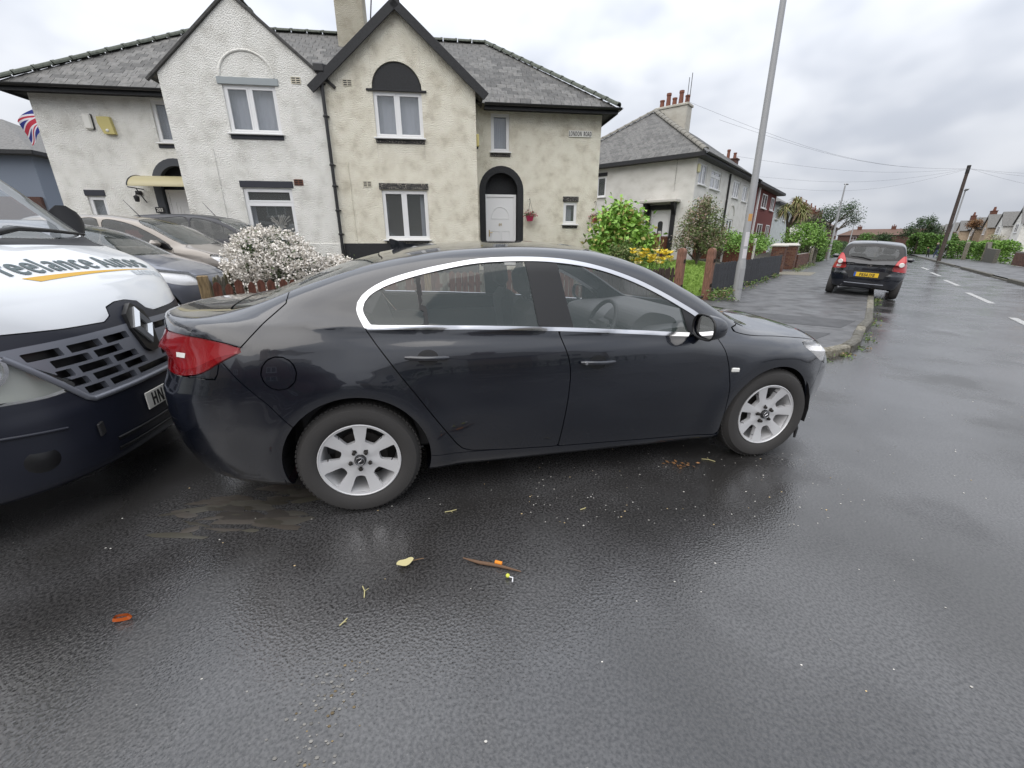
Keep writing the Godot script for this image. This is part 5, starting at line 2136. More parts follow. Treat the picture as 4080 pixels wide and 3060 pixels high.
func hatch_cut() -> void:
	var b := Body.new()
	b.W = 0.80
	b.flare = 0.012
	b.flare_r = 0.37
	b.wheels = [Vector2(0, 0.29), Vector2(2.36, 0.29)]
	b.xr0 = 0.15
	b.xf0 = 1.95
	b.pexp = 2.5
	b.pexp_rear = 3.0
	b.sec = lut([[0.1, 0.90], [0.2, 0.94], [0.35, 0.975], [0.55, 1.0], [0.75, 0.995], [0.9, 0.965], [1.0, 0.93], [1.4, 0.8]])
	b.xr = lut([[0.15, -0.46], [0.3, -0.55], [0.45, -0.585], [0.6, -0.58], [0.66, -0.55], [0.8, -0.535], [1.0, -0.50], [1.3, -0.42]])
	b.xf = lut([[0.1, 2.83], [0.25, 2.94], [0.45, 2.98], [0.6, 2.96], [0.75, 2.88], [0.9, 2.72], [1.1, 2.6]])
	b.btop = lut([[-0.7, 0.95], [0.0, 0.985], [1.2, 0.95], [1.9, 0.975], [2.1, 0.97], [2.4, 0.90], [2.7, 0.79], [2.95, 0.65], [3.1, 0.55]])
	b.bbot = lut([[-0.7, 0.27], [0.4, 0.19], [2.0, 0.18], [3.1, 0.22]])
	b.crown = lut([[-0.7, 0.03], [1.6, 0.03], [2.1, 0.07], [3.1, 0.10]])
	b.kb = lut([[-0.7, 0.08], [3.1, 0.10]])
	b.ctop = lut([[-0.9, 0.3], [-0.62, 0.82], [-0.50, 1.09], [-0.42, 1.29], [-0.33, 1.41], [-0.15, 1.45], [0.3, 1.472], [0.8, 1.468], [1.2, 1.42], [1.5, 1.33], [1.85, 1.13], [2.15, 0.95], [2.6, 0.7], [3.2, 0.4]])
	b.cplan = lut([[-0.9, 0.66], [-0.4, 0.72], [0.0, 0.745], [0.8, 0.755], [1.5, 0.75], [1.9, 0.715], [2.2, 0.66], [3.2, 0.4]])
	b.belt = lut([[-0.9, 1.0], [0.0, 0.985], [1.2, 0.93], [2.0, 0.905], [3.2, 0.85]])
	b.tumble = 0.32
	b.ccrown = 0.10
	b.kc = 0.11
	var rest := [b.skin(Vector3(-0.72, 0.12, 0), Vector3(3.1, 1.56, 0.92), 0.045)]
	for e in [[0.0, 0.29, 0.335], [2.36, 0.29, 0.335]]:
		carve(rest, func(p: Vector3) -> float: return maxf(Vector2(p.x - e[0], p.y - e[1]).length() - e[2], 0.45 - p.z))
	hatch.front_glass = carve(rest, side_poly(smooth_loop(vv([0.86, 0.985, 0.86, 1.2, 0.87, 1.365, 1.1, 1.345, 1.35, 1.26, 1.6, 1.12, 1.78, 0.99, 1.75, 0.95, 1.3, 0.955]), 3), 0.4), 0.006)
	hatch.rear_glass = carve(rest, side_poly(smooth_loop(vv([0.77, 0.99, 0.78, 1.375, 0.4, 1.37, 0.1, 1.335, -0.06, 1.25, -0.02, 1.06, 0.1, 1.02, 0.4, 1.0]), 3), 0.4), 0.006)
	hatch.wind = carve(rest, top_poly(smooth_loop(vv([1.28, -0.2, 1.28, 0.0, 1.31, 0.4, 1.38, 0.58, 1.6, 0.63, 1.9, 0.655, 2.02, 0.62, 2.10, 0.35, 2.12, 0.0, 2.12, -0.2]), 4), 0.9), 0.006)
	var rear := func(p: PackedVector2Array, xm: float) -> Callable:
		var bb := bounds(p)
		return func(q: Vector3) -> float: return maxf(sdp(p, bb, Vector2(q.z, q.y)), q.x - xm)
	hatch.tail = carve(rest, rear.call(pv([0.47, 0.745, 0.85, 0.70, 0.86, 0.98, 0.72, 1.13, 0.62, 1.13, 0.535, 0.98]), 0.0), 0.006)
	hatch.surround = carve(rest, rear.call(smooth_loop(vv([-0.2, 0.985, 0.3, 0.99, 0.55, 1.02, 0.645, 1.09, 0.62, 1.25, 0.565, 1.345, 0.4, 1.365, -0.2, 1.38]), 3), 0.1), 0.004)
	var sur := [hatch.surround]
	hatch.back = carve(sur, rear.call(smooth_loop(vv([-0.2, 1.03, 0.3, 1.03, 0.46, 1.06, 0.52, 1.13, 0.49, 1.25, 0.42, 1.29, -0.2, 1.31]), 3), 0.1), 0.0)
	hatch.surround = sur[0]
	hatch.bumper = carve(rest, func(p: Vector3) -> float: return maxf(p.y - (0.63 if p.z < 0.5 else 0.63 + (p.z - 0.5) * 0.3), p.x + 0.18), 0.006)
	hatch.lamp = carve(rest, side_poly(smooth_loop(vv([2.38, 0.80, 2.5, 0.80, 2.75, 0.74, 2.95, 0.66, 2.98, 0.58, 2.8, 0.56, 2.6, 0.63]), 3), 0.38), 0.005)
	hatch.bonnet = carve(rest, top_poly(smooth_loop(vv([2.12, -0.2, 2.12, 0.0, 2.10, 0.4, 2.03, 0.64, 2.12, 0.70, 2.5, 0.68, 2.72, 0.55, 2.84, 0.3, 2.87, 0.0, 2.87, -0.2]), 4), 0.55), 0.006)
	hatch.door = carve(rest, side_poly(pv([0.80, 1.0, 0.82, 0.6, 0.86, 0.32, 1.75, 0.28, 1.88, 0.5, 1.92, 0.75, 1.86, 0.93, 1.3, 0.97]), 0.4), 0.006)
	hatch.body = rest[0]
	hatch.b = b

func make_hatch(label: String, where: Vector3, yaw: float, paint: Material, glass: Material, group := "") -> Node3D:
	if hatch.is_empty():
		hatch_cut()
	var t := thing("hatchback_car", label, "car", where, yaw, group)
	part("body", both(hatch.body, 0.0, 0.012), paint, t)
	part("bonnet", both(hatch.bonnet, 0.0, 0.012), paint, t)
	part("rear_bumper", both(hatch.bumper, 0.0, 0.012), paint, t)
	part("windscreen", both(hatch.wind, -0.004), M.glass, t)
	part("tailgate_surround", both(hatch.surround, 0.001), M.trim_black, t)
	part("rear_window", both(hatch.back, -0.002), glass, t)
	for s in [false, true]:
		var k := -1.0 if s else 1.0
		part("door", one(hatch.door, s, 0.0, 0.012), paint, t)
		part("side_window", one(hatch.front_glass, s, -0.005), glass, t)
		part("side_window", one(hatch.rear_glass, s, -0.005), glass, t)
		part("tail_lamp", one(hatch.tail, s, 0.004, 0.012), M.lamp_red_bright, t)
		part("headlight", one(hatch.lamp, s, 0.0), M.lamp_clear, t)
		part("headlight_bowl", one(hatch.lamp, s, -0.04), M.alloy, t)
		var g := Geo.new()
		g.box(Vector3(1.70, 0.985, 0.885 * k), Vector3(0.13, 0.12, 0.19), Basis(Vector3.UP, -0.15 * k), 0.05)
		part("door_mirror", g, paint, t)
		g = Geo.new()
		g.prism(pv([1.60, 0.95, 1.86, 0.90, 1.80, 0.99, 1.66, 1.03]), 0.715 * k, 0.79 * k)
		part("mirror_base", g, M.trim_black, t)
	for e in [[0.0, 1.0], [0.0, -1.0], [2.36, 1.0], [2.36, -1.0]]:
		make_wheel(t, Vector3(e[0], 0.285, 0.70 * e[1]), e[1], 0.285, 0.185, 0.17, 5, 0.3, 0.0, "alloy", false)
	var g := Geo.new()
	var top: Vector3 = hatch.b.lift(1.05, 0.0)
	g.tube([top, top + Vector3(-0.2, 0.28, 0)], [0.008, 0.003], 6)
	part("aerial", g, M.trim_black, t)
	for z in [-0.33, 0.33]:
		g = Geo.new()
		seat(g, 1.05, z, 0.46, 0.5)
		part("seat", g, M.fabric, t)
	g = Geo.new()
	g.box(Vector3(0.25, 0.75, 0), Vector3(0.14, 0.6, 1.15), Basis(Vector3.BACK, 0.2), 0.05)
	part("rear_seat", g, M.fabric, t)
	g = Geo.new()
	g.prism(pv([1.55, 0.5, 1.52, 0.85, 1.62, 0.93, 2.05, 0.92, 2.1, 0.5]), -0.62, 0.62)
	part("dashboard", g, M.dash, t)
	g = Geo.new()
	var ring := []
	for i in 20:
		ring.append(Vector3(1.42 + sin(TAU * i / 20) * 0.07, 0.9 + sin(TAU * i / 20) * 0.15, 0.33 + cos(TAU * i / 20) * 0.17))
	g.tube(ring, 0.014, 6, false, true)
	part("steering_wheel", g, M.dash, t)
	return t

func build_hatches() -> void:
	# parked half on the kerb along the long road, seen from behind
	var t := make_hatch("small black hatchback parked half on the pavement, plate PK64 JYB", rd(15.42, -0.06) + Vector3(0, 0.055, 0), PI / 2 - ROAD, M.paint_black, M.glass_dark)
	t.rotation.x = 0.062
	t.rotation_order = EULER_ORDER_YXZ
	var b: Body = hatch.b
	var back := Basis(Vector3.UP, -PI / 2)
	var g := Geo.new()
	g.prism(smooth_loop(vv([-0.42, 0.16, 0.42, 0.16, 0.38, 0.04, 0.30, -0.02, -0.30, -0.02, -0.38, 0.04]), 3), -0.01, 0.008, Transform3D(back, b.nose(0.60, 0.0, -1.0) + Vector3(0.0, -0.06, 0)))
	part("plate_recess", g, M.plastic, t)
	var pl := Node3D.new()
	pl.name = "number_plate"
	pl.transform = Transform3D(back, b.nose(0.61, 0.0, -1.0) + Vector3(-0.02, 0, 0))
	t.add_child(pl)
	g = Geo.new()
	g.box(Vector3.ZERO, Vector3(0.52, 0.111, 0.008), Basis.IDENTITY, 0.003)
	part("plate", g, M.plate_yellow, pl)
	g = Geo.new()
	g.box(Vector3(-0.238, 0, 0.001), Vector3(0.042, 0.108, 0.008))
	part("blue_band", g, M.plate_blue, pl)
	letters(pl, "characters", "PK64 JYB", 0.082, M.sign_ink, Transform3D(Basis(), Vector3(0.018, -0.003, 0.005)), 0.002, 0.70)
	letters(t, "tailgate_lettering", "Alto", 0.065, M.chrome, Transform3D(back, b.nose(0.79, -0.43, -1.0) * Vector3(1, 1, -1) + Vector3(-0.012, 0, 0)), 0.006, 1.1)
	# bent-S emblem and maker's strip
	g = Geo.new()
	var c := b.nose(0.87, 0.0, -1.0) + Vector3(-0.012, 0, 0)
	for k in [1.0, -1.0]:
		g.prism(pv([-0.062, 0.0, -0.062, 0.03 * 1.0, 0.0, 0.075, 0.055, 0.032, 0.02, 0.022, 0.0, 0.038, -0.028, 0.018, 0.03, -0.006]), -0.004, 0.006, Transform3D(back * Basis(Vector3.BACK, 0.0 if k > 0 else PI), c))
	part("emblem", g, M.chrome, t)
	g = Geo.new()
	g.box(b.nose(0.87, 0.38, -1.0) * Vector3(1, 1, -1) + Vector3(-0.008, 0, 0), Vector3(0.01, 0.028, 0.19), Basis.IDENTITY, 0.004)
	part("maker_strip", g, M.chrome, t)
	g = Geo.new()
	g.tube([b.nose(1.0, 0.0, -1.0) + Vector3(-0.02, 0, 0), b.nose(1.05, -0.2, -1.0) + Vector3(-0.03, 0, 0), b.nose(1.06, -0.45, -1.0) + Vector3(-0.02, 0, 0)], [0.016, 0.012, 0.008], 6)
	part("rear_wiper", g, M.trim_black, t)
	for s in [1.0, -1.0]:
		g = Geo.new()
		var q := b.nose(0.91, 0.64, -1.0)
		g.lathe([Vector2(0.0, 0.012), Vector2(0.05, 0.012), Vector2(0.06, 0.0)], 16, Transform3D(Basis(Vector3.UP, 0.35 * s) * Basis(Vector3.BACK, PI / 2), Vector3(q.x - 0.006, q.y, q.z * s)))
		part("lamp_bull", g, M.lamp_white, t)
	g = Geo.new()
	g.box(b.nose(0.79, 0.62, -1.0) * Vector3(1, 1, -1) + Vector3(-0.003, 0, 0), Vector3(0.02, 0.065, 0.17), Basis(Vector3.UP, -0.25), 0.006)
	part("reversing_lamp", g, M.lamp_white, t)
	g = Geo.new()
	var lip := []
	for k in 15:
		lip.append(b.nose(0.375, lerpf(-0.42, 0.42, k / 14.0), -1.0) + Vector3(-0.002, 0, 0))
	g.tube(lip, 0.014, 6)
	part("bumper_lip", g, M.satin, t)
	g = Geo.new()
	g.tube([Vector3(-0.2, 0.24, -0.5), Vector3(-0.56, 0.235, -0.5)], 0.022, 10)
	part("exhaust_pipe", g, M.chrome, t)
	# on the drive, behind the van
	var c1 := make_hatch("silver-blue car on the drive mostly hidden behind the van", Vector3(-7.75, 0.33, -6.35), HOUSE_YAW, M.paint_silver, M.glass_dark)
	c1.scale = Vector3(1.05, 1.0, 1.05)
	var c2 := make_hatch("beige hatchback on the drive in front of the white house", Vector3(-8.1, 0.44, -8.15), HOUSE_YAW, M.paint_beige, M.glass_dark)
	c2.scale = Vector3(1.08, 1.04, 1.05)
	var c3 := make_hatch("dark navy hatchback parked beyond the beige one", Vector3(-8.15, 0.56, -10.3), HOUSE_YAW, M.paint_navy_car, M.glass_dark)
	c3.scale = Vector3(1.1, 1.05, 1.05)

# ---------------------------------------------------------------- ground, pavements, kerbs
func street_materials() -> void:
	var m := mat("pavement", lin(0.095, 0.095, 0.098), 0.5)
	m.albedo_texture = ntex(noise(0.008, 41, 6), 1024, [[0.15, 0.74], [0.5, 0.92], [0.75, 1.0]])
	m.roughness = 1.0
	m.roughness_texture = ntex(noise(0.01, 43, 4), 512, [[0.25, 0.34], [0.5, 0.5], [0.8, 0.7]])
	tri(m, 0.25)
	bump(m, M.fine, 0.12)
	m = mat("pavement_patch", lin(0.045, 0.045, 0.047), 0.5)
	m.albedo_texture = M.pavement.albedo_texture
	tri(m, 0.4)
	m = mat("concrete", lin(0.24, 0.225, 0.19), 0.85)
	m.albedo_texture = ntex(noise(0.03, 91, 5), 512, [[0.2, Color(0.58, 0.57, 0.5)], [0.5, Color(0.9, 0.89, 0.86)], [0.75, Color(1, 1, 1)]])
	tri(m, 0.9)
	bump(m, M.fine, 0.35)
	m = mat("concrete_dark", lin(0.13, 0.125, 0.11), 0.8)
	m.albedo_texture = M.concrete.albedo_texture
	tri(m, 0.9)
	m = mat("road_paint", lin(0.45, 0.45, 0.44), 0.6)
	m.albedo_texture = ntex(noise(0.05, 19, 5), 512, [[0.2, 0.55], [0.5, 0.95], [0.8, 1.0]])
	tri(m, 1.0)
	m = mat("garden_soil", lin(0.09, 0.085, 0.07), 0.95)
	m.albedo_texture = M.concrete.albedo_texture
	tri(m, 0.3)
	m = mat("lawn_soil", lin(0.15, 0.25, 0.05), 0.95)
	m.albedo_texture = M.concrete.albedo_texture
	tri(m, 0.8)
	for e in [["wood_red", lin(0.135, 0.048, 0.030)], ["wood_brown", lin(0.062, 0.040, 0.032)], ["wood_grey", lin(0.16, 0.15, 0.125)], ["wood_moss", lin(0.12, 0.11, 0.065)], ["wood_tan", lin(0.25, 0.18, 0.095)], ["board_slate", lin(0.052, 0.056, 0.068)], ["board_slate2", lin(0.063, 0.067, 0.079)], ["post_red", lin(0.27, 0.14, 0.10)], ["pole_wood", lin(0.085, 0.065, 0.058)], ["panel_red", lin(0.16, 0.062, 0.034)]]:
		m = mat(e[0], e[1], 0.85)
		m.albedo_texture = ntex(noise(0.02, 33, 5), 512, [[0.2, Color(0.62, 0.6, 0.56)], [0.5, Color(0.95, 0.94, 0.92)], [0.8, Color(1.0, 1.0, 1.0)]]) if e[0] == "wood_red" else M.wood_red.albedo_texture
		m.uv1_triplanar = true
		m.uv1_world_triplanar = true
		m.uv1_scale = Vector3(4.0, 0.5, 4.0)
		bump(m, M.fine, 0.4)
	m = mat("lamp_grey", lin(0.34, 0.345, 0.35), 0.55, 0.2)
	bump(m, M.fine, 0.1)
	m = mat("brick", lin(0.165, 0.072, 0.05), 0.9)
	m.albedo_texture = ntex(noise(0.05, 23, 4), 512, [[0.2, Color(0.6, 0.6, 0.58)], [0.5, Color(0.92, 0.9, 0.88)], [0.8, Color(1, 1, 1)]])
	tri(m, 0.8)
	bump(m, M.fine, 0.4)
	m = mat("brick_b", lin(0.12, 0.062, 0.05), 0.9)
	m.albedo_texture = M.brick.albedo_texture
	tri(m, 0.8)
	m = mat("brick_pale", lin(0.21, 0.11, 0.075), 0.9)
	m.albedo_texture = M.brick.albedo_texture
	tri(m, 0.8)
	mat("mortar", lin(0.20, 0.185, 0.165), 0.95)
	mat("red_wall", lin(0.15, 0.035, 0.03), 0.85)
	mat("cap_white", lin(0.52, 0.50, 0.46), 0.8)
	mat("wire", lin(0.09, 0.09, 0.10), 0.6)
	mat("terracotta", lin(0.19, 0.075, 0.05), 0.85)
	mat("sticker", lin(0.62, 0.60, 0.62), 0.5)
	mat("sticker_orange", lin(0.55, 0.30, 0.10), 0.5)

func kerb_line() -> Array:
	var o := []
	var x := -16.0
	while x < 4.0:
		o.append(Vector2(x, -4.75 - (x - 1.4) * 0.2456))
		x += 0.95
	for p in [[4.0, -5.39], [4.40, -5.52], [4.80, -5.74], [5.16, -6.05], [5.46, -6.38], [5.78, -6.74], [6.12, -7.12]]:
		o.append(Vector2(p[0], p[1]))
	var s := 10.3
	while s < 120.0:
		var q := rd(s, 0.2)
		o.append(Vector2(q.x, q.z))
		s += 0.92
	return o

func rise(x: float, z: float) -> float:  # how far the plots lie above the pavement
	var v := x * cos(ROAD) + z * sin(ROAD)
	var line := 5.3 + (x + 3.9) * (0.614 if x > -3.9 else 0.3)
	var d := minf(-z - line, (-v - 3.35) * 1.2)
	return 0.52 * smoothstep(0.0, 3.6, d)

func inside_plots(x: float, z: float) -> float:
	var v := x * cos(ROAD) + z * sin(ROAD)
	var line := 5.3 + (x + 3.9) * (0.614 if x > -3.9 else 0.3)
	return minf(-z - line, -v - 3.35)

func build_ground() -> void:
	street_materials()
	var g := Geo.new()
	var far := 420.0
	g.flat([Vector3(-far, 0, far), Vector3(far, 0, far), Vector3(far, 0, -far), Vector3(-far, 0, -far)], Vector3.UP)
	setting("road", g, M.asphalt)
	# left pavement
	var k := kerb_line()
	var pave := Node3D.new()
	pave.name = "pavement"
	pave.set_meta("kind", "structure")
	add_child(pave)
	var poly := PackedVector2Array()
	for p in k:
		poly.append(p)
	for p in [rd(119.0, -3.6), rd(60.0, -3.6), rd(30.0, -3.6), rd(11.5, -3.6), Vector3(4.0, 0, -10.4), Vector3(-3.9, 0, -5.6), Vector3(-16.0, 0, -2.1)]:
		poly.append(Vector2(p.x, p.z))
	g = Geo.new()
	var lay := Transform3D(Basis(Vector3.RIGHT, Vector3.BACK, Vector3.UP), Vector3.ZERO)
	var t := Geometry2D.triangulate_polygon(poly)
	for i in range(0, t.size(), 3):
		var q := []
		for e in 3:
			q.append(Vector3(poly[t[i + e]].x, 0.1, poly[t[i + e]].y))
		g.flat(q, Vector3.UP)
	part("pavement_surface", g, M.pavement, pave)
	# trench repairs in the pavement
	g = Geo.new()
	for e in [[[10.0, 0.02], [9.85, -1.9], [8.75, -1.9], [9.0, -0.15]], [[8.3, -0.25], [8.2, -1.3], [7.4, -1.3], [7.6, -0.4]]]:
		var q := []
		for c in e:
			q.append(rd(c[0], c[1], 0.104))
		g.flat(q, Vector3.UP)
	part("pavement_patch", g, M.pavement_patch, pave)
	g = Geo.new()
	var q2 := []
	for c in [[22.6, -1.9], [22.6, -3.3], [25.2, -3.3], [25.2, -1.9]]:
		q2.append(rd(c[0], c[1], 0.105))
	g.flat(q2, Vector3.UP)
	part("concrete_apron", g, M.concrete, pave)
	# kerb stones, one by one
	var rg := RandomNumberGenerator.new()
	rg.seed = 12
	var shapes := {}
	for i in k.size() - 1:
		var a: Vector2 = k[i]
		var b: Vector2 = k[i + 1]
		if a.x < -7.0 or (a.x > 45.0):
			continue
		var l := snappedf(a.distance_to(b) - 0.014, 0.004)
		if not shapes.has(l):
			var kg := Geo.new()
			kg.boxt(Transform3D(Basis(), Vector3(0, 0, 0)), Vector3(l, 0.2, 0.14), 0.022)
			shapes[l] = kg.mesh()
		var mid := (a + b) / 2
		var dir := (b - a).normalized()
		part("kerb_stone", shapes[l], M.concrete if rg.randf() < 0.7 else M.concrete_dark, pave, Transform3D(Basis(Vector3.UP, atan2(-dir.y, dir.x)), Vector3(mid.x, 0.012 + rg.randf_range(-0.007, 0.007), mid.y)))
	# opposite pavement
	var pr := Node3D.new()
	pr.name = "opposite_pavement"
	pr.set_meta("kind", "structure")
	add_child(pr)
	g = Geo.new()
	var inner := []
	var outer := []
	var s := 4.0
	while s < 130.0:
		inner.append(rd(s, right_kerb(s), 0.1))
		outer.append(rd(s, right_kerb(s) + 2.7, 0.1))
		s += 0.95
	for i in inner.size() - 1:
		g.flat([inner[i], inner[i + 1], outer[i + 1], outer[i]], Vector3.UP)
	part("pavement_surface", g, M.pavement, pr)
	for i in inner.size() - 1:
		if i > 60:
			break
		var a: Vector3 = inner[i]
		var b: Vector3 = inner[i + 1]
		var dir := (b - a).normalized()
		if not shapes.has(0.942):
			var kg := Geo.new()
			kg.boxt(Transform3D(), Vector3(0.942, 0.2, 0.13), 0.016)
			shapes[0.942] = kg.mesh()
		var drop := -0.06 if (i > 22 and i < 26) or (i > 33 and i < 37) else 0.0
		part("kerb_stone", shapes[0.942], M.concrete_dark, pr, Transform3D(Basis(Vector3.UP, atan2(-dir.z, dir.x)), (a + b) / 2 * Vector3(1, 0, 1) + Vector3(0, 0.012 + drop, 0)))
	# plots rising behind the fences
	g = Geo.new()
	var step := 1.0
	for i in range(-46, 70):
		for j in range(2, 90):
			var x := i * step
			var z := -j * step
			if inside_plots(x, z) < -0.2 and inside_plots(x + step, z) < -0.2 and inside_plots(x, z - step) < -0.2 and inside_plots(x + step, z - step) < -0.2:
				continue
			var qq := []
			for e in [[0, 0], [1, 0], [1, 1], [0, 1]]:
				var px: float = x + e[0] * step
				var pz: float = z - e[1] * step
				qq.append(Vector3(px, (0.115 if inside_plots(px, pz) > 0.35 else 0.02) + rise(px, pz), pz))
			var st := g.v.size()
			for p in qq:
				g.vert(p, Vector3.UP)
			g.face(st, st + 1, st + 2)
			g.face(st, st + 2, st + 3)
	setting("plots", g, M.garden_soil)
	# lawn behind the gate
	g = Geo.new()
	var mm := MultiMesh.new()
	mm.transform_format = MultiMesh.TRANSFORM_3D
	mm.use_colors = true
	var blade := Geo.new()
	blade.tinted = true
	for e in [[0.0, 0.0, 1.0], [0.012, 0.5, 0.8], [-0.012, -0.7, 0.9]]:
		var st := blade.v.size()
		blade.vert(Vector3(e[0] - 0.004, 0, 0), Vector3(0, 0.6, 0.8))
		blade.vert(Vector3(e[0] + 0.004, 0, 0), Vector3(0, 0.6, 0.8))
		blade.vert(Vector3(e[0] + 0.02 * e[1], 0.075 * e[2], 0.02), Vector3(0, 0.8, 0.6))
		blade.face(st, st + 1, st + 2)
	mm.mesh = blade.mesh()
	var spots := []
	var lawn := pv([5.0, -10.7, 6.2, -12.6, 10.5, -17.6, 8.0, -20.2, 5.2, -19.5, 4.6, -14.5, 3.4, -10.6])
	var lb := bounds(lawn, 0.0)
	while spots.size() < 42000:
		var p := Vector2(rg.randf_range(lb.position.x, lb.end.x), rg.randf_range(lb.position.y, lb.end.y))
		if Geometry2D.is_point_in_polygon(p, lawn):
			spots.append(p)
	for qd in Geometry2D.triangulate_polygon(lawn).size() / 3:
		var tri_ := Geometry2D.triangulate_polygon(lawn)
		var cs := [lawn[tri_[qd * 3]], lawn[tri_[qd * 3 + 1]], lawn[tri_[qd * 3 + 2]]]
		var nn := 10
		for i in nn:
			for j in nn - i:
				for up in [false, true]:
					if up and j == nn - i - 1:
						continue
					var w3 := []
					for e in ([[1, 0], [1, 1], [0, 1]] if up else [[0, 0], [1, 0], [0, 1]]):
						var fa: float = float(i + e[0]) / nn
						var fb: float = float(j + e[1]) / nn
						var c2: Vector2 = cs[0] + (cs[1] - cs[0]) * fa + (cs[2] - cs[0]) * fb
						w3.append(Vector3(c2.x, 0.125 + rise(c2.x, c2.y), c2.y))
					g.flat(w3, Vector3.UP)
	setting("lawn", g, M.lawn_soil)
	mm.instance_count = spots.size()
	for i in spots.size():
		var p: Vector2 = spots[i]
		var sc := rg.randf_range(0.7, 1.5)
		mm.set_instance_transform(i, Transform3D(Basis(Vector3.UP, rg.randf() * TAU).scaled(Vector3(sc, sc, sc)), Vector3(p.x, 0.12 + rise(p.x, p.y), p.y)))
		var gsh := rg.randf_range(0.75, 1.25)
		mm.set_instance_color(i, Color(0.30 * gsh, 0.46 * gsh, 0.09 * gsh))
	var lg := MultiMeshInstance3D.new()
	lg.name = "lawn_grass"
	lg.multimesh = mm
	lg.material_override = M.leaf
	lg.set_meta("kind", "stuff")
	tag(lg, "bright green lawn grass seen through the gateway", "grass")
	add_child(lg)
	# centre line dashes
	for i in 5:
		var s0 := 16.05 + i * 5.9 - 5.9
		var dash := Geo.new()
		dash.flat([rd(s0, 2.55, 0.004), rd(s0 + 3.1, 2.45, 0.004), rd(s0 + 3.1, 2.58, 0.004), rd(s0, 2.68, 0.004)], Vector3.UP)
		var d := part("lane_marking", dash, M.road_paint, self)
		d.name = numbered("lane_marking")
		d.set_meta("kind", "structure")

func right_kerb(s: float) -> float:
	return 4.75 - 0.02 * (s - 10.0)

# ---------------------------------------------------------------- fences and posts
func picket_mesh(w: float, h: float, d: float, top: float) -> ArrayMesh:
	var g := Geo.new()
	g.prism(pv([-w / 2, 0, w / 2, 0, w / 2, h - top, 0.25 * w, h - top * 0.3, 0, h, -0.25 * w, h - top * 0.3, -w / 2, h - top]), -d / 2, d / 2)
	return g.mesh()

func picket_run(t: Node3D, a: Vector3, b: Vector3, pitch: float, h: float, mats: Array, seed_: int, w := 0.09) -> void:
	var rg := RandomNumberGenerator.new()
	rg.seed = seed_
	var n := int(a.distance_to(b) / pitch)
	var d := (b - a).normalized()
	var yaw := atan2(-d.z, d.x)
	var shapes := [picket_mesh(w, h, 0.018, 0.05), picket_mesh(w * 0.94, h * 0.975, 0.018, 0.06), picket_mesh(w * 1.05, h * 1.01, 0.02, 0.045)]
	for i in n:
		var p := a + d * pitch * (i + 0.5)
		p.y = 0.11 + rise(p.x, p.z) + rg.randf_range(0.0, 0.02)
		part("picket", shapes[rg.randi() % 3], M[mats[rg.randi() % mats.size()]], t, Transform3D(Basis(Vector3.UP, yaw) * Basis(Vector3.BACK, rg.randf_range(-0.025, 0.025)), p))
	var back := Vector3(d.z, 0, -d.x) * 0.03
	for y in [0.28, h - 0.2]:
		var g := Geo.new()
		var pts := []
		for i in 7:
			var p := a.lerp(b, i / 6.0)
			pts.append(Vector3(p.x, 0.11 + rise(p.x, p.z) + y, p.z) + back)
		for i in 6:
			var m: Vector3 = (pts[i] + pts[i + 1]) / 2
			g.boxt(Transform3D(Basis(Vector3.UP, yaw), m), Vector3(pts[i].distance_to(pts[i + 1]) + 0.01, 0.06, 0.035), 0.004)
		part("rail", g, M[mats[0]], t)

func square_post(t: Node3D, p: Vector3, w: float, h: float, m: Material, called := "post") -> void:
	var g := Geo.new()
	g.boxt(Transform3D(Basis(), Vector3(0, h / 2, 0)), Vector3(w, h, w), 0.01)
	part(called, g, m, t, Transform3D(Basis(Vector3.UP, 0.5), Vector3(p.x, 0.1 + rise(p.x, p.z), p.z)))

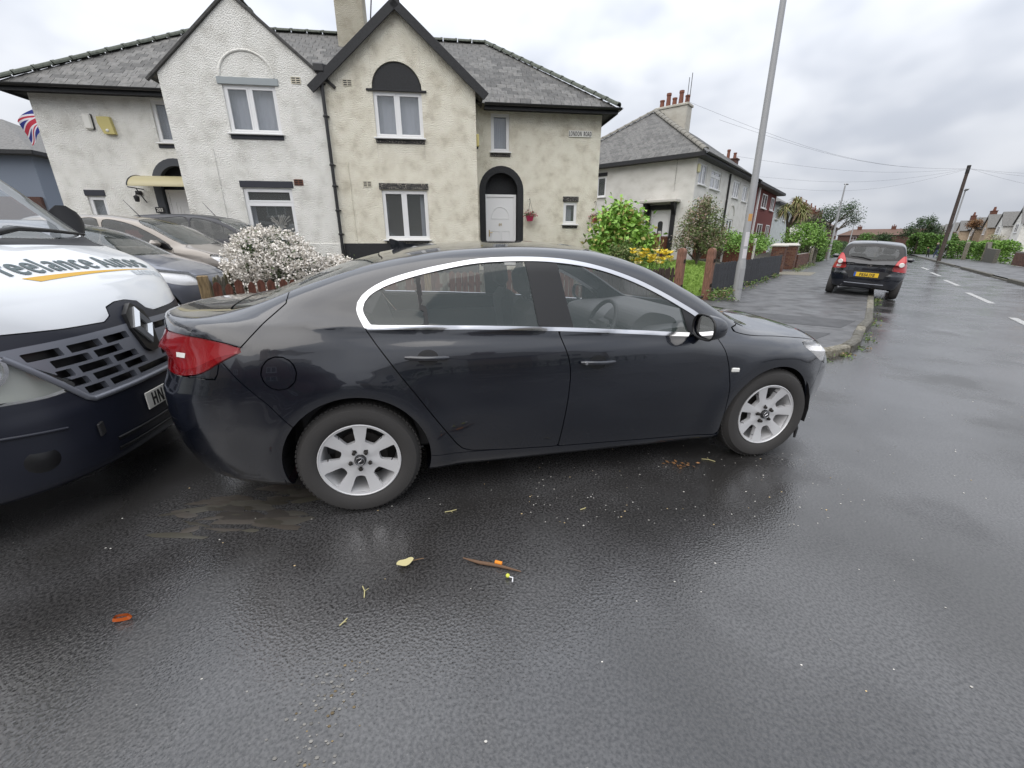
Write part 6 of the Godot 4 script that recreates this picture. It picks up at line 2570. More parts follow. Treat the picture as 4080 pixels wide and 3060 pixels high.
func build_fences() -> void:
	var t := thing("picket_fence", "weathered red-brown picket fence round the front garden behind the saloon", "fence")
	var a := Vector3(-3.80, 0, -5.28)
	var m := Vector3(1.6, 0, -8.75)
	var b := Vector3(3.98, 0, -10.3)
	picket_run(t, a, m, 0.125, 0.90, ["wood_red", "wood_red", "wood_red", "wood_grey"], 3)
	picket_run(t, m, b, 0.115, 0.80, ["wood_brown"], 5, 0.098)
	square_post(t, a + Vector3(-0.05, 0, 0.03), 0.11, 1.0, M.wood_tan)
	square_post(t, m, 0.1, 0.95, M.wood_red)
	square_post(t, Vector3(-1.35, 0, -6.75), 0.09, 1.12, M.wood_tan)
	var r := thing("picket_fence", "grey-green mossy picket fence running back along the drive", "fence")
	picket_run(r, Vector3(-3.95, 0, -5.45), Vector3(-4.32, 0, -7.6), 0.115, 0.92, ["wood_moss", "wood_grey", "wood_moss"], 9)
	# gate posts
	for e in [[Vector3(4.12, 0, -10.42), "round-topped red-brown gatepost left of the lawn gap"], [Vector3(4.98, 0, -10.72), "round-topped red-brown gatepost beside the slate-grey fence"]]:
		var p: Vector3 = e[0]
		var o := thing("gate_post", e[1], "gatepost", Vector3(p.x, 0.1, p.z), -0.75, "red-brown gateposts")
		var g := Geo.new()
		g.prism(arched(-0.085, 0.0, 0.085, 1.17, 0.09, 8), -0.085, 0.085, Transform3D())
		part("post", g, M.post_red, o)
		for y in [0.35, 0.95]:
			g = Geo.new()
			g.box(Vector3(0.09, y, 0.02), Vector3(0.03, 0.09, 0.05), Basis.IDENTITY, 0.004)
			g.tube([Vector3(0.115, y - 0.03, 0.02), Vector3(0.115, y + 0.06, 0.02)], 0.008, 6)
			part("hinge", g, M.steel_dark, o)
	# slate-grey board fence
	var f := thing("board_fence", "low slate-grey close-board fence along the pavement behind the lamp post", "fence")
	var fa := Vector3(5.28, 0, -11.12)
	var fb := rd(22.4, -3.05)
	var d := (fb - fa).normalized()
	var yaw := atan2(-d.z, d.x)
	var rg := RandomNumberGenerator.new()
	rg.seed = 4
	var n := int(fa.distance_to(fb) / 0.1)
	var bm := []
	for h in [0.84, 0.855, 0.87]:
		var g := Geo.new()
		g.boxt(Transform3D(Basis(), Vector3(0, h / 2, 0)), Vector3(0.096, h, 0.018), 0.003)
		bm.append(g.mesh())
	for i in n:
		var p := fa + d * 0.1 * (i + 0.5)
		part("board", bm[rg.randi() % 3], M.board_slate if rg.randf() < 0.6 else M.board_slate2, f, Transform3D(Basis(Vector3.UP, yaw) * Basis(Vector3.UP, 0.05), Vector3(p.x, 0.1, p.z)))
	for y in [0.25, 0.7]:
		var g := Geo.new()
		g.boxt(Transform3D(Basis(Vector3.UP, yaw), (fa + fb) / 2 + Vector3(0, 0.1 + y, 0) + Vector3(d.z, 0, -d.x) * 0.04), Vector3(fa.distance_to(fb), 0.08, 0.04))
		part("rail", g, M.board_slate, f)
	# fence panels and white posts further back in the gardens
	var pf := thing("panel_fence", "red-brown timber fence panels with white concrete posts beyond the slate fence", "fence")
	var pa := rd(24.2, -4.6)
	var pb := rd(19.4, -9.2)
	for i in 4:
		var p0 := pa.lerp(pb, i / 4.0)
		var p1 := pa.lerp(pb, (i + 1) / 4.0)
		var dd := (p1 - p0).normalized()
		var yw := atan2(-dd.z, dd.x)
		var base := 0.12 + rise(p0.x, p0.z)
		for j in 12:
			var g := Geo.new()
			g.boxt(Transform3D(), Vector3(0.13, 1.0, 0.02), 0.003)
			var q := p0.lerp(p1, (j + 0.5) / 12.0)
			part("slat", g, M.panel_red, pf, Transform3D(Basis(Vector3.UP, yw), Vector3(q.x, base + 0.62, q.z)))
		var cp := Geo.new()
		cp.boxt(Transform3D(Basis(Vector3.UP, yw), Vector3(p0.x, base + 0.65, p0.z)), Vector3(0.12, 1.4, 0.12), 0.012)
		part("post", cp, M.cap_white, pf)
	# the gate panel by the second house's door
	var gp := thing("side_gate", "dark red timber gate panel beside the pale house's door", "gate", rd(19.6, -8.3) + Vector3(0, 0.62, 0), 0.87 + PI / 2)
	for j in 9:
		var g := Geo.new()
		g.boxt(Transform3D(), Vector3(0.13, 1.25, 0.022), 0.003)
		part("slat", g, M.panel_red, gp, Transform3D(Basis(), Vector3(-0.6 + j * 0.14, 0.62, 0)))
	var gg := Geo.new()
	gg.boxt(Transform3D(Basis(), Vector3(0.75, 0.75, 0)), Vector3(0.11, 1.6, 0.11), 0.012)
	part("post", gg, M.cap_white, gp)

func brick_course(t: Node3D, w: float, d: float, h: float, at_: Vector3, yaw: float, seed_: int) -> void:
	# a pier or low wall of single bricks over a mortar core
	var rg := RandomNumberGenerator.new()
	rg.seed = seed_
	var g := Geo.new()
	g.boxt(Transform3D(Basis(), Vector3(0, h / 2, 0)), Vector3(w - 0.024, h, d - 0.024))
	part("mortar_core", g, M.mortar, t, yawed(at_, yaw))
	var bh := 0.075
	var bl := 0.225
	var sh := BoxMesh.new()
	var half := BoxMesh.new()
	sh.size = Vector3(bl - 0.01, bh - 0.01, 0.06)
	half.size = Vector3(bl / 2 - 0.01, bh - 0.01, 0.06)
	var rows := int(h / bh)
	for r in rows:
		for face_ in [[w, d, 0.0], [w, d, PI], [d, w, PI / 2], [d, w, -PI / 2]]:
			var x: float = -face_[0] / 2
			var first := r % 2 == (0 if absf(face_[2]) in [0.0, PI] else 1)
			while x < face_[0] / 2 - 0.03:
				var l := minf(bl if not (first and x < -face_[0] / 2 + 0.01) else bl / 2, face_[0] / 2 - x)
				var bb: Mesh = sh if absf(l - bl) < 0.01 else half
				var tf := yawed(at_, yaw) * Transform3D(Basis(Vector3.UP, face_[2]), Vector3.ZERO) * Transform3D(Basis.from_scale(Vector3((l - 0.01) / bb.size.x, 1, 1)), Vector3(x + l / 2, r * bh + bh / 2, face_[1] / 2 - 0.03))
				part("brick", bb, [M.brick, M.brick_b, M.brick_pale][rg.randi() % 3], t, tf)
				x += l
				first = false

func pier(p: Vector3, w: float, h: float, label: String, seed_: int) -> void:
	var t := thing("brick_pier", label, "pier", Vector3(p.x, 0.1, p.z), 0.87, "brick gate piers")
	brick_course(t, w, w, h, Vector3.ZERO, 0.0, seed_)
	var g := Geo.new()
	var a := w / 2 + 0.06
	var b := w / 2 - 0.1
	var c := [Vector3(-a, h, -a), Vector3(a, h, -a), Vector3(a, h, a), Vector3(-a, h, a)]
	var e := []
	var f := []
	for q in c:
		e.append(q + Vector3(0, 0.05, 0))
		f.append(Vector3(q.x * b / a, h + 0.14, q.z * b / a))
	for i in 4:
		var j := (i + 1) % 4
		g.flat([c[i], c[j], e[j], e[i]], c[i] + c[j] - Vector3(0, 2 * h, 0))
		g.flat([e[i], e[j], f[j], f[i]], (c[i] + c[j]) * Vector3(1, 0, 1) + Vector3(0, 0.5, 0))
	g.flat(f, Vector3.UP)
	part("cap", g, M.cap_white, t)

func build_walls() -> void:
	pier(rd(27.5, -3.45), 0.62, 1.2, "nearer white-capped brick gate pier beyond the slate fence", 3)
	pier(rd(24.6, -3.55), 0.56, 1.2, "white-capped brick pier right at the end of the slate fence", 4)
	var w := thing("garden_wall", "low red brick garden wall running on from the gate piers", "wall", rd(30.6, -3.2) + Vector3(0, 0.1, 0), 0.873)
	brick_course(w, 5.2, 0.23, 0.75, Vector3.ZERO, 0.0, 8)
	for e in [[33.6, -3.0, 0.95], [35.8, -3.0, 0.9], [39.5, -3.1, 0.95], [47.0, -3.1, 0.9]]:
		var g := Geo.new()
		g.prism(arched(-0.09, 0, 0.09, e[2], 0.06, 6), -0.07, 0.07)
		solo("concrete_post", g, M.concrete, ["pale concrete post at the end of the brick garden wall", "pale concrete post in front of the nearest clipped hedge", "pale concrete post left of the second street lamp", "far pale concrete post between the clipped hedges"][[33.6, 35.8, 39.5, 47.0].find(e[0])], "post", rd(e[0], e[1]) + Vector3(0, 0.1, 0), 0.87)
	# across the road
	var r := thing("garden_wall", "low red brick wall at the right edge across the road", "wall", rd(39.6, 7.1) + Vector3(0, 0.1, 0), 0.873)
	brick_course(r, 4.6, 0.23, 0.82, Vector3.ZERO, 0.0, 18)
	var c := thing("garden_wall", "grey concrete wall with sloping end between the hedges across the road", "wall", rd(46.5, 6.6) + Vector3(0, 0.1, 0), 0.873)
	var g := Geo.new()
	g.prism(pv([-2.2, 0, 2.2, 0, 2.2, 1.25, 1.7, 1.3, 1.2, 0.95, -2.2, 0.9]), -0.1, 0.1)
	part("slab", g, M.concrete_dark, c)
	g = Geo.new()
	g.boxt(Transform3D(Basis(), Vector3(1.9, 0.7, 0)), Vector3(0.3, 1.4, 0.3), 0.03)
	part("end_pillar", g, M.concrete, c)
	for e in [[52.0, 5.9, 1.3], [60.5, 5.3, 1.2]]:
		g = Geo.new()
		g.prism(arched(-0.16, 0, 0.16, e[2], 0.12, 6), -0.12, 0.12)
		solo("concrete_post", g, M.concrete, "squat concrete gatepost in front of the large hedge across the road" if e[0] < 55 else "distant concrete gatepost beside the two walkers", "post", rd(e[0], e[1]) + Vector3(0, 0.1, 0), 0.87)

# ---------------------------------------------------------------- lamps, poles, wires
func street_lamp(p: Vector3, h: float, r: float, lean: float, label: String, head: bool) -> Node3D:
	var t := thing("street_lamp", label, "street lamp", p, 0.87 + PI / 2, "grey steel street lamps")
	t.rotation.z = lean
	var g := Geo.new()
	g.lathe([Vector2(r * 1.25, 0), Vector2(r * 1.25, 0.85), Vector2(r * 1.1, 0.95), Vector2(r, 1.0), Vector2(r * 0.62, h)], 20)
	part("column", g, M.lamp_grey, t)
	g = Geo.new()
	g.box(Vector3(0, 0.55, r * 1.25), Vector3(r * 1.3, 0.5, 0.012), Basis.IDENTITY, 0.004)
	part("access_door", g, M.lamp_grey, t)
	if head:
		g = Geo.new()
		g.tube([Vector3(0, h, 0), Vector3(0, h + 0.15, 0.05), Vector3(0, h + 0.2, 0.35)], r * 0.55, 8)
		part("arm", g, M.lamp_grey, t)
		g = Geo.new()
		g.box(Vector3(0, h + 0.2, 0.75), Vector3(0.26, 0.1, 0.85), Basis(Vector3.RIGHT, -0.06), 0.04)
		part("lamp_head", g, M.lamp_grey, t)
	return t

func build_poles() -> void:
	var l := street_lamp(Vector3(5.62, 0.1, -10.42), 8.2, 0.082, -0.0, "near grey street lamp column with paper notices in front of the slate fence", true)
	l.rotation = Vector3(0, 0, 0.018)
	for e in [[1.86, "sticker_orange", 0.16], [1.3, "sticker", 0.26], [1.02, "sticker", 0.22], [1.5, "sticker", 0.12]]:
		var g := Geo.new()
		for k in 5:
			var a := PI * (0.32 + 0.075 * k)
			var b := PI * (0.32 + 0.075 * (k + 1))
			var rr := 0.0835 - (e[0] as float) * 0.004 + 0.004
			g.flat([Vector3(cos(a) * rr, e[0], sin(a) * rr), Vector3(cos(b) * rr, e[0], sin(b) * rr), Vector3(cos(b) * rr, e[0] + e[2], sin(b) * rr), Vector3(cos(a) * rr, e[0] + e[2], sin(a) * rr)], Vector3(cos(a), 0, sin(a)))
		part("notice", g, M[e[1]], l)
	street_lamp(rd(43.5, -2.75) + Vector3(0, 0.1, 0), 5.5, 0.075, 0.0, "second grey street lamp rising behind the dark leaning tree", true)
	street_lamp(rd(92.0, -3.4) + Vector3(0, 0.1, 0), 6.0, 0.08, 0.0, "tiny far street lamp before the distant red-roofed terrace", true)
	var lr := street_lamp(rd(57.5, 5.2) + Vector3(0, 0.1, 0), 5.6, 0.085, 0.0, "pale street lamp across the road beside the walkers", true)
	lr.rotation.y = 0.87 - PI / 2
	# telegraph pole
	var t := thing("telegraph_pole", "brown wooden telegraph pole with step irons across the road", "pole", rd(47.0, 4.05) + Vector3(0, 0.05, 0), 0.87)
	t.rotation.z = -0.03
	var g := Geo.new()
	g.tube([Vector3.ZERO, Vector3(0, 3, 0), Vector3(0, 6.6, 0)], [0.13, 0.115, 0.095], 14)
	part("pole", g, M.pole_wood, t)
	g = Geo.new()
	g.tube([Vector3(0, 6.2, 0), Vector3(0, 6.75, 0)], 0.11, 10)
	part("cap", g, M.steel_dark, t)
	for k in 8:
		g = Geo.new()
		var s := 1.0 if k % 2 else -1.0
		g.tube([Vector3(0, 2.6 + k * 0.42, 0), Vector3(0.34 * s, 2.6 + k * 0.42, 0)], 0.014, 5)
		part("step_iron", g, M.steel_dark, t)
	var top := rd(47.0, 4.05) + Vector3(0.1, 6.55, 0)
	var ends := [rd(28.0, -7.2, 6.1), rd(33.0, -7.2, 5.6), rd(24.5, -7.2, 7.2), rd(38.0, -7.0, 5.4), rd(22.0, -8.0, 7.6), rd(45.0, 16.0, 6.0), rd(50.0, 15.0, 5.5), rd(36.0, 14.0, 6.6)]
	for i in ends.size():
		var e: Vector3 = ends[i]
		var pts := []
		for k in 13:
			var f := k / 12.0
			var q := top.lerp(e, f)
			q.y -= sin(f * PI) * (0.5 + 0.1 * i)
			pts.append(q)
		var wg := Geo.new()
		wg.tube(pts, 0.0045, 4, false)
		var say: String = ["middle of the five wires crossing the sky to the left houses", "fourth wire down of those crossing to the left houses", "second wire down of those crossing to the left houses", "lowest wire crossing the sky to the left houses", "topmost wire crossing the sky to the left houses", "left of the wires dropping to the houses right of the pole", "middle wire dropping to the houses right of the pole", "near wire leaving the pole to the right edge"][i]
		solo("telephone_wire", wg, M.wire, say, "wire", Vector3.ZERO, 0.0, "telephone wires")

# ---------------------------------------------------------------- houses further off
func far_window(t: Node3D, x0: float, y0: float, x1: float, y1: float, xf: Transform3D, bars := 1) -> void:
	var w := Node3D.new()
	w.name = "window"
	w.transform = xf
	t.add_child(w, true)
	var g := Geo.new()
	slats(g, x0, y0, x1, y1, 0.07, 0.08, Transform3D(Basis(), Vector3(0, 0, 0.0)))
	for i in bars:
		g.boxt(Transform3D(Basis(), Vector3(lerpf(x0, x1, (i + 1.0) / (bars + 1)), (y0 + y1) / 2, 0.001)), Vector3(0.08, y1 - y0 - 0.14, 0.075))
	part("frame", g, M.upvc, w)
	g = Geo.new()
	g.boxt(Transform3D(Basis(), Vector3((x0 + x1) / 2, (y0 + y1) / 2, -0.01)), Vector3(x1 - x0 - 0.13, y1 - y0 - 0.13, 0.02))
	part("pane", g, M.window_dark, w)
	g = Geo.new()
	g.boxt(Transform3D(Basis(), Vector3((x0 + x1) / 2, y0 - 0.03, 0.03)), Vector3(x1 - x0 + 0.12, 0.06, 0.16))
	part("sill", g, M.upvc, w)

func chimney(t: Node3D, at_: Vector3, w: float, d: float, h: float, pots: int, m: Material) -> void:
	var c := Node3D.new()
	c.name = "chimney"
	c.position = at_
	t.add_child(c, true)
	var g := Geo.new()
	g.boxt(Transform3D(Basis(), Vector3(0, h / 2, 0)), Vector3(w, h, d), 0.02)
	part("stack", g, m, c)
	g = Geo.new()
	g.boxt(Transform3D(Basis(), Vector3(0, h + 0.05, 0)), Vector3(w + 0.12, 0.12, d + 0.12), 0.02)
	part("cap", g, m, c)
	for i in pots:
		var f := (i + 0.5) / pots - 0.5
		g = Geo.new()
		var ph := 0.42 + 0.28 * (i % 2)
		g.lathe([Vector2(0.13, 0.0), Vector2(0.11, ph * 0.8), Vector2(0.135, ph * 0.84), Vector2(0.13, ph), Vector2(0.09, ph), Vector2(0.08, ph * 0.6)], 12, Transform3D(Basis(), Vector3(f * w * (1.0 if w > d else 0.0), h + 0.11, f * d * (0.0 if w > d else 1.0))))
		part("chimney_pot", g, M.terracotta, c)

func hip_roof(roof: Node3D, x0: float, x1: float, z0: float, z1: float, ey: float, ry: float, m: Material, hip0 := true, hip1 := true) -> void:
	# eaves rectangle x0..x1, z1 (back) .. z0 (front)
	var rz := (z0 + z1) / 2
	var h := absf(z0 - z1) / 2
	var a := x0 + (h if hip0 else 0.0)
	var b := x1 - (h if hip1 else 0.0)
	var g := Geo.new()
	g.flat([Vector3(x0, ey, z0), Vector3(x1, ey, z0), Vector3(b, ry, rz), Vector3(a, ry, rz)], Vector3(0, 1, 1))
	g.flat([Vector3(x0, ey, z1), Vector3(x1, ey, z1), Vector3(b, ry, rz), Vector3(a, ry, rz)], Vector3(0, 1, -1))
	g.flat([Vector3(x0, ey, z0), Vector3(x0, ey, z1), Vector3(a, ry, rz)], Vector3(-1, 0.5, 0))
	g.flat([Vector3(x1, ey, z0), Vector3(x1, ey, z1), Vector3(b, ry, rz)], Vector3(1, 0.5, 0))
	g.flat([Vector3(x0, ey - 0.16, z0), Vector3(x1, ey - 0.16, z0), Vector3(x1, ey - 0.16, z1), Vector3(x0, ey - 0.16, z1)], Vector3.DOWN)
	part("roof_cover", g, m, roof)
	g = Geo.new()
	g.boxt(Transform3D(Basis(), Vector3((x0 + x1) / 2, ey - 0.08, z0)), Vector3(x1 - x0, 0.17, 0.04))
	g.boxt(Transform3D(Basis(), Vector3(x0, ey - 0.08, rz)), Vector3(0.04, 0.168, absf(z0 - z1)))
	g.boxt(Transform3D(Basis(), Vector3(x1, ey - 0.08, rz)), Vector3(0.04, 0.168, absf(z0 - z1)))
	part("fascia", g, M.paint_dark, roof)

func block(t: Node3D, x0: float, x1: float, z0: float, z1: float, y1: float, m: Material) -> void:
	var g := Geo.new()
	g.boxt(Transform3D(Basis(), Vector3((x0 + x1) / 2, y1 / 2 - 0.25, (z0 + z1) / 2)), Vector3(x1 - x0, y1 + 0.5, absf(z0 - z1)))
	part("wall", g, m, t)

func front_gable(t: Node3D, x0: float, x1: float, z: float, depth: float, ey: float, m: Material, rm: Material) -> void:
	var c := (x0 + x1) / 2
	var h := (x1 - x0) / 2 * 0.8
	var g := Geo.new()
	g.prism(PackedVector2Array([Vector2(x0, -0.4), Vector2(x1, -0.4), Vector2(x1, ey), Vector2(c, ey + h), Vector2(x0, ey)]), -depth, 0.0, Transform3D(Basis(), Vector3(0, 0, z)))
	part("gable", g, m, t)
	for s in [-1.0, 1.0]:
		g = Geo.new()
		var e := Vector3(c + s * ((x1 - x0) / 2 + 0.3), ey - 0.24, z + 0.15)
		var a := Vector3(c, ey + h + 0.04, z + 0.15)
		g.flat([e, a, a + Vector3(0, 0, -depth - 1.2), e + Vector3(0, 0, -depth)], Vector3(s, 1, 0))
		g.flat([e, a, a - Vector3(0, 0.16, 0), e - Vector3(0, 0.16, 0)], Vector3(0, 0, 1))
		part("gable_roof", g, rm, t)

func build_second_house() -> void:
	var RX := PI / 2 - ROAD
	var t := thing("pale_house", "pale grey roughcast corner house with hipped slate roof and black door hood", "house", rd(20.9, -6.8), RX)
	var ey := 5.06
	var base := 0.1
	var g := Geo.new()
	var FX := Transform3D()
	var hole := [rect(0.40, 4.0, 1.58, 4.9), rect(2.2, 3.98, 3.95, 4.85), rect(1.3, 1.5, 3.3, 2.8)]
	wall(g, rect(0, base, 5.6, ey), hole, FX)
	# side wall faces down the road; its local x runs from the back to the corner
	var SX := Transform3D(Basis(Vector3.UP, -PI / 2), Vector3(0, 0, 0))
	# local x of SX = world z of the house; corner at 0, back at -7.7
	wall(g, rect(-7.7, base, 0, ey), [rect(-4.98, 3.7, -4.43, 4.68), rect(-1.9, 0.85, -0.9, 2.96)], SX)
	part("wall", g, M.grey_render, t)
	g = Geo.new()
	g.boxt(Transform3D(Basis(), Vector3(2.8, ey / 2, -7.7)), Vector3(5.6, ey, 0.2))
	part("back_wall", g, M.grey_render, t)
	make_window(t, 0.40, 4.0, 1.58, 4.9, FX, [0.5], true, [[0, 1, 0, 1]])
	make_window(t, 2.2, 3.98, 3.95, 4.85, FX, [0.5], true, [[0, 1, 0, 0.7]], 0.28)
	make_window(t, 1.3, 1.5, 3.3, 2.8, FX, [0.5], true)
	make_window(t, -4.98, 3.7, -4.43, 4.68, SX, [], true)
	var l := Geo.new()
	l.boxt(SX * Transform3D(Basis(), Vector3(-4.7, 4.76, 0.01)), Vector3(0.62, 0.16, 0.04))
	part("lintel", l, M.paint_dark, t)
	# door with black surround and bracketed hood
	var d := Node3D.new()
	d.name = "door"
	d.transform = SX
	t.add_child(d)
	g = Geo.new()
	g.boxt(Transform3D(Basis(), Vector3(-1.4, 1.9, -0.1)), Vector3(0.98, 2.1, 0.06), 0.006)
	part("door_leaf", g, M.upvc, d)
	g = Geo.new()
	var arch := []
	for q in arched(-1.80, 0.95, -1.0, 2.62, 0.22, 10):
		arch.append(Vector3(q.x, q.y, -0.06))
	g.tube(arch, 0.018, 5, false, true)
	part("moulding", g, M.upvc, d)
	g = Geo.new()
	g.prism(arched(-1.52, 1.75, -1.28, 2.35, 0.1, 8), -0.075, -0.058)
	part("pane", g, M.window_dark, d)
	g = Geo.new()
	g.boxt(Transform3D(Basis(), Vector3(-2.0, 1.95, 0.03)), Vector3(0.2, 2.3, 0.12), 0.01)
	g.boxt(Transform3D(Basis(), Vector3(-0.8, 1.95, 0.03)), Vector3(0.2, 2.3, 0.12), 0.01)
	g.boxt(Transform3D(Basis(), Vector3(-1.4, 3.06, 0.03)), Vector3(1.4, 0.2, 0.12), 0.01)
	part("surround", g, M.paint_dark, d)
	for x in [-2.05, -0.75]:
		g = Geo.new()
		g.prism(pv([0, 0, 0.1, 0.1, 0.3, 0.35, 0.42, 0.45, 0.42, 0.55, 0, 0.55]), -0.08, 0.08, Transform3D(Basis(Vector3.UP, -PI / 2), Vector3(x, 2.68, 0.05)))
		part("bracket", g, M.paint_dark, d)
	g = Geo.new()
	g.boxt(Transform3D(Basis(), Vector3(-1.4, 3.3, 0.28)), Vector3(1.75, 0.13, 0.62), 0.02)
	part("hood", g, M.cap_white, d)
	# roof
	var roof := Node3D.new()
	roof.name = "roof"
	t.add_child(roof)
	var ry := 8.15
	hip_roof(roof, -0.4, 11.2, 0.4, -8.1, ey + 0.12, ry, M.slate_dark, true, false)
	var h := 4.25
	var sl := Vector2(h, ry - ey - 0.12).length()
	# slates of the hip facing down the road
	var o := Vector3(-0.4, ey + 0.12, -8.1)
	var f := plane_frame(o, Vector3(0, 0, 1), Vector3(h, ry - ey - 0.12, 0))
	slates(roof, PackedVector2Array([Vector2(0, 0), Vector2(8.5, 0), Vector2(4.25, sl)]), f, 290, 0.31, 0.26, ["slate_a", "slate_b", "slate_b"], 21)
	var f2 := plane_frame(Vector3(-0.4, ey + 0.12, 0.4), Vector3(1, 0, 0), Vector3(0, ry - ey - 0.12, -h))
	slates(roof, PackedVector2Array([Vector2(0, 0), Vector2(6.3, 0), Vector2(6.3, sl), Vector2(4.25, sl)]), f2, 0, 0.31, 0.26, ["slate_a"], 22)
	ridge_tiles(roof, Vector3(-0.4, ey + 0.17, 0.4), Vector3(h - 0.4, ry + 0.04, -3.85), M.ridge_pale, 0.13, 0.42)
	ridge_tiles(roof, Vector3(-0.4, ey + 0.17, -8.1), Vector3(h - 0.4, ry + 0.04, -3.85), M.ridge_pale, 0.13, 0.42)
	ridge_tiles(roof, Vector3(h - 0.4, ry + 0.04, -3.85), Vector3(8.0, ry + 0.04, -3.85), M.ridge_pale, 0.13, 0.42)
	chimney(t, Vector3(5.3, 6.9, -3.4), 0.75, 1.75, 1.6, 5, M.chimney_pale)
	g = Geo.new()
	g.tube([Vector3(5.5, 7.6, -2.66), Vector3(5.5, 10.1, -2.66)], 0.018, 6)
	g.tube([Vector3(5.15, 7.6, -2.66), Vector3(5.12, 9.8, -2.66)], 0.016, 6)
	part("aerial_poles", g, M.steel_dark, t).name = "aerial"
	g = Geo.new()
	g.tube([Vector3(5.45, ey - 0.1, 0.06), Vector3(5.45, 0.3, 0.06)], 0.05, 8)
	part("downpipe", g, M.gutter, t)
	gutter(roof, Vector3(-0.4, ey + 0.1, 0.42), Vector3(11.0, ey + 0.1, 0.42), Vector3(0, 0, 1))
	g = Geo.new()
	g.box(Vector3(0.16, 4.62, 0.05), Vector3(0.24, 0.34, 0.09), Basis.IDENTITY, 0.02)
	part("alarm_cover", g, M.alarm_pale, t)
	# the other half of that pair
	var n := thing("pale_house", "second pale rendered house with arched door recess, next along the road", "house", rd(26.5, -6.8), RX)
	g = Geo.new()
	wall(g, rect(0.0, base, 5.4, ey), [rect(0.95, 3.88, 2.45, 4.8), rect(3.3, 3.84, 4.6, 4.72), rect(0.7, 1.4, 2.1, 2.75)], FX)
	part("wall", g, M.grey_render, n)
	make_window(n, 0.95, 3.88, 2.45, 4.8, FX, [0.33, 0.66], true, [[0, 1, 0, 1]])
	make_window(n, 3.3, 3.84, 4.6, 4.72, FX, [0.5], true, [[0, 1, 0, 1]])
	make_window(n, 0.7, 1.4, 2.1, 2.75, FX, [0.5], true, [[0, 1, 0, 1]])
	g = Geo.new()
	var mould := []
	for k in 13:
		mould.append(Vector3(1.4 + cos(PI * k / 12) * 0.62, 2.95 + sin(PI * k / 12) * 0.55, 0.0))
	g.tube(mould, 0.05, 6)
	part("arch_moulding", g, M.cap_white, n)
	g = Geo.new()
	g.boxt(Transform3D(Basis(), Vector3(0, ey / 2, -7.7)), Vector3(10.8, ey, 0.2))
	part("back_wall", g, M.grey_render, n)
	# red brick house
	var r := thing("red_house", "dark red house with white windows and white corner strip", "house", rd(32.2, -6.8), RX)
	block(r, 0.0, 8.6, 0.0, -7.5, 5.0, M.red_wall)
	far_window(r, 3.3, 3.8, 5.0, 4.72, Transform3D(), 1)
	far_window(r, 6.6, 3.8, 7.8, 4.7, Transform3D(), 1)
	far_window(r, 3.3, 1.35, 5.0, 2.75, Transform3D(), 1)
	far_window(r, 6.5, 1.35, 7.8, 2.75, Transform3D(), 1)
	g = Geo.new()
	g.boxt(Transform3D(Basis(), Vector3(1.9, 2.4, 0.05)), Vector3(0.22, 5.2, 0.1))
	part("corner_strip", g, M.upvc, r)
	roof = Node3D.new()
	roof.name = "roof"
	r.add_child(roof)
	hip_roof(roof, -0.6, 9.2, 0.5, -8.1, 5.12, 7.6, M.slate_a, false, true)
	chimney(r, Vector3(7.6, 6.2, -3.8), 0.7, 1.5, 1.5, 3, M.brick_b)
	# pale green-white house beyond it
	var w := thing("mint_house", "pale mint-white house half hidden by the palm", "house", rd(43.2, -7.2), RX)
	block(w, 0.0, 10.0, 0.0, -7.5, 4.6, M.pale_render)
	far_window(w, 1.0, 3.4, 2.4, 4.3, Transform3D(), 1)
	far_window(w, 5.0, 3.4, 6.4, 4.3, Transform3D(), 1)
	roof = Node3D.new()
	roof.name = "roof"
	w.add_child(roof)
	hip_roof(roof, -0.4, 10.4, 0.4, -8.0, 4.7, 7.2, M.slate_b)
	# far terrace with red roofs
	var labels := ["nearest of the distant red-roofed terrace houses past the tree", "second of the distant red-roofed terrace houses past the tree", "third and farthest distant red-roofed terrace house past the tree"]
	for i in 3:
		var q := thing("terrace_house", labels[i], "house", rd(84.0 + i * 15.0, -7.5), RX, "distant red-roofed terrace")
		block(q, 0.0, 14.0, 0.0, -8.0, 4.3, M.white_render if i == 0 else M.brick)
		for k in 4:
			far_window(q, 1.0 + k * 3.3, 2.9, 2.4 + k * 3.3, 4.0, Transform3D(), 1)
			far_window(q, 1.0 + k * 3.3, 0.8, 2.6 + k * 3.3, 2.1, Transform3D(), 1)
		roof = Node3D.new()
		roof.name = "roof"
		q.add_child(roof)
		hip_roof(roof, -0.3, 14.3, 0.4, -8.4, 4.4, 7.0, M.tile_a, i == 0, false)
		chimney(q, Vector3(3.5, 6.4, -4.0), 0.7, 1.3, 1.3, 4, M.brick)
		chimney(q, Vector3(10.5, 6.4, -4.0), 0.7, 1.3, 1.3, 4, M.brick)
	# neighbour at the left edge, seen past the white house
	var b := thing("blue_grey_house", "blue-grey rendered house behind the flag at the left edge", "house", Vector3(-25.6, 0.4, -22.0), HOUSE_YAW)
	block(b, -8.0, 2.4, 0.0, -8.0, 5.05, M.blue_render)
	g = Geo.new()
	g.boxt(Transform3D(Basis(), Vector3(-2.2, 1.6, 0.1)), Vector3(9.0, 3.2, 0.16))
	part("dark_lower_wall", g, M.brick_b, b)
	far_window(b, -5.0, 3.6, -3.6, 4.7, Transform3D(), 1)
	roof = Node3D.new()
	roof.name = "roof"
	b.add_child(roof)
	hip_roof(roof, -8.5, 2.9, 0.5, -8.5, 5.2, 7.4, M.slate_b)
	# across the road
	var RL := RX + PI
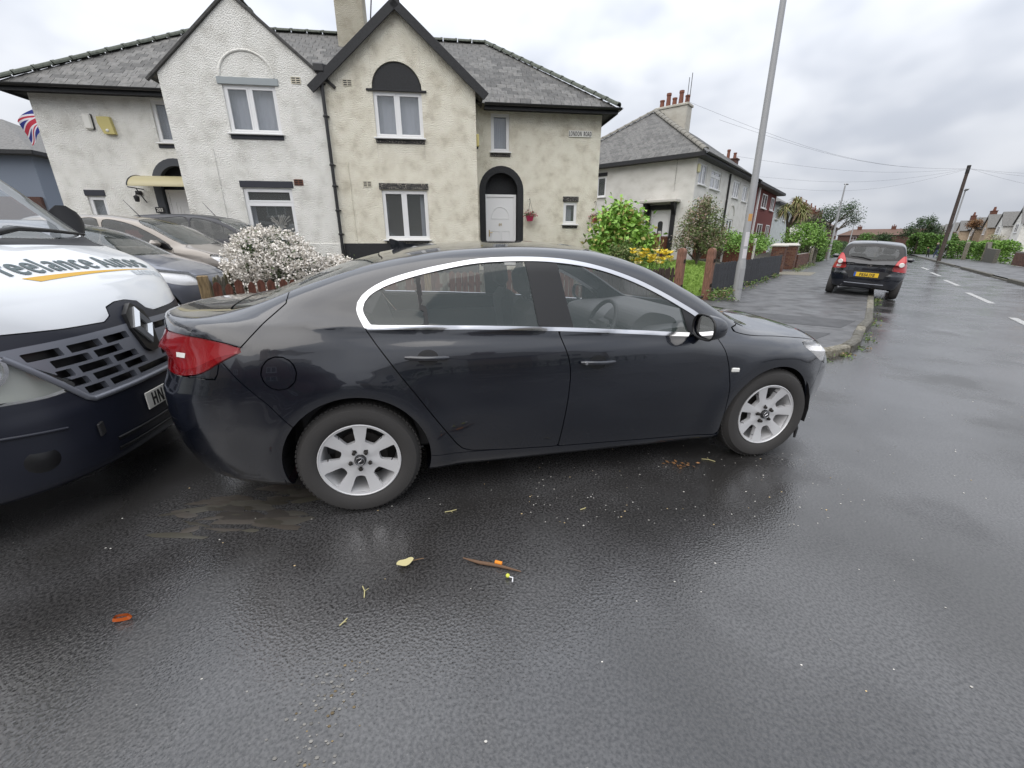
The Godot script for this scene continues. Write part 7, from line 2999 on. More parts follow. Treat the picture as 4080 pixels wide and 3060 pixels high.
	var sides := [["tan_render", "white_render", 79.0, "white-gabled tan house with grey roof at the right edge across the road"], ["tan_render", "tan_render", 97.0, "tan house with a rusty tree before it, second across the road"], ["white_render", "tan_render", 122.0, "white-walled house third along across the road"], ["brick", "tan_render", 142.0, "farthest brick-chimneyed house across the road, behind the pole"]]
	for i in 4:
		var e: Array = sides[i]
		var hz := thing("roadside_house", e[3], "house", rd((e[2] as float) + 16.0, 13.0 - i * 0.4) - Vector3(0, 0.7, 0), RL, "houses across the road")
		# local x now runs back towards us, z towards the road
		block(hz, 0.0, 16.0, -1.4, -8.5, 4.4, M[e[0]])
		front_gable(hz, 0.6, 4.8, 0.0, 1.6, 4.5, M[e[1]], M.slate_b)
		front_gable(hz, 11.2, 15.4, 0.0, 1.6, 4.5, M[e[1]], M.slate_b)
		for x in [1.8, 12.4]:
			far_window(hz, x, 3.3, x + 1.5, 4.3, Transform3D(), 1)
			far_window(hz, x, 0.9, x + 1.7, 2.3, Transform3D(), 1)
		for x in [6.0, 8.6]:
			far_window(hz, x, 3.3, x + 1.2, 4.2, Transform3D(Basis(), Vector3(0, 0, -1.36)), 1)
			far_window(hz, x, 0.9, x + 1.2, 2.2, Transform3D(Basis(), Vector3(0, 0, -1.36)), 1)
		roof = Node3D.new()
		roof.name = "roof"
		hz.add_child(roof)
		hip_roof(roof, -0.4, 16.4, -1.0, -8.9, 4.5, 7.0, M.slate_a if i != 3 else M.tile_a)
		chimney(hz, Vector3(8.0, 6.3, -4.6), 2.0, 0.8, 1.7, 5, M.brick if i != 0 else M.brick_b)
		if i < 2:
			chimney(hz, Vector3(13.5, 6.0, -3.6), 1.6, 0.8, 1.6, 4, M.brick)
		if i == 0:
			g = Geo.new()
			g.tube([Vector3(9.5, 7.9, -4.4), Vector3(9.5, 9.9, -4.4)], 0.03, 5)
			for k in 5:
				g.tube([Vector3(9.0 - k * 0.1, 9.7 - k * 0.25, -4.4), Vector3(11.0 - k * 0.2, 9.8 - k * 0.22, -4.4)], 0.014, 4)
			part("aerial", g, M.steel_dark, hz)
	# far end of the road
	var fe := thing("terrace_house", "dark row of houses closing the far end of the road", "house", rd(215.0, 14.0), RX + PI / 2 + PI)
	block(fe, -26.0, 26.0, 0.0, -8.0, 4.0, M.brick_b)
	roof = Node3D.new()
	roof.name = "roof"
	fe.add_child(roof)
	hip_roof(roof, -26.4, 26.4, 0.4, -8.4, 4.0, 6.2, M.tile_a)
	for k in 5:
		chimney(fe, Vector3(-20.0 + k * 10.0, 5.6, -4.0), 1.4, 0.8, 1.4, 3, M.brick)
		far_window(fe, -22.0 + k * 10.0, 2.2, -20.2 + k * 10.0, 3.4, Transform3D(), 1)

func build_behind() -> void:
	# the row that faces the pair of houses: it shows mirrored in the saloon's doors and in the window panes
	var says := ["cream house opposite the pair, nearest the junction, mirrored in the saloon's doors", "brick house opposite the pair, mirrored in the saloon's rear door", "cream house opposite the pair, farthest left, mirrored in the van"]
	for i in 3:
		var h := thing("opposite_house", says[i], "house", Vector3(9.0 - i * 17.0, 0.0, 17.0 - i * 3.2), PI + 0.20, "houses opposite the pair")
		block(h, -7.0, 7.0, 0.0, -8.0, 5.0, M.tan_render if i != 1 else M.brick)
		front_gable(h, -6.0, -2.0, 1.2, 1.3, 4.9, M.grey_render if i != 1 else M.brick, M.slate_b)
		front_gable(h, 2.0, 6.0, 1.2, 1.3, 4.9, M.grey_render if i != 1 else M.brick, M.slate_b)
		for x in [-4.7, 3.3]:
			far_window(h, x, 3.4, x + 1.4, 4.5, Transform3D(Basis(), Vector3(0, 0, 1.25)), 1)
			far_window(h, x, 1.0, x + 1.6, 2.3, Transform3D(Basis(), Vector3(0, 0, 1.25)), 1)
		var roof := Node3D.new()
		roof.name = "roof"
		h.add_child(roof)
		hip_roof(roof, -7.4, 7.4, 0.4, -8.4, 5.1, 7.8, M.slate_a)
		chimney(h, Vector3(0, 7.0, -3.8), 1.6, 0.8, 1.9, 4, M.brick)
	var a := Vector3(14.0, 0.05, 10.5)
	var b := Vector3(-26.0, 0.05, 3.0 + 0.0)
	hedge("long hedge in front of the opposite houses, mirrored in the saloon", Vector3(16.0, 0.05, 12.5), Vector3(-28.0, 0.05, 4.2), 1.6, 1.0, 6000, [Color(0.05, 0.09, 0.03), Color(0.07, 0.12, 0.04)], 61)

# ---------------------------------------------------------------- plants
func crown(g: Geo, lobes: Array, leaves: int, l: float, w: float, cols: Array, rg: RandomNumberGenerator, per := 14, spread := 0.16, fill := 0.55, droop := 0.0) -> void:
	# lobes: [centre, radii]; twigs sit through each lobe and carry tufts of leaves
	var vol := 0.0
	for e in lobes:
		vol += pow(e[1].x * e[1].y * e[1].z, 0.667)
	for e in lobes:
		var share := pow(e[1].x * e[1].y * e[1].z, 0.667) / vol
		var tufts := int(leaves * share / per)
		for k in tufts:
			var d := Vector3(rg.randfn(), rg.randfn(), rg.randfn()).normalized()
			if d.y < -0.55:
				d.y = -d.y
			var r := pow(rg.randf(), 1.0 - fill) * rg.randf_range(0.82, 1.08)
			var c: Vector3 = e[0] + d * r * e[1]
			var base: Color = cols[rg.randi() % cols.size()]
			var sh := rg.randf_range(0.72, 1.3)
			for j in per:
				var o := Vector3(rg.randfn(), rg.randfn(), rg.randfn()) * spread * 0.5
				var f := sh * rg.randf_range(0.85, 1.15)
				g.col = Color(base.r * f, base.g * f, base.b * f)
				leaf(g, c + o, rg, l * rg.randf_range(0.7, 1.25), w * rg.randf_range(0.8, 1.2), droop)

func twigs(g: Geo, from: Vector3, lobes: Array, n: int, r: float, rg: RandomNumberGenerator) -> void:
	for i in n:
		var e: Array = lobes[rg.randi() % lobes.size()]
		var d := Vector3(rg.randfn(), absf(rg.randfn()) * 0.8, rg.randfn()).normalized()
		var to: Vector3 = e[0] + d * e[1] * rg.randf_range(0.4, 0.85)
		var mid := from.lerp(to, 0.5) + Vector3(rg.randfn(), rg.randfn() * 0.5, rg.randfn()) * 0.06 * from.distance_to(to)
		g.tube([from, mid, to], [r, r * 0.6, r * 0.2], 5, false)

func shrub(called: String, label: String, where: Vector3, lobes: Array, leaves: int, l: float, w: float, cols: Array, seed_: int, per := 14, spread := 0.16, fill := 0.55, category := "shrub", group := "") -> Node3D:
	var rg := RandomNumberGenerator.new()
	rg.seed = seed_
	var t := thing(called, label, category, where, 0.0, group)
	var g := Geo.new()
	g.tinted = true
	crown(g, lobes, leaves, l, w, cols, rg, per, spread, fill)
	part("crown", g, M.leaf, t)
	g = Geo.new()
	g.tube([Vector3(0, -0.1, 0), Vector3(0.02, 0.15, 0), lobes[0][0] * Vector3(1, 0.6, 1)], [0.05, 0.045, 0.025], 7)
	twigs(g, Vector3(0.02, 0.15, 0), lobes, 14, 0.025, rg)
	part("trunk", g, M.bark, t)
	return t

func hedge(label: String, a: Vector3, b: Vector3, h: float, d: float, n: int, cols: Array, seed_: int, ls := 0.17) -> void:
	# a clipped hedge: leaves over a rounded block
	var rg := RandomNumberGenerator.new()
	rg.seed = seed_
	var t := thing("hedge", label, "hedge", a, 0.0, "clipped hedges")
	var along := b - a
	var l := along.length()
	var u := along / l
	var v := Vector3(-u.z, 0, u.x)
	var g := Geo.new()
	g.tinted = true
	for k in n:
		var s := rg.randf_range(0.0, l)
		var ang := rg.randf_range(-0.15, PI + 0.15)
		var hh := h * (0.95 + 0.06 * sin(s * 1.7) + 0.03 * sin(s * 5.1))
		var c := cos(ang)
		var sn := sin(ang)
		var e := pow(pow(absf(c), 3.5) + pow(absf(sn), 3.5), -1.0 / 3.5) * rg.randf_range(0.84, 1.03)
		var y := maxf(sn * e, -0.1)
		# square lower half, rounded top
		var p: Vector3
		if rg.randf() < 0.45:
			p = u * s + v * (d / 2) * (1.0 if rg.randf() < 0.5 else -1.0) * rg.randf_range(0.86, 1.02) + Vector3(0, rg.randf_range(0.02, hh * 0.75), 0)
		else:
			p = u * s + v * (d / 2) * c * e + Vector3(0, hh * 0.55 + hh * 0.45 * y, 0)
		var base: Color = cols[rg.randi() % cols.size()]
		var f := rg.randf_range(0.7, 1.3)
		g.col = Color(base.r * f, base.g * f, base.b * f)
		leaf(g, p, rg, ls, ls * 0.62)
	part("crown", g, M.leaf, t)
	g = Geo.new()
	var m := int(l / 0.8) + 1
	for k in m:
		var p := u * (l * (k + 0.5) / m)
		g.tube([p, p + Vector3(0.03, h * 0.4, 0), p + Vector3(0, h * 0.8, 0.05)], [0.04, 0.03, 0.01], 5)
		for j in 4:
			g.tube([p + Vector3(0, h * 0.3, 0), p + u * rg.randf_range(-0.4, 0.4) + v * rg.randf_range(-0.3, 0.3) * d + Vector3(0, h * rg.randf_range(0.5, 0.85), 0)], [0.02, 0.006], 4, false)
	part("stems", g, M.bark, t)

func tree(label: String, where: Vector3, trunk: Array, radii: Array, lobes: Array, leaves: int, l: float, w: float, cols: Array, seed_: int, group := "") -> Node3D:
	var rg := RandomNumberGenerator.new()
	rg.seed = seed_
	var t := thing("tree", label, "tree", where, 0.0, group)
	var g := Geo.new()
	g.tube(trunk, radii, 9)
	var fork: Vector3 = trunk[trunk.size() - 1]
	for e in lobes:
		var mid := fork.lerp(e[0], 0.55) + Vector3(rg.randfn(), rg.randfn(), rg.randfn()) * 0.12
		g.tube([fork, mid, e[0]], [radii[radii.size() - 1] * 0.8, radii[radii.size() - 1] * 0.5, 0.02], 6, false)
		twigs(g, mid, [e], 10, 0.03, rg)
	part("trunk", g, M.bark, t)
	g = Geo.new()
	g.tinted = true
	crown(g, lobes, leaves, l, w, cols, rg, 16, 0.35, 0.5)
	part("crown", g, M.leaf, t)
	return t

func gy(x: float, z: float) -> float:
	return 0.11 + rise(x, z)

func build_plants() -> void:
	var rg := RandomNumberGenerator.new()
	rg.seed = 99
	# white blossom bush behind the picket fence
	var green := [Color(0.06, 0.10, 0.035), Color(0.09, 0.13, 0.05), Color(0.05, 0.07, 0.03)]
	var p := Vector3(-3.55, 0, -6.55)
	p.y = gy(p.x, p.z)
	var lobes := [[Vector3(-0.12, 0.92, 0), Vector3(0.62, 0.55, 0.6)], [Vector3(0.22, 0.70, 0.1), Vector3(0.55, 0.5, 0.5)], [Vector3(0.75, 0.62, -0.25), Vector3(0.42, 0.42, 0.4)], [Vector3(-0.3, 0.55, 0.1), Vector3(0.5, 0.45, 0.45)]]
	var t := shrub("blossom_bush", "rounded bush covered in small white blossom behind the picket fence", p, lobes, 4200, 0.05, 0.026, green, 5, 10, 0.10, 0.62, "bush")
	var g := Geo.new()
	g.tinted = true
	for e in lobes:
		for k in 900:
			var d := Vector3(rg.randfn(), rg.randfn() + 0.25, rg.randfn()).normalized()
			var c: Vector3 = e[0] + d * e[1] * rg.randf_range(0.90, 1.08)
			for j in 9:
				var f := rg.randf_range(0.82, 1.05)
				g.col = Color(0.80 * f, 0.76 * f, 0.70 * f)
				leaf(g, c + Vector3(rg.randfn(), rg.randfn(), rg.randfn()) * 0.020, rg, 0.034, 0.030)
	var bl := part("blossom", g, M.petal, t)
	# broad-leaved shrub at the corner of the cream house
	p = Vector3(3.12, gy(3.35, -13.0) - 0.22, -12.7)
	shrub("broadleaf_shrub", "large bright green broad-leaved shrub at the right corner of the cream house", p, [[Vector3(0, 1.25, 0), Vector3(0.78, 0.75, 0.7)], [Vector3(-0.35, 0.75, 0.1), Vector3(0.55, 0.6, 0.5)], [Vector3(0.45, 0.8, 0.1), Vector3(0.55, 0.55, 0.5)], [Vector3(0.0, 1.75, 0), Vector3(0.4, 0.32, 0.4)]], 6500, 0.16, 0.085, [Color(0.27, 0.47, 0.09), Color(0.31, 0.52, 0.11), Color(0.18, 0.35, 0.06), Color(0.23, 0.42, 0.07), Color(0.28, 0.48, 0.10), Color(0.24, 0.43, 0.08), Color(0.26, 0.46, 0.08), Color(0.40, 0.36, 0.12)], 6, 9, 0.30, 0.62)
	shrub("variegated_shrub", "small variegated shrub below the broad-leaved one, beside the yellow lilies", Vector3(3.0, gy(3.0, -11.7), -11.7), [[Vector3(0, 0.62, 0), Vector3(0.55, 0.42, 0.45)]], 1500, 0.07, 0.04, [Color(0.14, 0.22, 0.06), Color(0.30, 0.33, 0.14), Color(0.09, 0.15, 0.04)], 7, 10, 0.14, 0.6)
	# yellow lilies
	t = thing("yellow_lilies", "clump of yellow lilies behind the dark pickets", "flowers", Vector3(3.62, gy(3.62, -11.1), -11.1))
	g = Geo.new()
	g.tinted = true
	var st := Geo.new()
	st.tinted = true
	for k in 44:
		var a := Vector3(rg.randf_range(-0.48, 0.48), 0, rg.randf_range(-0.25, 0.25))
		var h := Vector3(a.x * 1.15, rg.randf_range(0.72, 1.05), a.z * 1.2)
		st.col = Color(0.10, 0.20, 0.04)
		st.tube([a * 0.7, h], [0.008, 0.005], 5, false)
		for j in 7:
			st.col = Color(0.12, 0.24, 0.05)
			leaf(st, a.lerp(h, rg.randf_range(0.2, 0.9)), rg, 0.12, 0.025)
		for j in 8:
			g.col = Color(0.80, 0.62, 0.06) if k % 3 else Color(0.82, 0.76, 0.34)
			var d := Vector3(cos(TAU * j / 6.0 + k), 0.7, sin(TAU * j / 6.0 + k)).normalized()
			leaf(g, h, rg, 0.12, 0.06, 0.0, d)
	part("stems", st, M.leaf, t)
	part("petals", g, M.petal, t)
	# pink-tipped bush in the second garden
	shrub("flowering_bush", "tall olive bush with pinkish tips in front of the pale house", Vector3(7.75, gy(7.75, -18.0), -18.0), [[Vector3(0, 1.45, 0), Vector3(0.95, 0.9, 0.9)], [Vector3(-0.4, 0.9, 0.2), Vector3(0.75, 0.7, 0.7)], [Vector3(0.45, 0.95, 0), Vector3(0.75, 0.7, 0.7)], [Vector3(0.05, 2.15, 0), Vector3(0.55, 0.5, 0.55)]], 7500, 0.10, 0.042, [Color(0.13, 0.18, 0.06), Color(0.18, 0.22, 0.09), Color(0.15, 0.20, 0.07), Color(0.34, 0.24, 0.18), Color(0.40, 0.33, 0.26)], 8, 10, 0.22, 0.6)
	# greenery behind the slate fence and along the gardens
	var lime := [Color(0.19, 0.35, 0.07), Color(0.14, 0.27, 0.05), Color(0.24, 0.40, 0.09)]
	var dark := [Color(0.045, 0.085, 0.03), Color(0.06, 0.11, 0.035), Color(0.035, 0.06, 0.025)]
	var mid := [Color(0.10, 0.20, 0.04), Color(0.13, 0.24, 0.05), Color(0.08, 0.15, 0.03)]
	for e in [[11.6, -22.2, 1.3, "leafy green bush above the red panels, left of the brick piers"], [13.6, -24.6, 1.35, "leafy green bush directly behind the brick piers"], [10.0, -21.0, 1.1, "low leafy green bush between the flowering bush and the panels"]]:
		shrub("garden_bush", e[3], Vector3(e[0], gy(e[0], e[1]), e[1]), [[Vector3(0, 0.85, 0), Vector3(1.25, 0.6, 0.9)], [Vector3(0.9, 0.75, -0.6), Vector3(0.9, 0.55, 0.8)]], 2200, 0.11, 0.06, lime, int(e[0] * 7), 12, 0.22, 0.6, "bush", "garden bushes behind the piers")
	shrub("garden_bush", "tall bright green bush under the palm", Vector3(19.5, 0.2, -29.0), [[Vector3(0, 1.7, 0), Vector3(1.3, 0.95, 1.1)], [Vector3(0.9, 1.2, 0), Vector3(0.8, 0.8, 0.8)], [Vector3(-0.8, 1.2, 0), Vector3(0.8, 0.8, 0.8)]], 3000, 0.14, 0.08, lime, 71, 12, 0.3, 0.55, "bush")
	hedge("nearest clipped hedge on the left, past the brick wall", rd(38.6, -3.6) + Vector3(0, 0.1, 0), rd(43.0, -3.6) + Vector3(0, 0.1, 0), 1.5, 1.2, 3600, mid, 11)
	hedge("second clipped hedge on the left, past the street lamp", rd(50.5, -3.6) + Vector3(0, 0.1, 0), rd(62.0, -3.6) + Vector3(0, 0.1, 0), 1.5, 1.4, 4600, mid, 12)
	hedge("clipped hedge behind the telegraph pole across the road", Vector3(38.4, 0.05, -38.3), Vector3(41.2, 0.05, -37.6), 1.5, 1.4, 3200, mid, 13)
	hedge("rightmost clipped hedge across the road, next to the brick wall", Vector3(36.4, 0.05, -33.6), Vector3(38.2, 0.05, -32.8), 1.5, 1.6, 3000, lime, 14)
	hedge("tall broad hedge behind the yellow sign across the road", Vector3(48.6, 0.0, -52.5), Vector3(52.5, 0.0, -52.0), 2.4, 2.0, 5600, mid, 15, 0.26)
	hedge("far low hedge on the left before the distant terrace", rd(66.0, -3.6) + Vector3(0, 0.1, 0), rd(80.0, -3.6) + Vector3(0, 0.1, 0), 1.4, 1.4, 3000, dark, 16)
	# cordyline palm
	t = thing("palm_tree", "shaggy cordyline palm with drooping strap leaves beyond the red house", "tree", Vector3(19.6, 0.3, -31.0))
	g = Geo.new()
	g.tube([Vector3.ZERO, Vector3(0.05, 1.2, 0), Vector3(-0.1, 2.2, 0)], [0.16, 0.13, 0.11], 8)
	var heads := [Vector3(-0.65, 3.3, 0.2), Vector3(0.15, 3.75, 0), Vector3(0.8, 3.35, -0.2), Vector3(0.3, 3.1, 0.5)]
	for h in heads:
		g.tube([Vector3(-0.1, 2.1, 0), Vector3(-0.1, 2.1, 0).lerp(h, 0.5) + Vector3(0.05, -0.05, 0), h], [0.1, 0.075, 0.06], 7)
	part("trunk", g, M.bark, t)
	g = Geo.new()
	g.tinted = true
	for h in heads:
		for k in 120:
			var d := Vector3(rg.randfn(), rg.randfn() * 0.55 + 0.15, rg.randfn()).normalized()
			var f := rg.randf_range(0.8, 1.2)
			g.col = Color(0.19 * f, 0.20 * f, 0.07 * f) if rg.randf() < 0.75 else Color(0.30 * f, 0.24 * f, 0.12 * f)
			var a: Vector3 = h
			var m: Vector3 = h + d * 0.45
			var e := m + d * 0.35 + Vector3(0, -0.3, 0)
			var s := d.cross(Vector3.UP).normalized() * 0.035
			g.flat([a - s * 0.5, a + s * 0.5, m + s, m - s], Vector3.UP)
			g.flat([m - s, m + s, e], Vector3.UP)
	part("crown", g, M.leaf, t)
	# leaning dark tree over the pavement
	tree("dark wind-blown tree leaning over the left pavement", Vector3(25.6, 0.2, -36.3), [Vector3.ZERO, Vector3(0.1, 0.9, 0), Vector3(0.45, 1.7, 0)], [0.2, 0.17, 0.13], [[Vector3(0.6, 3.2, 0), Vector3(1.3, 0.9, 1.1)], [Vector3(1.9, 3.6, 0), Vector3(1.1, 0.9, 0.9)], [Vector3(2.3, 2.9, 0.2), Vector3(0.8, 0.55, 0.7)], [Vector3(-0.6, 2.6, 0), Vector3(1.0, 0.8, 0.9)]], 3600, 0.13, 0.06, dark, 31)
	tree("dull purple-brown tree between the palm and the leaning tree", Vector3(22.4, 0.2, -33.5), [Vector3.ZERO, Vector3(0, 1.0, 0), Vector3(0.1, 1.6, 0)], [0.13, 0.11, 0.09], [[Vector3(0.2, 2.5, 0), Vector3(1.0, 0.8, 0.9)], [Vector3(0.9, 2.0, 0), Vector3(0.8, 0.7, 0.7)]], 1800, 0.12, 0.06, [Color(0.075, 0.06, 0.045), Color(0.10, 0.075, 0.055), Color(0.06, 0.07, 0.035)], 32)
	tree("small pale far tree at the end of the left row", Vector3(88.5, 0, -109.0), [Vector3.ZERO, Vector3(0, 1.6, 0)], [0.25, 0.2], [[Vector3(0, 2.4, 0), Vector3(1.9, 1.2, 1.6)]], 1400, 0.3, 0.18, mid, 33)
	tree("large dark tree above the hedge across the road", Vector3(65.5, 0, -70.0), [Vector3.ZERO, Vector3(0, 1.3, 0), Vector3(0.2, 2.2, 0)], [0.35, 0.3, 0.22], [[Vector3(0.2, 3.9, 0), Vector3(2.0, 1.5, 1.8)], [Vector3(-1.6, 2.6, 0), Vector3(1.5, 1.1, 1.4)], [Vector3(1.9, 3.0, 0), Vector3(1.5, 1.2, 1.4)], [Vector3(0.6, 2.2, 0.6), Vector3(2.2, 0.9, 1.5)]], 5200, 0.22, 0.12, dark, 34)
	tree("dark bushy tree left of the large one across the road", Vector3(61.5, 0, -72.0), [Vector3.ZERO, Vector3(0, 1.0, 0)], [0.25, 0.2], [[Vector3(0, 1.7, 0), Vector3(1.7, 1.2, 1.5)]], 1800, 0.22, 0.12, dark, 35)
	tree("rust-brown tree in front of the tan house across the road", Vector3(78.6, 0, -74.5), [Vector3.ZERO, Vector3(0, 1.8, 0), Vector3(0.1, 2.8, 0)], [0.2, 0.17, 0.12], [[Vector3(0, 4.2, 0), Vector3(1.3, 0.95, 1.2)]], 1500, 0.2, 0.12, [Color(0.20, 0.10, 0.045), Color(0.15, 0.085, 0.04), Color(0.24, 0.13, 0.05)], 36)
	shrub("blossom_bush", "cream-flowered bush among the gardens across the road", Vector3(46.6, 0, -42.0), [[Vector3(0, 1.6, 0), Vector3(0.85, 0.6, 0.8)], [Vector3(0, 0.9, 0), Vector3(0.9, 0.7, 0.8)]], 1600, 0.10, 0.06, [Color(0.38, 0.35, 0.22), Color(0.12, 0.17, 0.06), Color(0.45, 0.42, 0.28)], 37, 12, 0.2, 0.55, "bush")
	# weeds along kerbs and fence feet: uncounted low growth
	g = Geo.new()
	g.tinted = true
	var spots := []
	for k in 34:
		spots.append([rd(rg.randf_range(11.6, 22.5), -2.98 + rg.randf_range(-0.1, 0.22)), 0.16, 0.1])
	for k in 26:
		spots.append([Vector3(rg.randf_range(4.95, 5.6), 0, rg.randf_range(-10.95, -10.3)), 0.26, 0.1])
	for k in 26:
		spots.append([rd(rg.randf_range(24.0, 33.5), -2.9 + rg.randf_range(-0.1, 0.3)), 0.14, 0.1])
	var kl := kerb_line()
	for i in kl.size() - 1:
		var a: Vector2 = kl[i]
		if a.x < 3.6 or a.x > 10.0:
			continue
		for k in 4:
			var b: Vector2 = a.lerp(kl[i + 1], rg.randf())
			var d: Vector2 = (kl[i + 1] - a).normalized()
			var o := Vector2(-d.y, d.x) * rg.randf_range(0.08, 0.22)
			if rg.randf() < (0.75 if (a.x < 5.0 or (a.x > 6.2 and a.x < 7.3) or a.x > 8.6) else 0.2):
				spots.append([Vector3(b.x + o.x * 0.7, 0, b.y + o.y * 0.7), 0.04, 0.0])
	for e in spots:
		var c: Vector3 = e[0]
		for k in 16:
			var f := rg.randf_range(0.7, 1.3)
			g.col = Color(0.13 * f, 0.21 * f, 0.05 * f) if rg.randf() < 0.8 else Color(0.22 * f, 0.16 * f, 0.09 * f)
			leaf(g, c + Vector3(rg.randfn() * (0.05 if e[2] == 0.0 else 0.08), e[2] + rg.randf() * e[1], rg.randfn() * 0.08), rg, 0.05 if e[2] == 0.0 else 0.075, 0.02 if e[2] == 0.0 else 0.035)
	var wd := part("weeds", g, M.leaf, self)
	wd.set_meta("kind", "stuff")
	tag(wd, "low weeds growing along the kerb and the fence foot", "weeds")

# ---------------------------------------------------------------- people, flag, sign, litter
class Figure:
	var bones := []  # [a, b, ra, rb]
	func d(p: Vector3) -> float:
		var r := 1e9
		for e in bones:
			var ab: Vector3 = e[1] - e[0]
			var t := clampf((p - e[0]).dot(ab) / maxf(ab.length_squared(), 1e-6), 0.0, 1.0)
			var q := p.distance_to(e[0] + ab * t) - lerpf(e[2], e[3], t)
			var k := 0.04
			var h := maxf(k - absf(r - q), 0.0) / k
			r = minf(r, q) - h * h * k * 0.25
		return r
	func mesh_into(g: Geo, lo: Vector3, hi: Vector3, s: float, tint: Callable) -> void:
		var n := Vector3i((hi - lo) / s) + Vector3i.ONE
		var val := PackedFloat32Array()
		val.resize(n.x * n.y * n.z)
		for i in n.x:
			for j in n.y:
				for k in n.z:
					val[(i * n.y + j) * n.z + k] = d(lo + Vector3(i, j, k) * s)
		var cell := {}
		var st := [n.y * n.z, n.z, 1]
		for i in n.x - 1:
			for j in n.y - 1:
				for k in n.z - 1:
					var b := (i * n.y + j) * n.z + k
					var sum := Vector3.ZERO
					var cnt := 0
					for o in 8:
						var ia: int = b + (o & 1) * st[0] + ((o >> 1) & 1) * st[1] + ((o >> 2) & 1)
						for ax in 3:
							if o & (1 << ax):
								continue
							var ib: int = ia + st[ax]
							if (val[ia] < 0.0) != (val[ib] < 0.0):
								var q := Vector3(o & 1, (o >> 1) & 1, (o >> 2) & 1)
								q[ax] = val[ia] / (val[ia] - val[ib])
								sum += q
								cnt += 1
					if cnt:
						var p := lo + (Vector3(i, j, k) + sum / cnt) * s
						var e := s * 0.5
						var nn := Vector3(d(p + Vector3(e, 0, 0)) - d(p - Vector3(e, 0, 0)), d(p + Vector3(0, e, 0)) - d(p - Vector3(0, e, 0)), d(p + Vector3(0, 0, e)) - d(p - Vector3(0, 0, e))).normalized()
						g.col = tint.call(p)
						cell[b] = g.vert(p, nn)
		for b in cell:
			for ax in 3:
				var e: int = b + st[ax]
				if e >= val.size() or (val[b] < 0.0) == (val[e] < 0.0):
					continue
				var u: int = st[(ax + 1) % 3]
				var w: int = st[(ax + 2) % 3]
				if cell.has(b - u) and cell.has(b - w) and cell.has(b - u - w):
					g.face(cell[b], cell[b - u], cell[b - u - w])
					g.face(cell[b], cell[b - u - w], cell[b - w])

func person(label: String, where: Vector3, yaw: float, h: float, top: Color, legs: Color, hair: Color, stoop: float) -> void:
	var t := thing("person", label, "person", where, yaw)
	var f := Figure.new()
	var k := h / 1.7
	var V := func(x: float, y: float, z: float) -> Vector3: return Vector3(x + stoop * maxf(y - 0.9, 0.0), y, z) * k
	var hip: Vector3 = V.call(0, 0.92, 0)
	var chest: Vector3 = V.call(0.02, 1.28, 0)
	var neck: Vector3 = V.call(0.03, 1.46, 0)
	var head: Vector3 = V.call(0.06, 1.58, 0)
	f.bones = [[hip, chest, 0.14 * k, 0.155 * k], [chest, neck, 0.13 * k, 0.06 * k], [neck, head, 0.055 * k, 0.095 * k], [head, V.call(0.06, 1.61, 0), 0.1 * k, 0.095 * k]]
	for s in [-1.0, 1.0]:
		var sw: float = 0.14 * s
		f.bones.append([V.call(0, 0.9, 0.09 * s), V.call(sw * 0.8 + 0.04, 0.5, 0.09 * s), 0.095 * k, 0.065 * k])
		f.bones.append([V.call(sw * 0.8 + 0.04, 0.5, 0.09 * s), V.call(sw * 1.3 - 0.03, 0.07, 0.09 * s), 0.065 * k, 0.045 * k])
		f.bones.append([V.call(sw * 1.3 - 0.05, 0.045, 0.09 * s), V.call(sw * 1.3 + 0.13, 0.035, 0.1 * s), 0.045 * k, 0.035 * k])
		f.bones.append([V.call(0.02, 1.38, 0.17 * s), V.call(-sw * 0.7, 1.12, 0.23 * s), 0.06 * k, 0.05 * k])
		f.bones.append([V.call(-sw * 0.7, 1.12, 0.23 * s), V.call(-sw * 1.2 + 0.08, 0.88, 0.22 * s), 0.048 * k, 0.035 * k])
		f.bones.append([V.call(-sw * 1.2 + 0.08, 0.88, 0.22 * s), V.call(-sw * 1.2 + 0.11, 0.77, 0.22 * s), 0.04 * k, 0.025 * k])
	var g := Geo.new()
	g.tinted = true
	f.mesh_into(g, Vector3(-0.45, -0.02, -0.4) * k, Vector3(0.6, 1.8, 0.4) * k, 0.032 * k, func(p: Vector3) -> Color:
		var y := p.y / k
		if y > 1.50:
			return hair if (p.x < head.x + 0.03 * k or y > 1.66) else Color(0.45, 0.28, 0.2)
		if y < 0.06:
			return Color(0.03, 0.03, 0.03)
		if y < 0.9 and absf(p.z) < 0.18 * k:
			return legs
		if y < 0.86:
			return Color(0.45, 0.28, 0.2)
		return top)
	part("body", g, M.petal, t)

func union_flag() -> ImageTexture:
	var im := Image.create(240, 120, false, Image.FORMAT_RGB8)
	for j in 120:
		for i in 240:
			var x := i - 119.5
			var y := j - 59.5
			var c := Color(0.16, 0.2, 0.5)
			var a := absf(x * 0.447 - y * 0.894)
			var b := absf(x * 0.447 + y * 0.894)
			if minf(a, b) < 12.0:
				c = Color(0.86, 0.85, 0.87)
			if minf(a, b) < 4.0:
				c = Color(0.72, 0.2, 0.27)
			if absf(x) < 20.0 or absf(y) < 20.0:
				c = Color(0.86, 0.85, 0.87)
			if absf(x) < 12.0 or absf(y) < 12.0:
				c = Color(0.72, 0.2, 0.27)
			im.set_pixel(i, j, c)
	return ImageTexture.create_from_image(im)

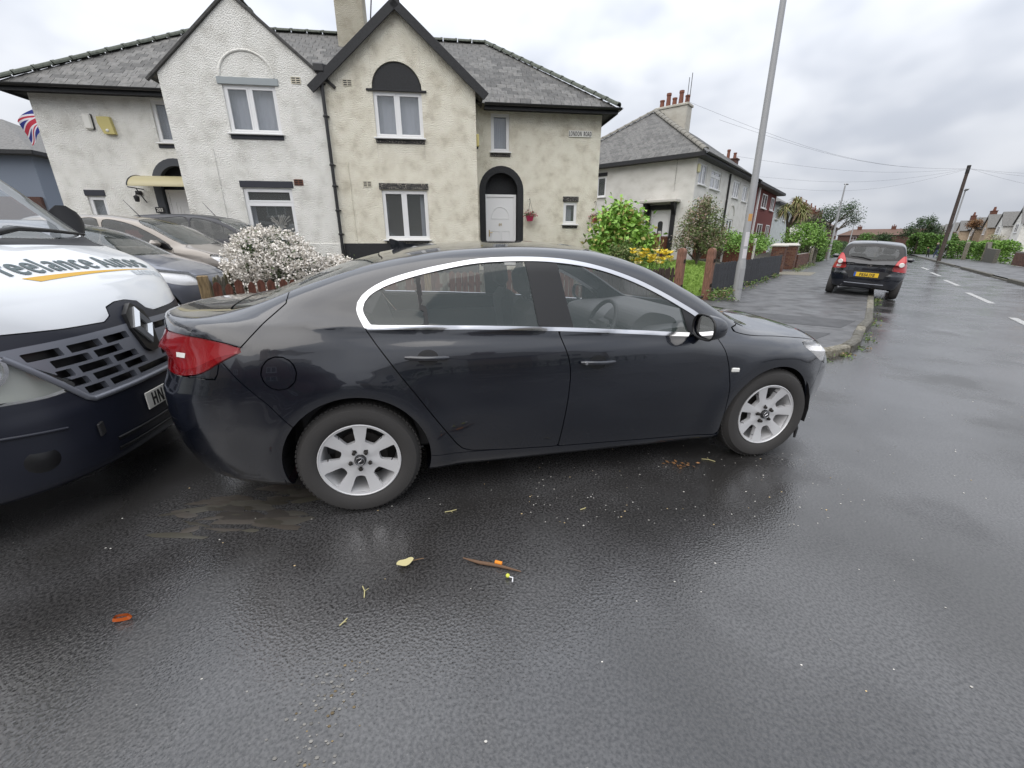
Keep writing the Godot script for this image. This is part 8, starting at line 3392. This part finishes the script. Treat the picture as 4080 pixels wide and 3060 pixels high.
func build_details() -> void:
	person("child-sized walker in dark jacket and black trousers across the road", Vector3(40.75, 0.02, -42.1), 2.3, 1.0, Color(0.012, 0.013, 0.02), Color(0.012, 0.012, 0.014), Color(0.2, 0.1, 0.05), 0.25)
	person("taller walker in dark jacket and blue jeans beside the telegraph pole", Vector3(40.35, 0.02, -40.9), 2.3, 1.42, Color(0.010, 0.011, 0.016), Color(0.07, 0.09, 0.15), Color(0.30, 0.26, 0.22), 0.05)
	# yellow agent's board
	var t := thing("sale_board", "yellow estate agent's board on a white post across the road", "sign", Vector3(51.9, 0.05, -54.6), -0.75)
	var g := Geo.new()
	g.box(Vector3(0, 0.55, 0), Vector3(0.09, 1.1, 0.09))
	part("post", g, M.cap_white, t)
	g = Geo.new()
	g.box(Vector3(0, 1.08, 0.06), Vector3(0.95, 0.26, 0.03))
	part("board", g, M.plate_yellow, t)
	g = Geo.new()
	g.box(Vector3(0, 1.27, 0.06), Vector3(0.9, 0.1, 0.03))
	part("top_strip", g, M.plastic, t)
	# flag on the left
	t = thing("flag", "blowing union flag on a pole past the white house's left corner", "flag", Vector3(-15.2, 0.5, -16.0))
	g = Geo.new()
	g.tube([Vector3(0, 0, -0.4), Vector3(-0.15, 5.9, -0.4)], 0.03, 8)
	part("pole", g, M.lamp_grey, t)
	g = Geo.new()
	g.mapped = true
	var P := func(u: float, v: float) -> Vector3:
		var x := -0.15 - u * 1.75 - 0.12 * sin(u * 6.0)
		var y := 5.75 - u * u * 0.62 - v * (0.95 - 0.25 * u) - u * 0.2
		return Vector3(x, y, -0.4 + 0.16 * sin(u * 9.0 + v * 2.0) * u)
	var nu := 28
	var nv := 12
	for i in nu + 1:
		for j in nv + 1:
			var u := float(i) / nu
			var v := float(j) / nv
			var du: Vector3 = P.call(u + 0.01, v) - P.call(u - 0.01, v)
			var dv: Vector3 = P.call(u, v + 0.01) - P.call(u, v - 0.01)
			var nn := du.cross(dv).normalized()
			g.vert(P.call(u, v), nn if nn.z > 0 else -nn, Vector2(u, v))
	for i in nu:
		for j in nv:
			var a := i * (nv + 1) + j
			g.face(a, a + 1, a + nv + 2)
			g.face(a, a + nv + 2, a + nv + 1)
	var fm := mat("flag_cloth", Color(1, 1, 1), 0.85)
	fm.albedo_texture = union_flag()
	fm.backlight_enabled = true
	fm.backlight = lin(0.3, 0.3, 0.3)
	part("cloth", g, fm, t)
	litter()

func litter() -> void:
	var rg := RandomNumberGenerator.new()
	rg.seed = 44
	# pale leaf with stalk
	var t := thing("fallen_leaf", "pale yellow fallen leaf with a stalk on the wet road", "leaf", Vector3(-0.52, 0.006, -1.61), 0.5)
	var g := Geo.new()
	g.tinted = true
	g.col = Color(0.48, 0.43, 0.22)
	var ol := smooth_loop(vv([-0.045, 0.0, -0.02, 0.026, 0.02, 0.022, 0.04, 0.0, 0.02, -0.018, -0.02, -0.02]), 3)
	var s := g.v.size()
	g.vert(Vector3(0, 0.004, 0), Vector3.UP)
	for p in ol:
		g.vert(Vector3(p.x, 0.012 * sin(p.x * 40.0) * sin(p.x * 40.0) + 0.004 + absf(p.y) * 0.25, p.y), Vector3.UP)
	for i in ol.size():
		g.face(s, s + 1 + i, s + 1 + (i + 1) % ol.size())
	part("blade", g, M.petal, t)
	g = Geo.new()
	g.tinted = true
	g.col = Color(0.20, 0.12, 0.06)
	g.tube([Vector3(0.03, 0.004, 0), Vector3(0.06, 0.004, 0.004), Vector3(0.085, 0.01, 0.018)], 0.0018, 5)
	part("stalk", g, M.petal, t)
	# twig with an orange end and a green bud
	t = thing("twig", "brown rotting twig with an orange scrap on the wet road", "twig", Vector3(-0.10, 0.006, -1.60), -0.30)
	g = Geo.new()
	g.tinted = true
	g.col = Color(0.13, 0.075, 0.045)
	g.tube([Vector3(-0.15, 0.004, 0), Vector3(-0.06, 0.005, 0.006), Vector3(0.03, 0.004, -0.003), Vector3(0.15, 0.003, 0.0)], [0.003, 0.009, 0.009, 0.003], 6)
	part("stick", g, M.petal, t)
	g = Geo.new()
	g.tinted = true
	g.col = Color(0.72, 0.24, 0.02)
	g.tube([Vector3(0.015, 0.014, -0.012), Vector3(0.05, 0.014, -0.012)], 0.009, 8)
	part("orange_scrap", g, M.petal, t)
	t = thing("bud", "small yellow-green sprouted bud beside the twig", "bud", Vector3(-0.02, 0.006, -1.525), 0.0)
	g = Geo.new()
	g.tinted = true
	g.col = Color(0.55, 0.58, 0.08)
	g.lathe([Vector2(0, 0.0), Vector2(0.009, 0.004), Vector2(0.010, 0.011), Vector2(0.005, 0.018), Vector2(0, 0.02)], 10)
	part("seed", g, M.petal, t)
	g = Geo.new()
	g.tinted = true
	g.col = Color(0.7, 0.7, 0.72)
	g.tube([Vector3(0.006, 0.006, 0.004), Vector3(0.024, 0.006, 0.010), Vector3(0.022, 0.005, 0.034)], 0.0032, 6)
	part("sprout", g, M.petal, t)
	# broken orange lens piece at the left
	t = thing("lens_fragment", "broken orange plastic piece lying on the road at the left", "fragment", Vector3(-1.625, 0.012, -1.295), 0.15)
	g = Geo.new()
	var rimp := []
	for q in smooth_loop(vv([-0.03, -0.011, 0.026, -0.013, 0.031, 0.010, -0.026, 0.013]), 3):
		rimp.append(Vector3(q.x, 0.0, q.y))
	for i in rimp.size():
		var u: Vector3 = rimp[i]
		var w: Vector3 = rimp[(i + 1) % rimp.size()]
		var up := Vector3(0, 0.014, 0)
		g.flat([u, w, w * 0.8 + up, u * 0.8 + up], u + w)
		g.flat([u * 0.8, w * 0.8, w * 0.72 + up, u * 0.72 + up], -(u + w))
	part("shell", g, M.amber, t)
	# straw stems
	for e in [[Vector3(-0.67, 0.005, -1.44), 2.0, 0.07, "dry straw stem with a side shoot below the leaf"], [Vector3(-0.70, 0.005, -1.285), 1.1, 0.04, "short dry straw nearest the camera"], [Vector3(-0.36, 0.005, -2.03), 0.35, 0.07, "dry straw beside the rear tyre"], [Vector3(0.42, 0.005, -2.05), 0.5, 0.04, "short yellow straw under the saloon's doors"], [Vector3(1.42, 0.005, -2.62), 2.7, 0.09, "straw wisps near the front wheel"]]:
		g = Geo.new()
		g.tinted = true
		g.col = Color(0.45, 0.40, 0.20)
		var l: float = e[2]
		g.tube([Vector3(-l / 2, 0, 0), Vector3(0, 0.002, l * 0.08), Vector3(l / 2, 0, 0)], 0.0026, 5)
		g.tube([Vector3(0, 0.002, l * 0.08), Vector3(l * 0.1, 0.004, l * 0.35)], 0.0015, 4)
		solo("straw", g, M.petal, e[3], "straw", e[0], e[1], "straw on the wet road")
	# brown leaf heap by the front wheel
	t = thing("leaf_litter", "small heap of brown leaf scraps on the road before the front door", "leaf litter", Vector3(1.18, 0.006, -2.55))
	g = Geo.new()
	g.tinted = true
	for k in 26:
		var f := rg.randf_range(0.6, 1.3)
		g.col = Color(0.26 * f, 0.13 * f, 0.05 * f)
		leaf(g, Vector3(rg.randfn() * 0.05, 0.003 + rg.randf() * 0.01, rg.randfn() * 0.025), rg, 0.03, 0.012, 0.0, Vector3(rg.randfn(), 0.1, rg.randfn()).normalized())
	part("scraps", g, M.petal, t).set_meta("kind", "stuff")
	# wet mud and silt left behind the rear wheel
	g = Geo.new()
	g.tinted = true
	for k in 60:
		var c := Vector3(-1.62 + rg.randfn() * 0.22, 0.0, -2.02 + rg.randfn() * 0.10)
		if k > 34:
			c = Vector3(-1.25 + rg.randfn() * 0.12, 0.0, -2.25 + rg.randfn() * 0.05)
		var f := rg.randf_range(0.7, 1.3)
		g.col = Color(0.060 * f, 0.055 * f, 0.047 * f)
		var rx := rg.randf_range(0.03, 0.16)
		var rz := rx * rg.randf_range(0.12, 0.35)
		var tw := rg.randf_range(-0.3, 0.3)
		var s0 := g.v.size()
		g.vert(c + Vector3(0, rg.randf_range(0.003, 0.006), 0), Vector3.UP)
		for i in 10:
			var a := TAU * i / 10
			var w := rg.randf_range(0.5, 1.3)
			var q := Vector3(cos(a) * rx * w, 0.001, sin(a) * rz * w).rotated(Vector3.UP, tw)
			g.vert(c + q, (Vector3(cos(a), 6.0, sin(a))).normalized())
		for i in 10:
			g.face(s0, s0 + 1 + i, s0 + 1 + (i + 1) % 10)
	var mud := part("mud_patch", g, M.mud, self)
	mud.set_meta("kind", "stuff")
	tag(mud, "wet brown mud left on the road behind the saloon's rear wheel", "mud")
	# loose grit: uncounted
	var mm := MultiMesh.new()
	mm.transform_format = MultiMesh.TRANSFORM_3D
	mm.use_colors = true
	var pg := Geo.new()
	pg.tinted = true
	pg.lathe([Vector2(0, -0.4), Vector2(0.8, -0.3), Vector2(1.0, 0.1), Vector2(0.6, 0.5), Vector2(0, 0.6)], 6)
	mm.mesh = pg.mesh()
	var list := []
	for k in 520:
		var q: Vector3
		var c := 0.0
		if k < 170:
			# the band of old chippings running towards us
			q = Vector3(-0.66 + rg.randfn() * 0.055 + rg.randf() * 0.08, 0, -rg.randf_range(0.55, 1.12))
			c = rg.randf_range(0.10, 0.24)
		elif k < 300:
			q = Vector3(rg.randf_range(0.1, 2.2), 0, -rg.randf_range(1.9, 2.75))
			c = rg.randf_range(0.18, 0.6)
		else:
			q = Vector3(rg.randf_range(-3.0, 5.0), 0, -rg.randf_range(0.6, 4.2))
			c = rg.randf_range(0.15, 0.65)
		list.append([q, c, rg.randf_range(0.0018, 0.0045) * (1.25 if k < 170 else 1.0)])
	mm.instance_count = list.size()
	for i in list.size():
		var e: Array = list[i]
		var z: float = e[2]
		mm.set_instance_transform(i, Transform3D(Basis(Vector3.UP, rg.randf() * TAU).scaled(Vector3(z * 1.3, z * 0.7, z)), (e[0] as Vector3) + Vector3(0, z * 0.3, 0)))
		var w := rg.randf()
		mm.set_instance_color(i, Color(e[1], e[1] * (0.97 if w < 0.8 else 0.75), e[1] * (0.9 if w < 0.8 else 0.4)))
	var o := MultiMeshInstance3D.new()
	o.name = "road_grit"
	o.multimesh = mm
	o.material_override = M.petal
	o.set_meta("kind", "stuff")
	tag(o, "loose pale grit scattered over the wet road", "grit")
	add_child(o)
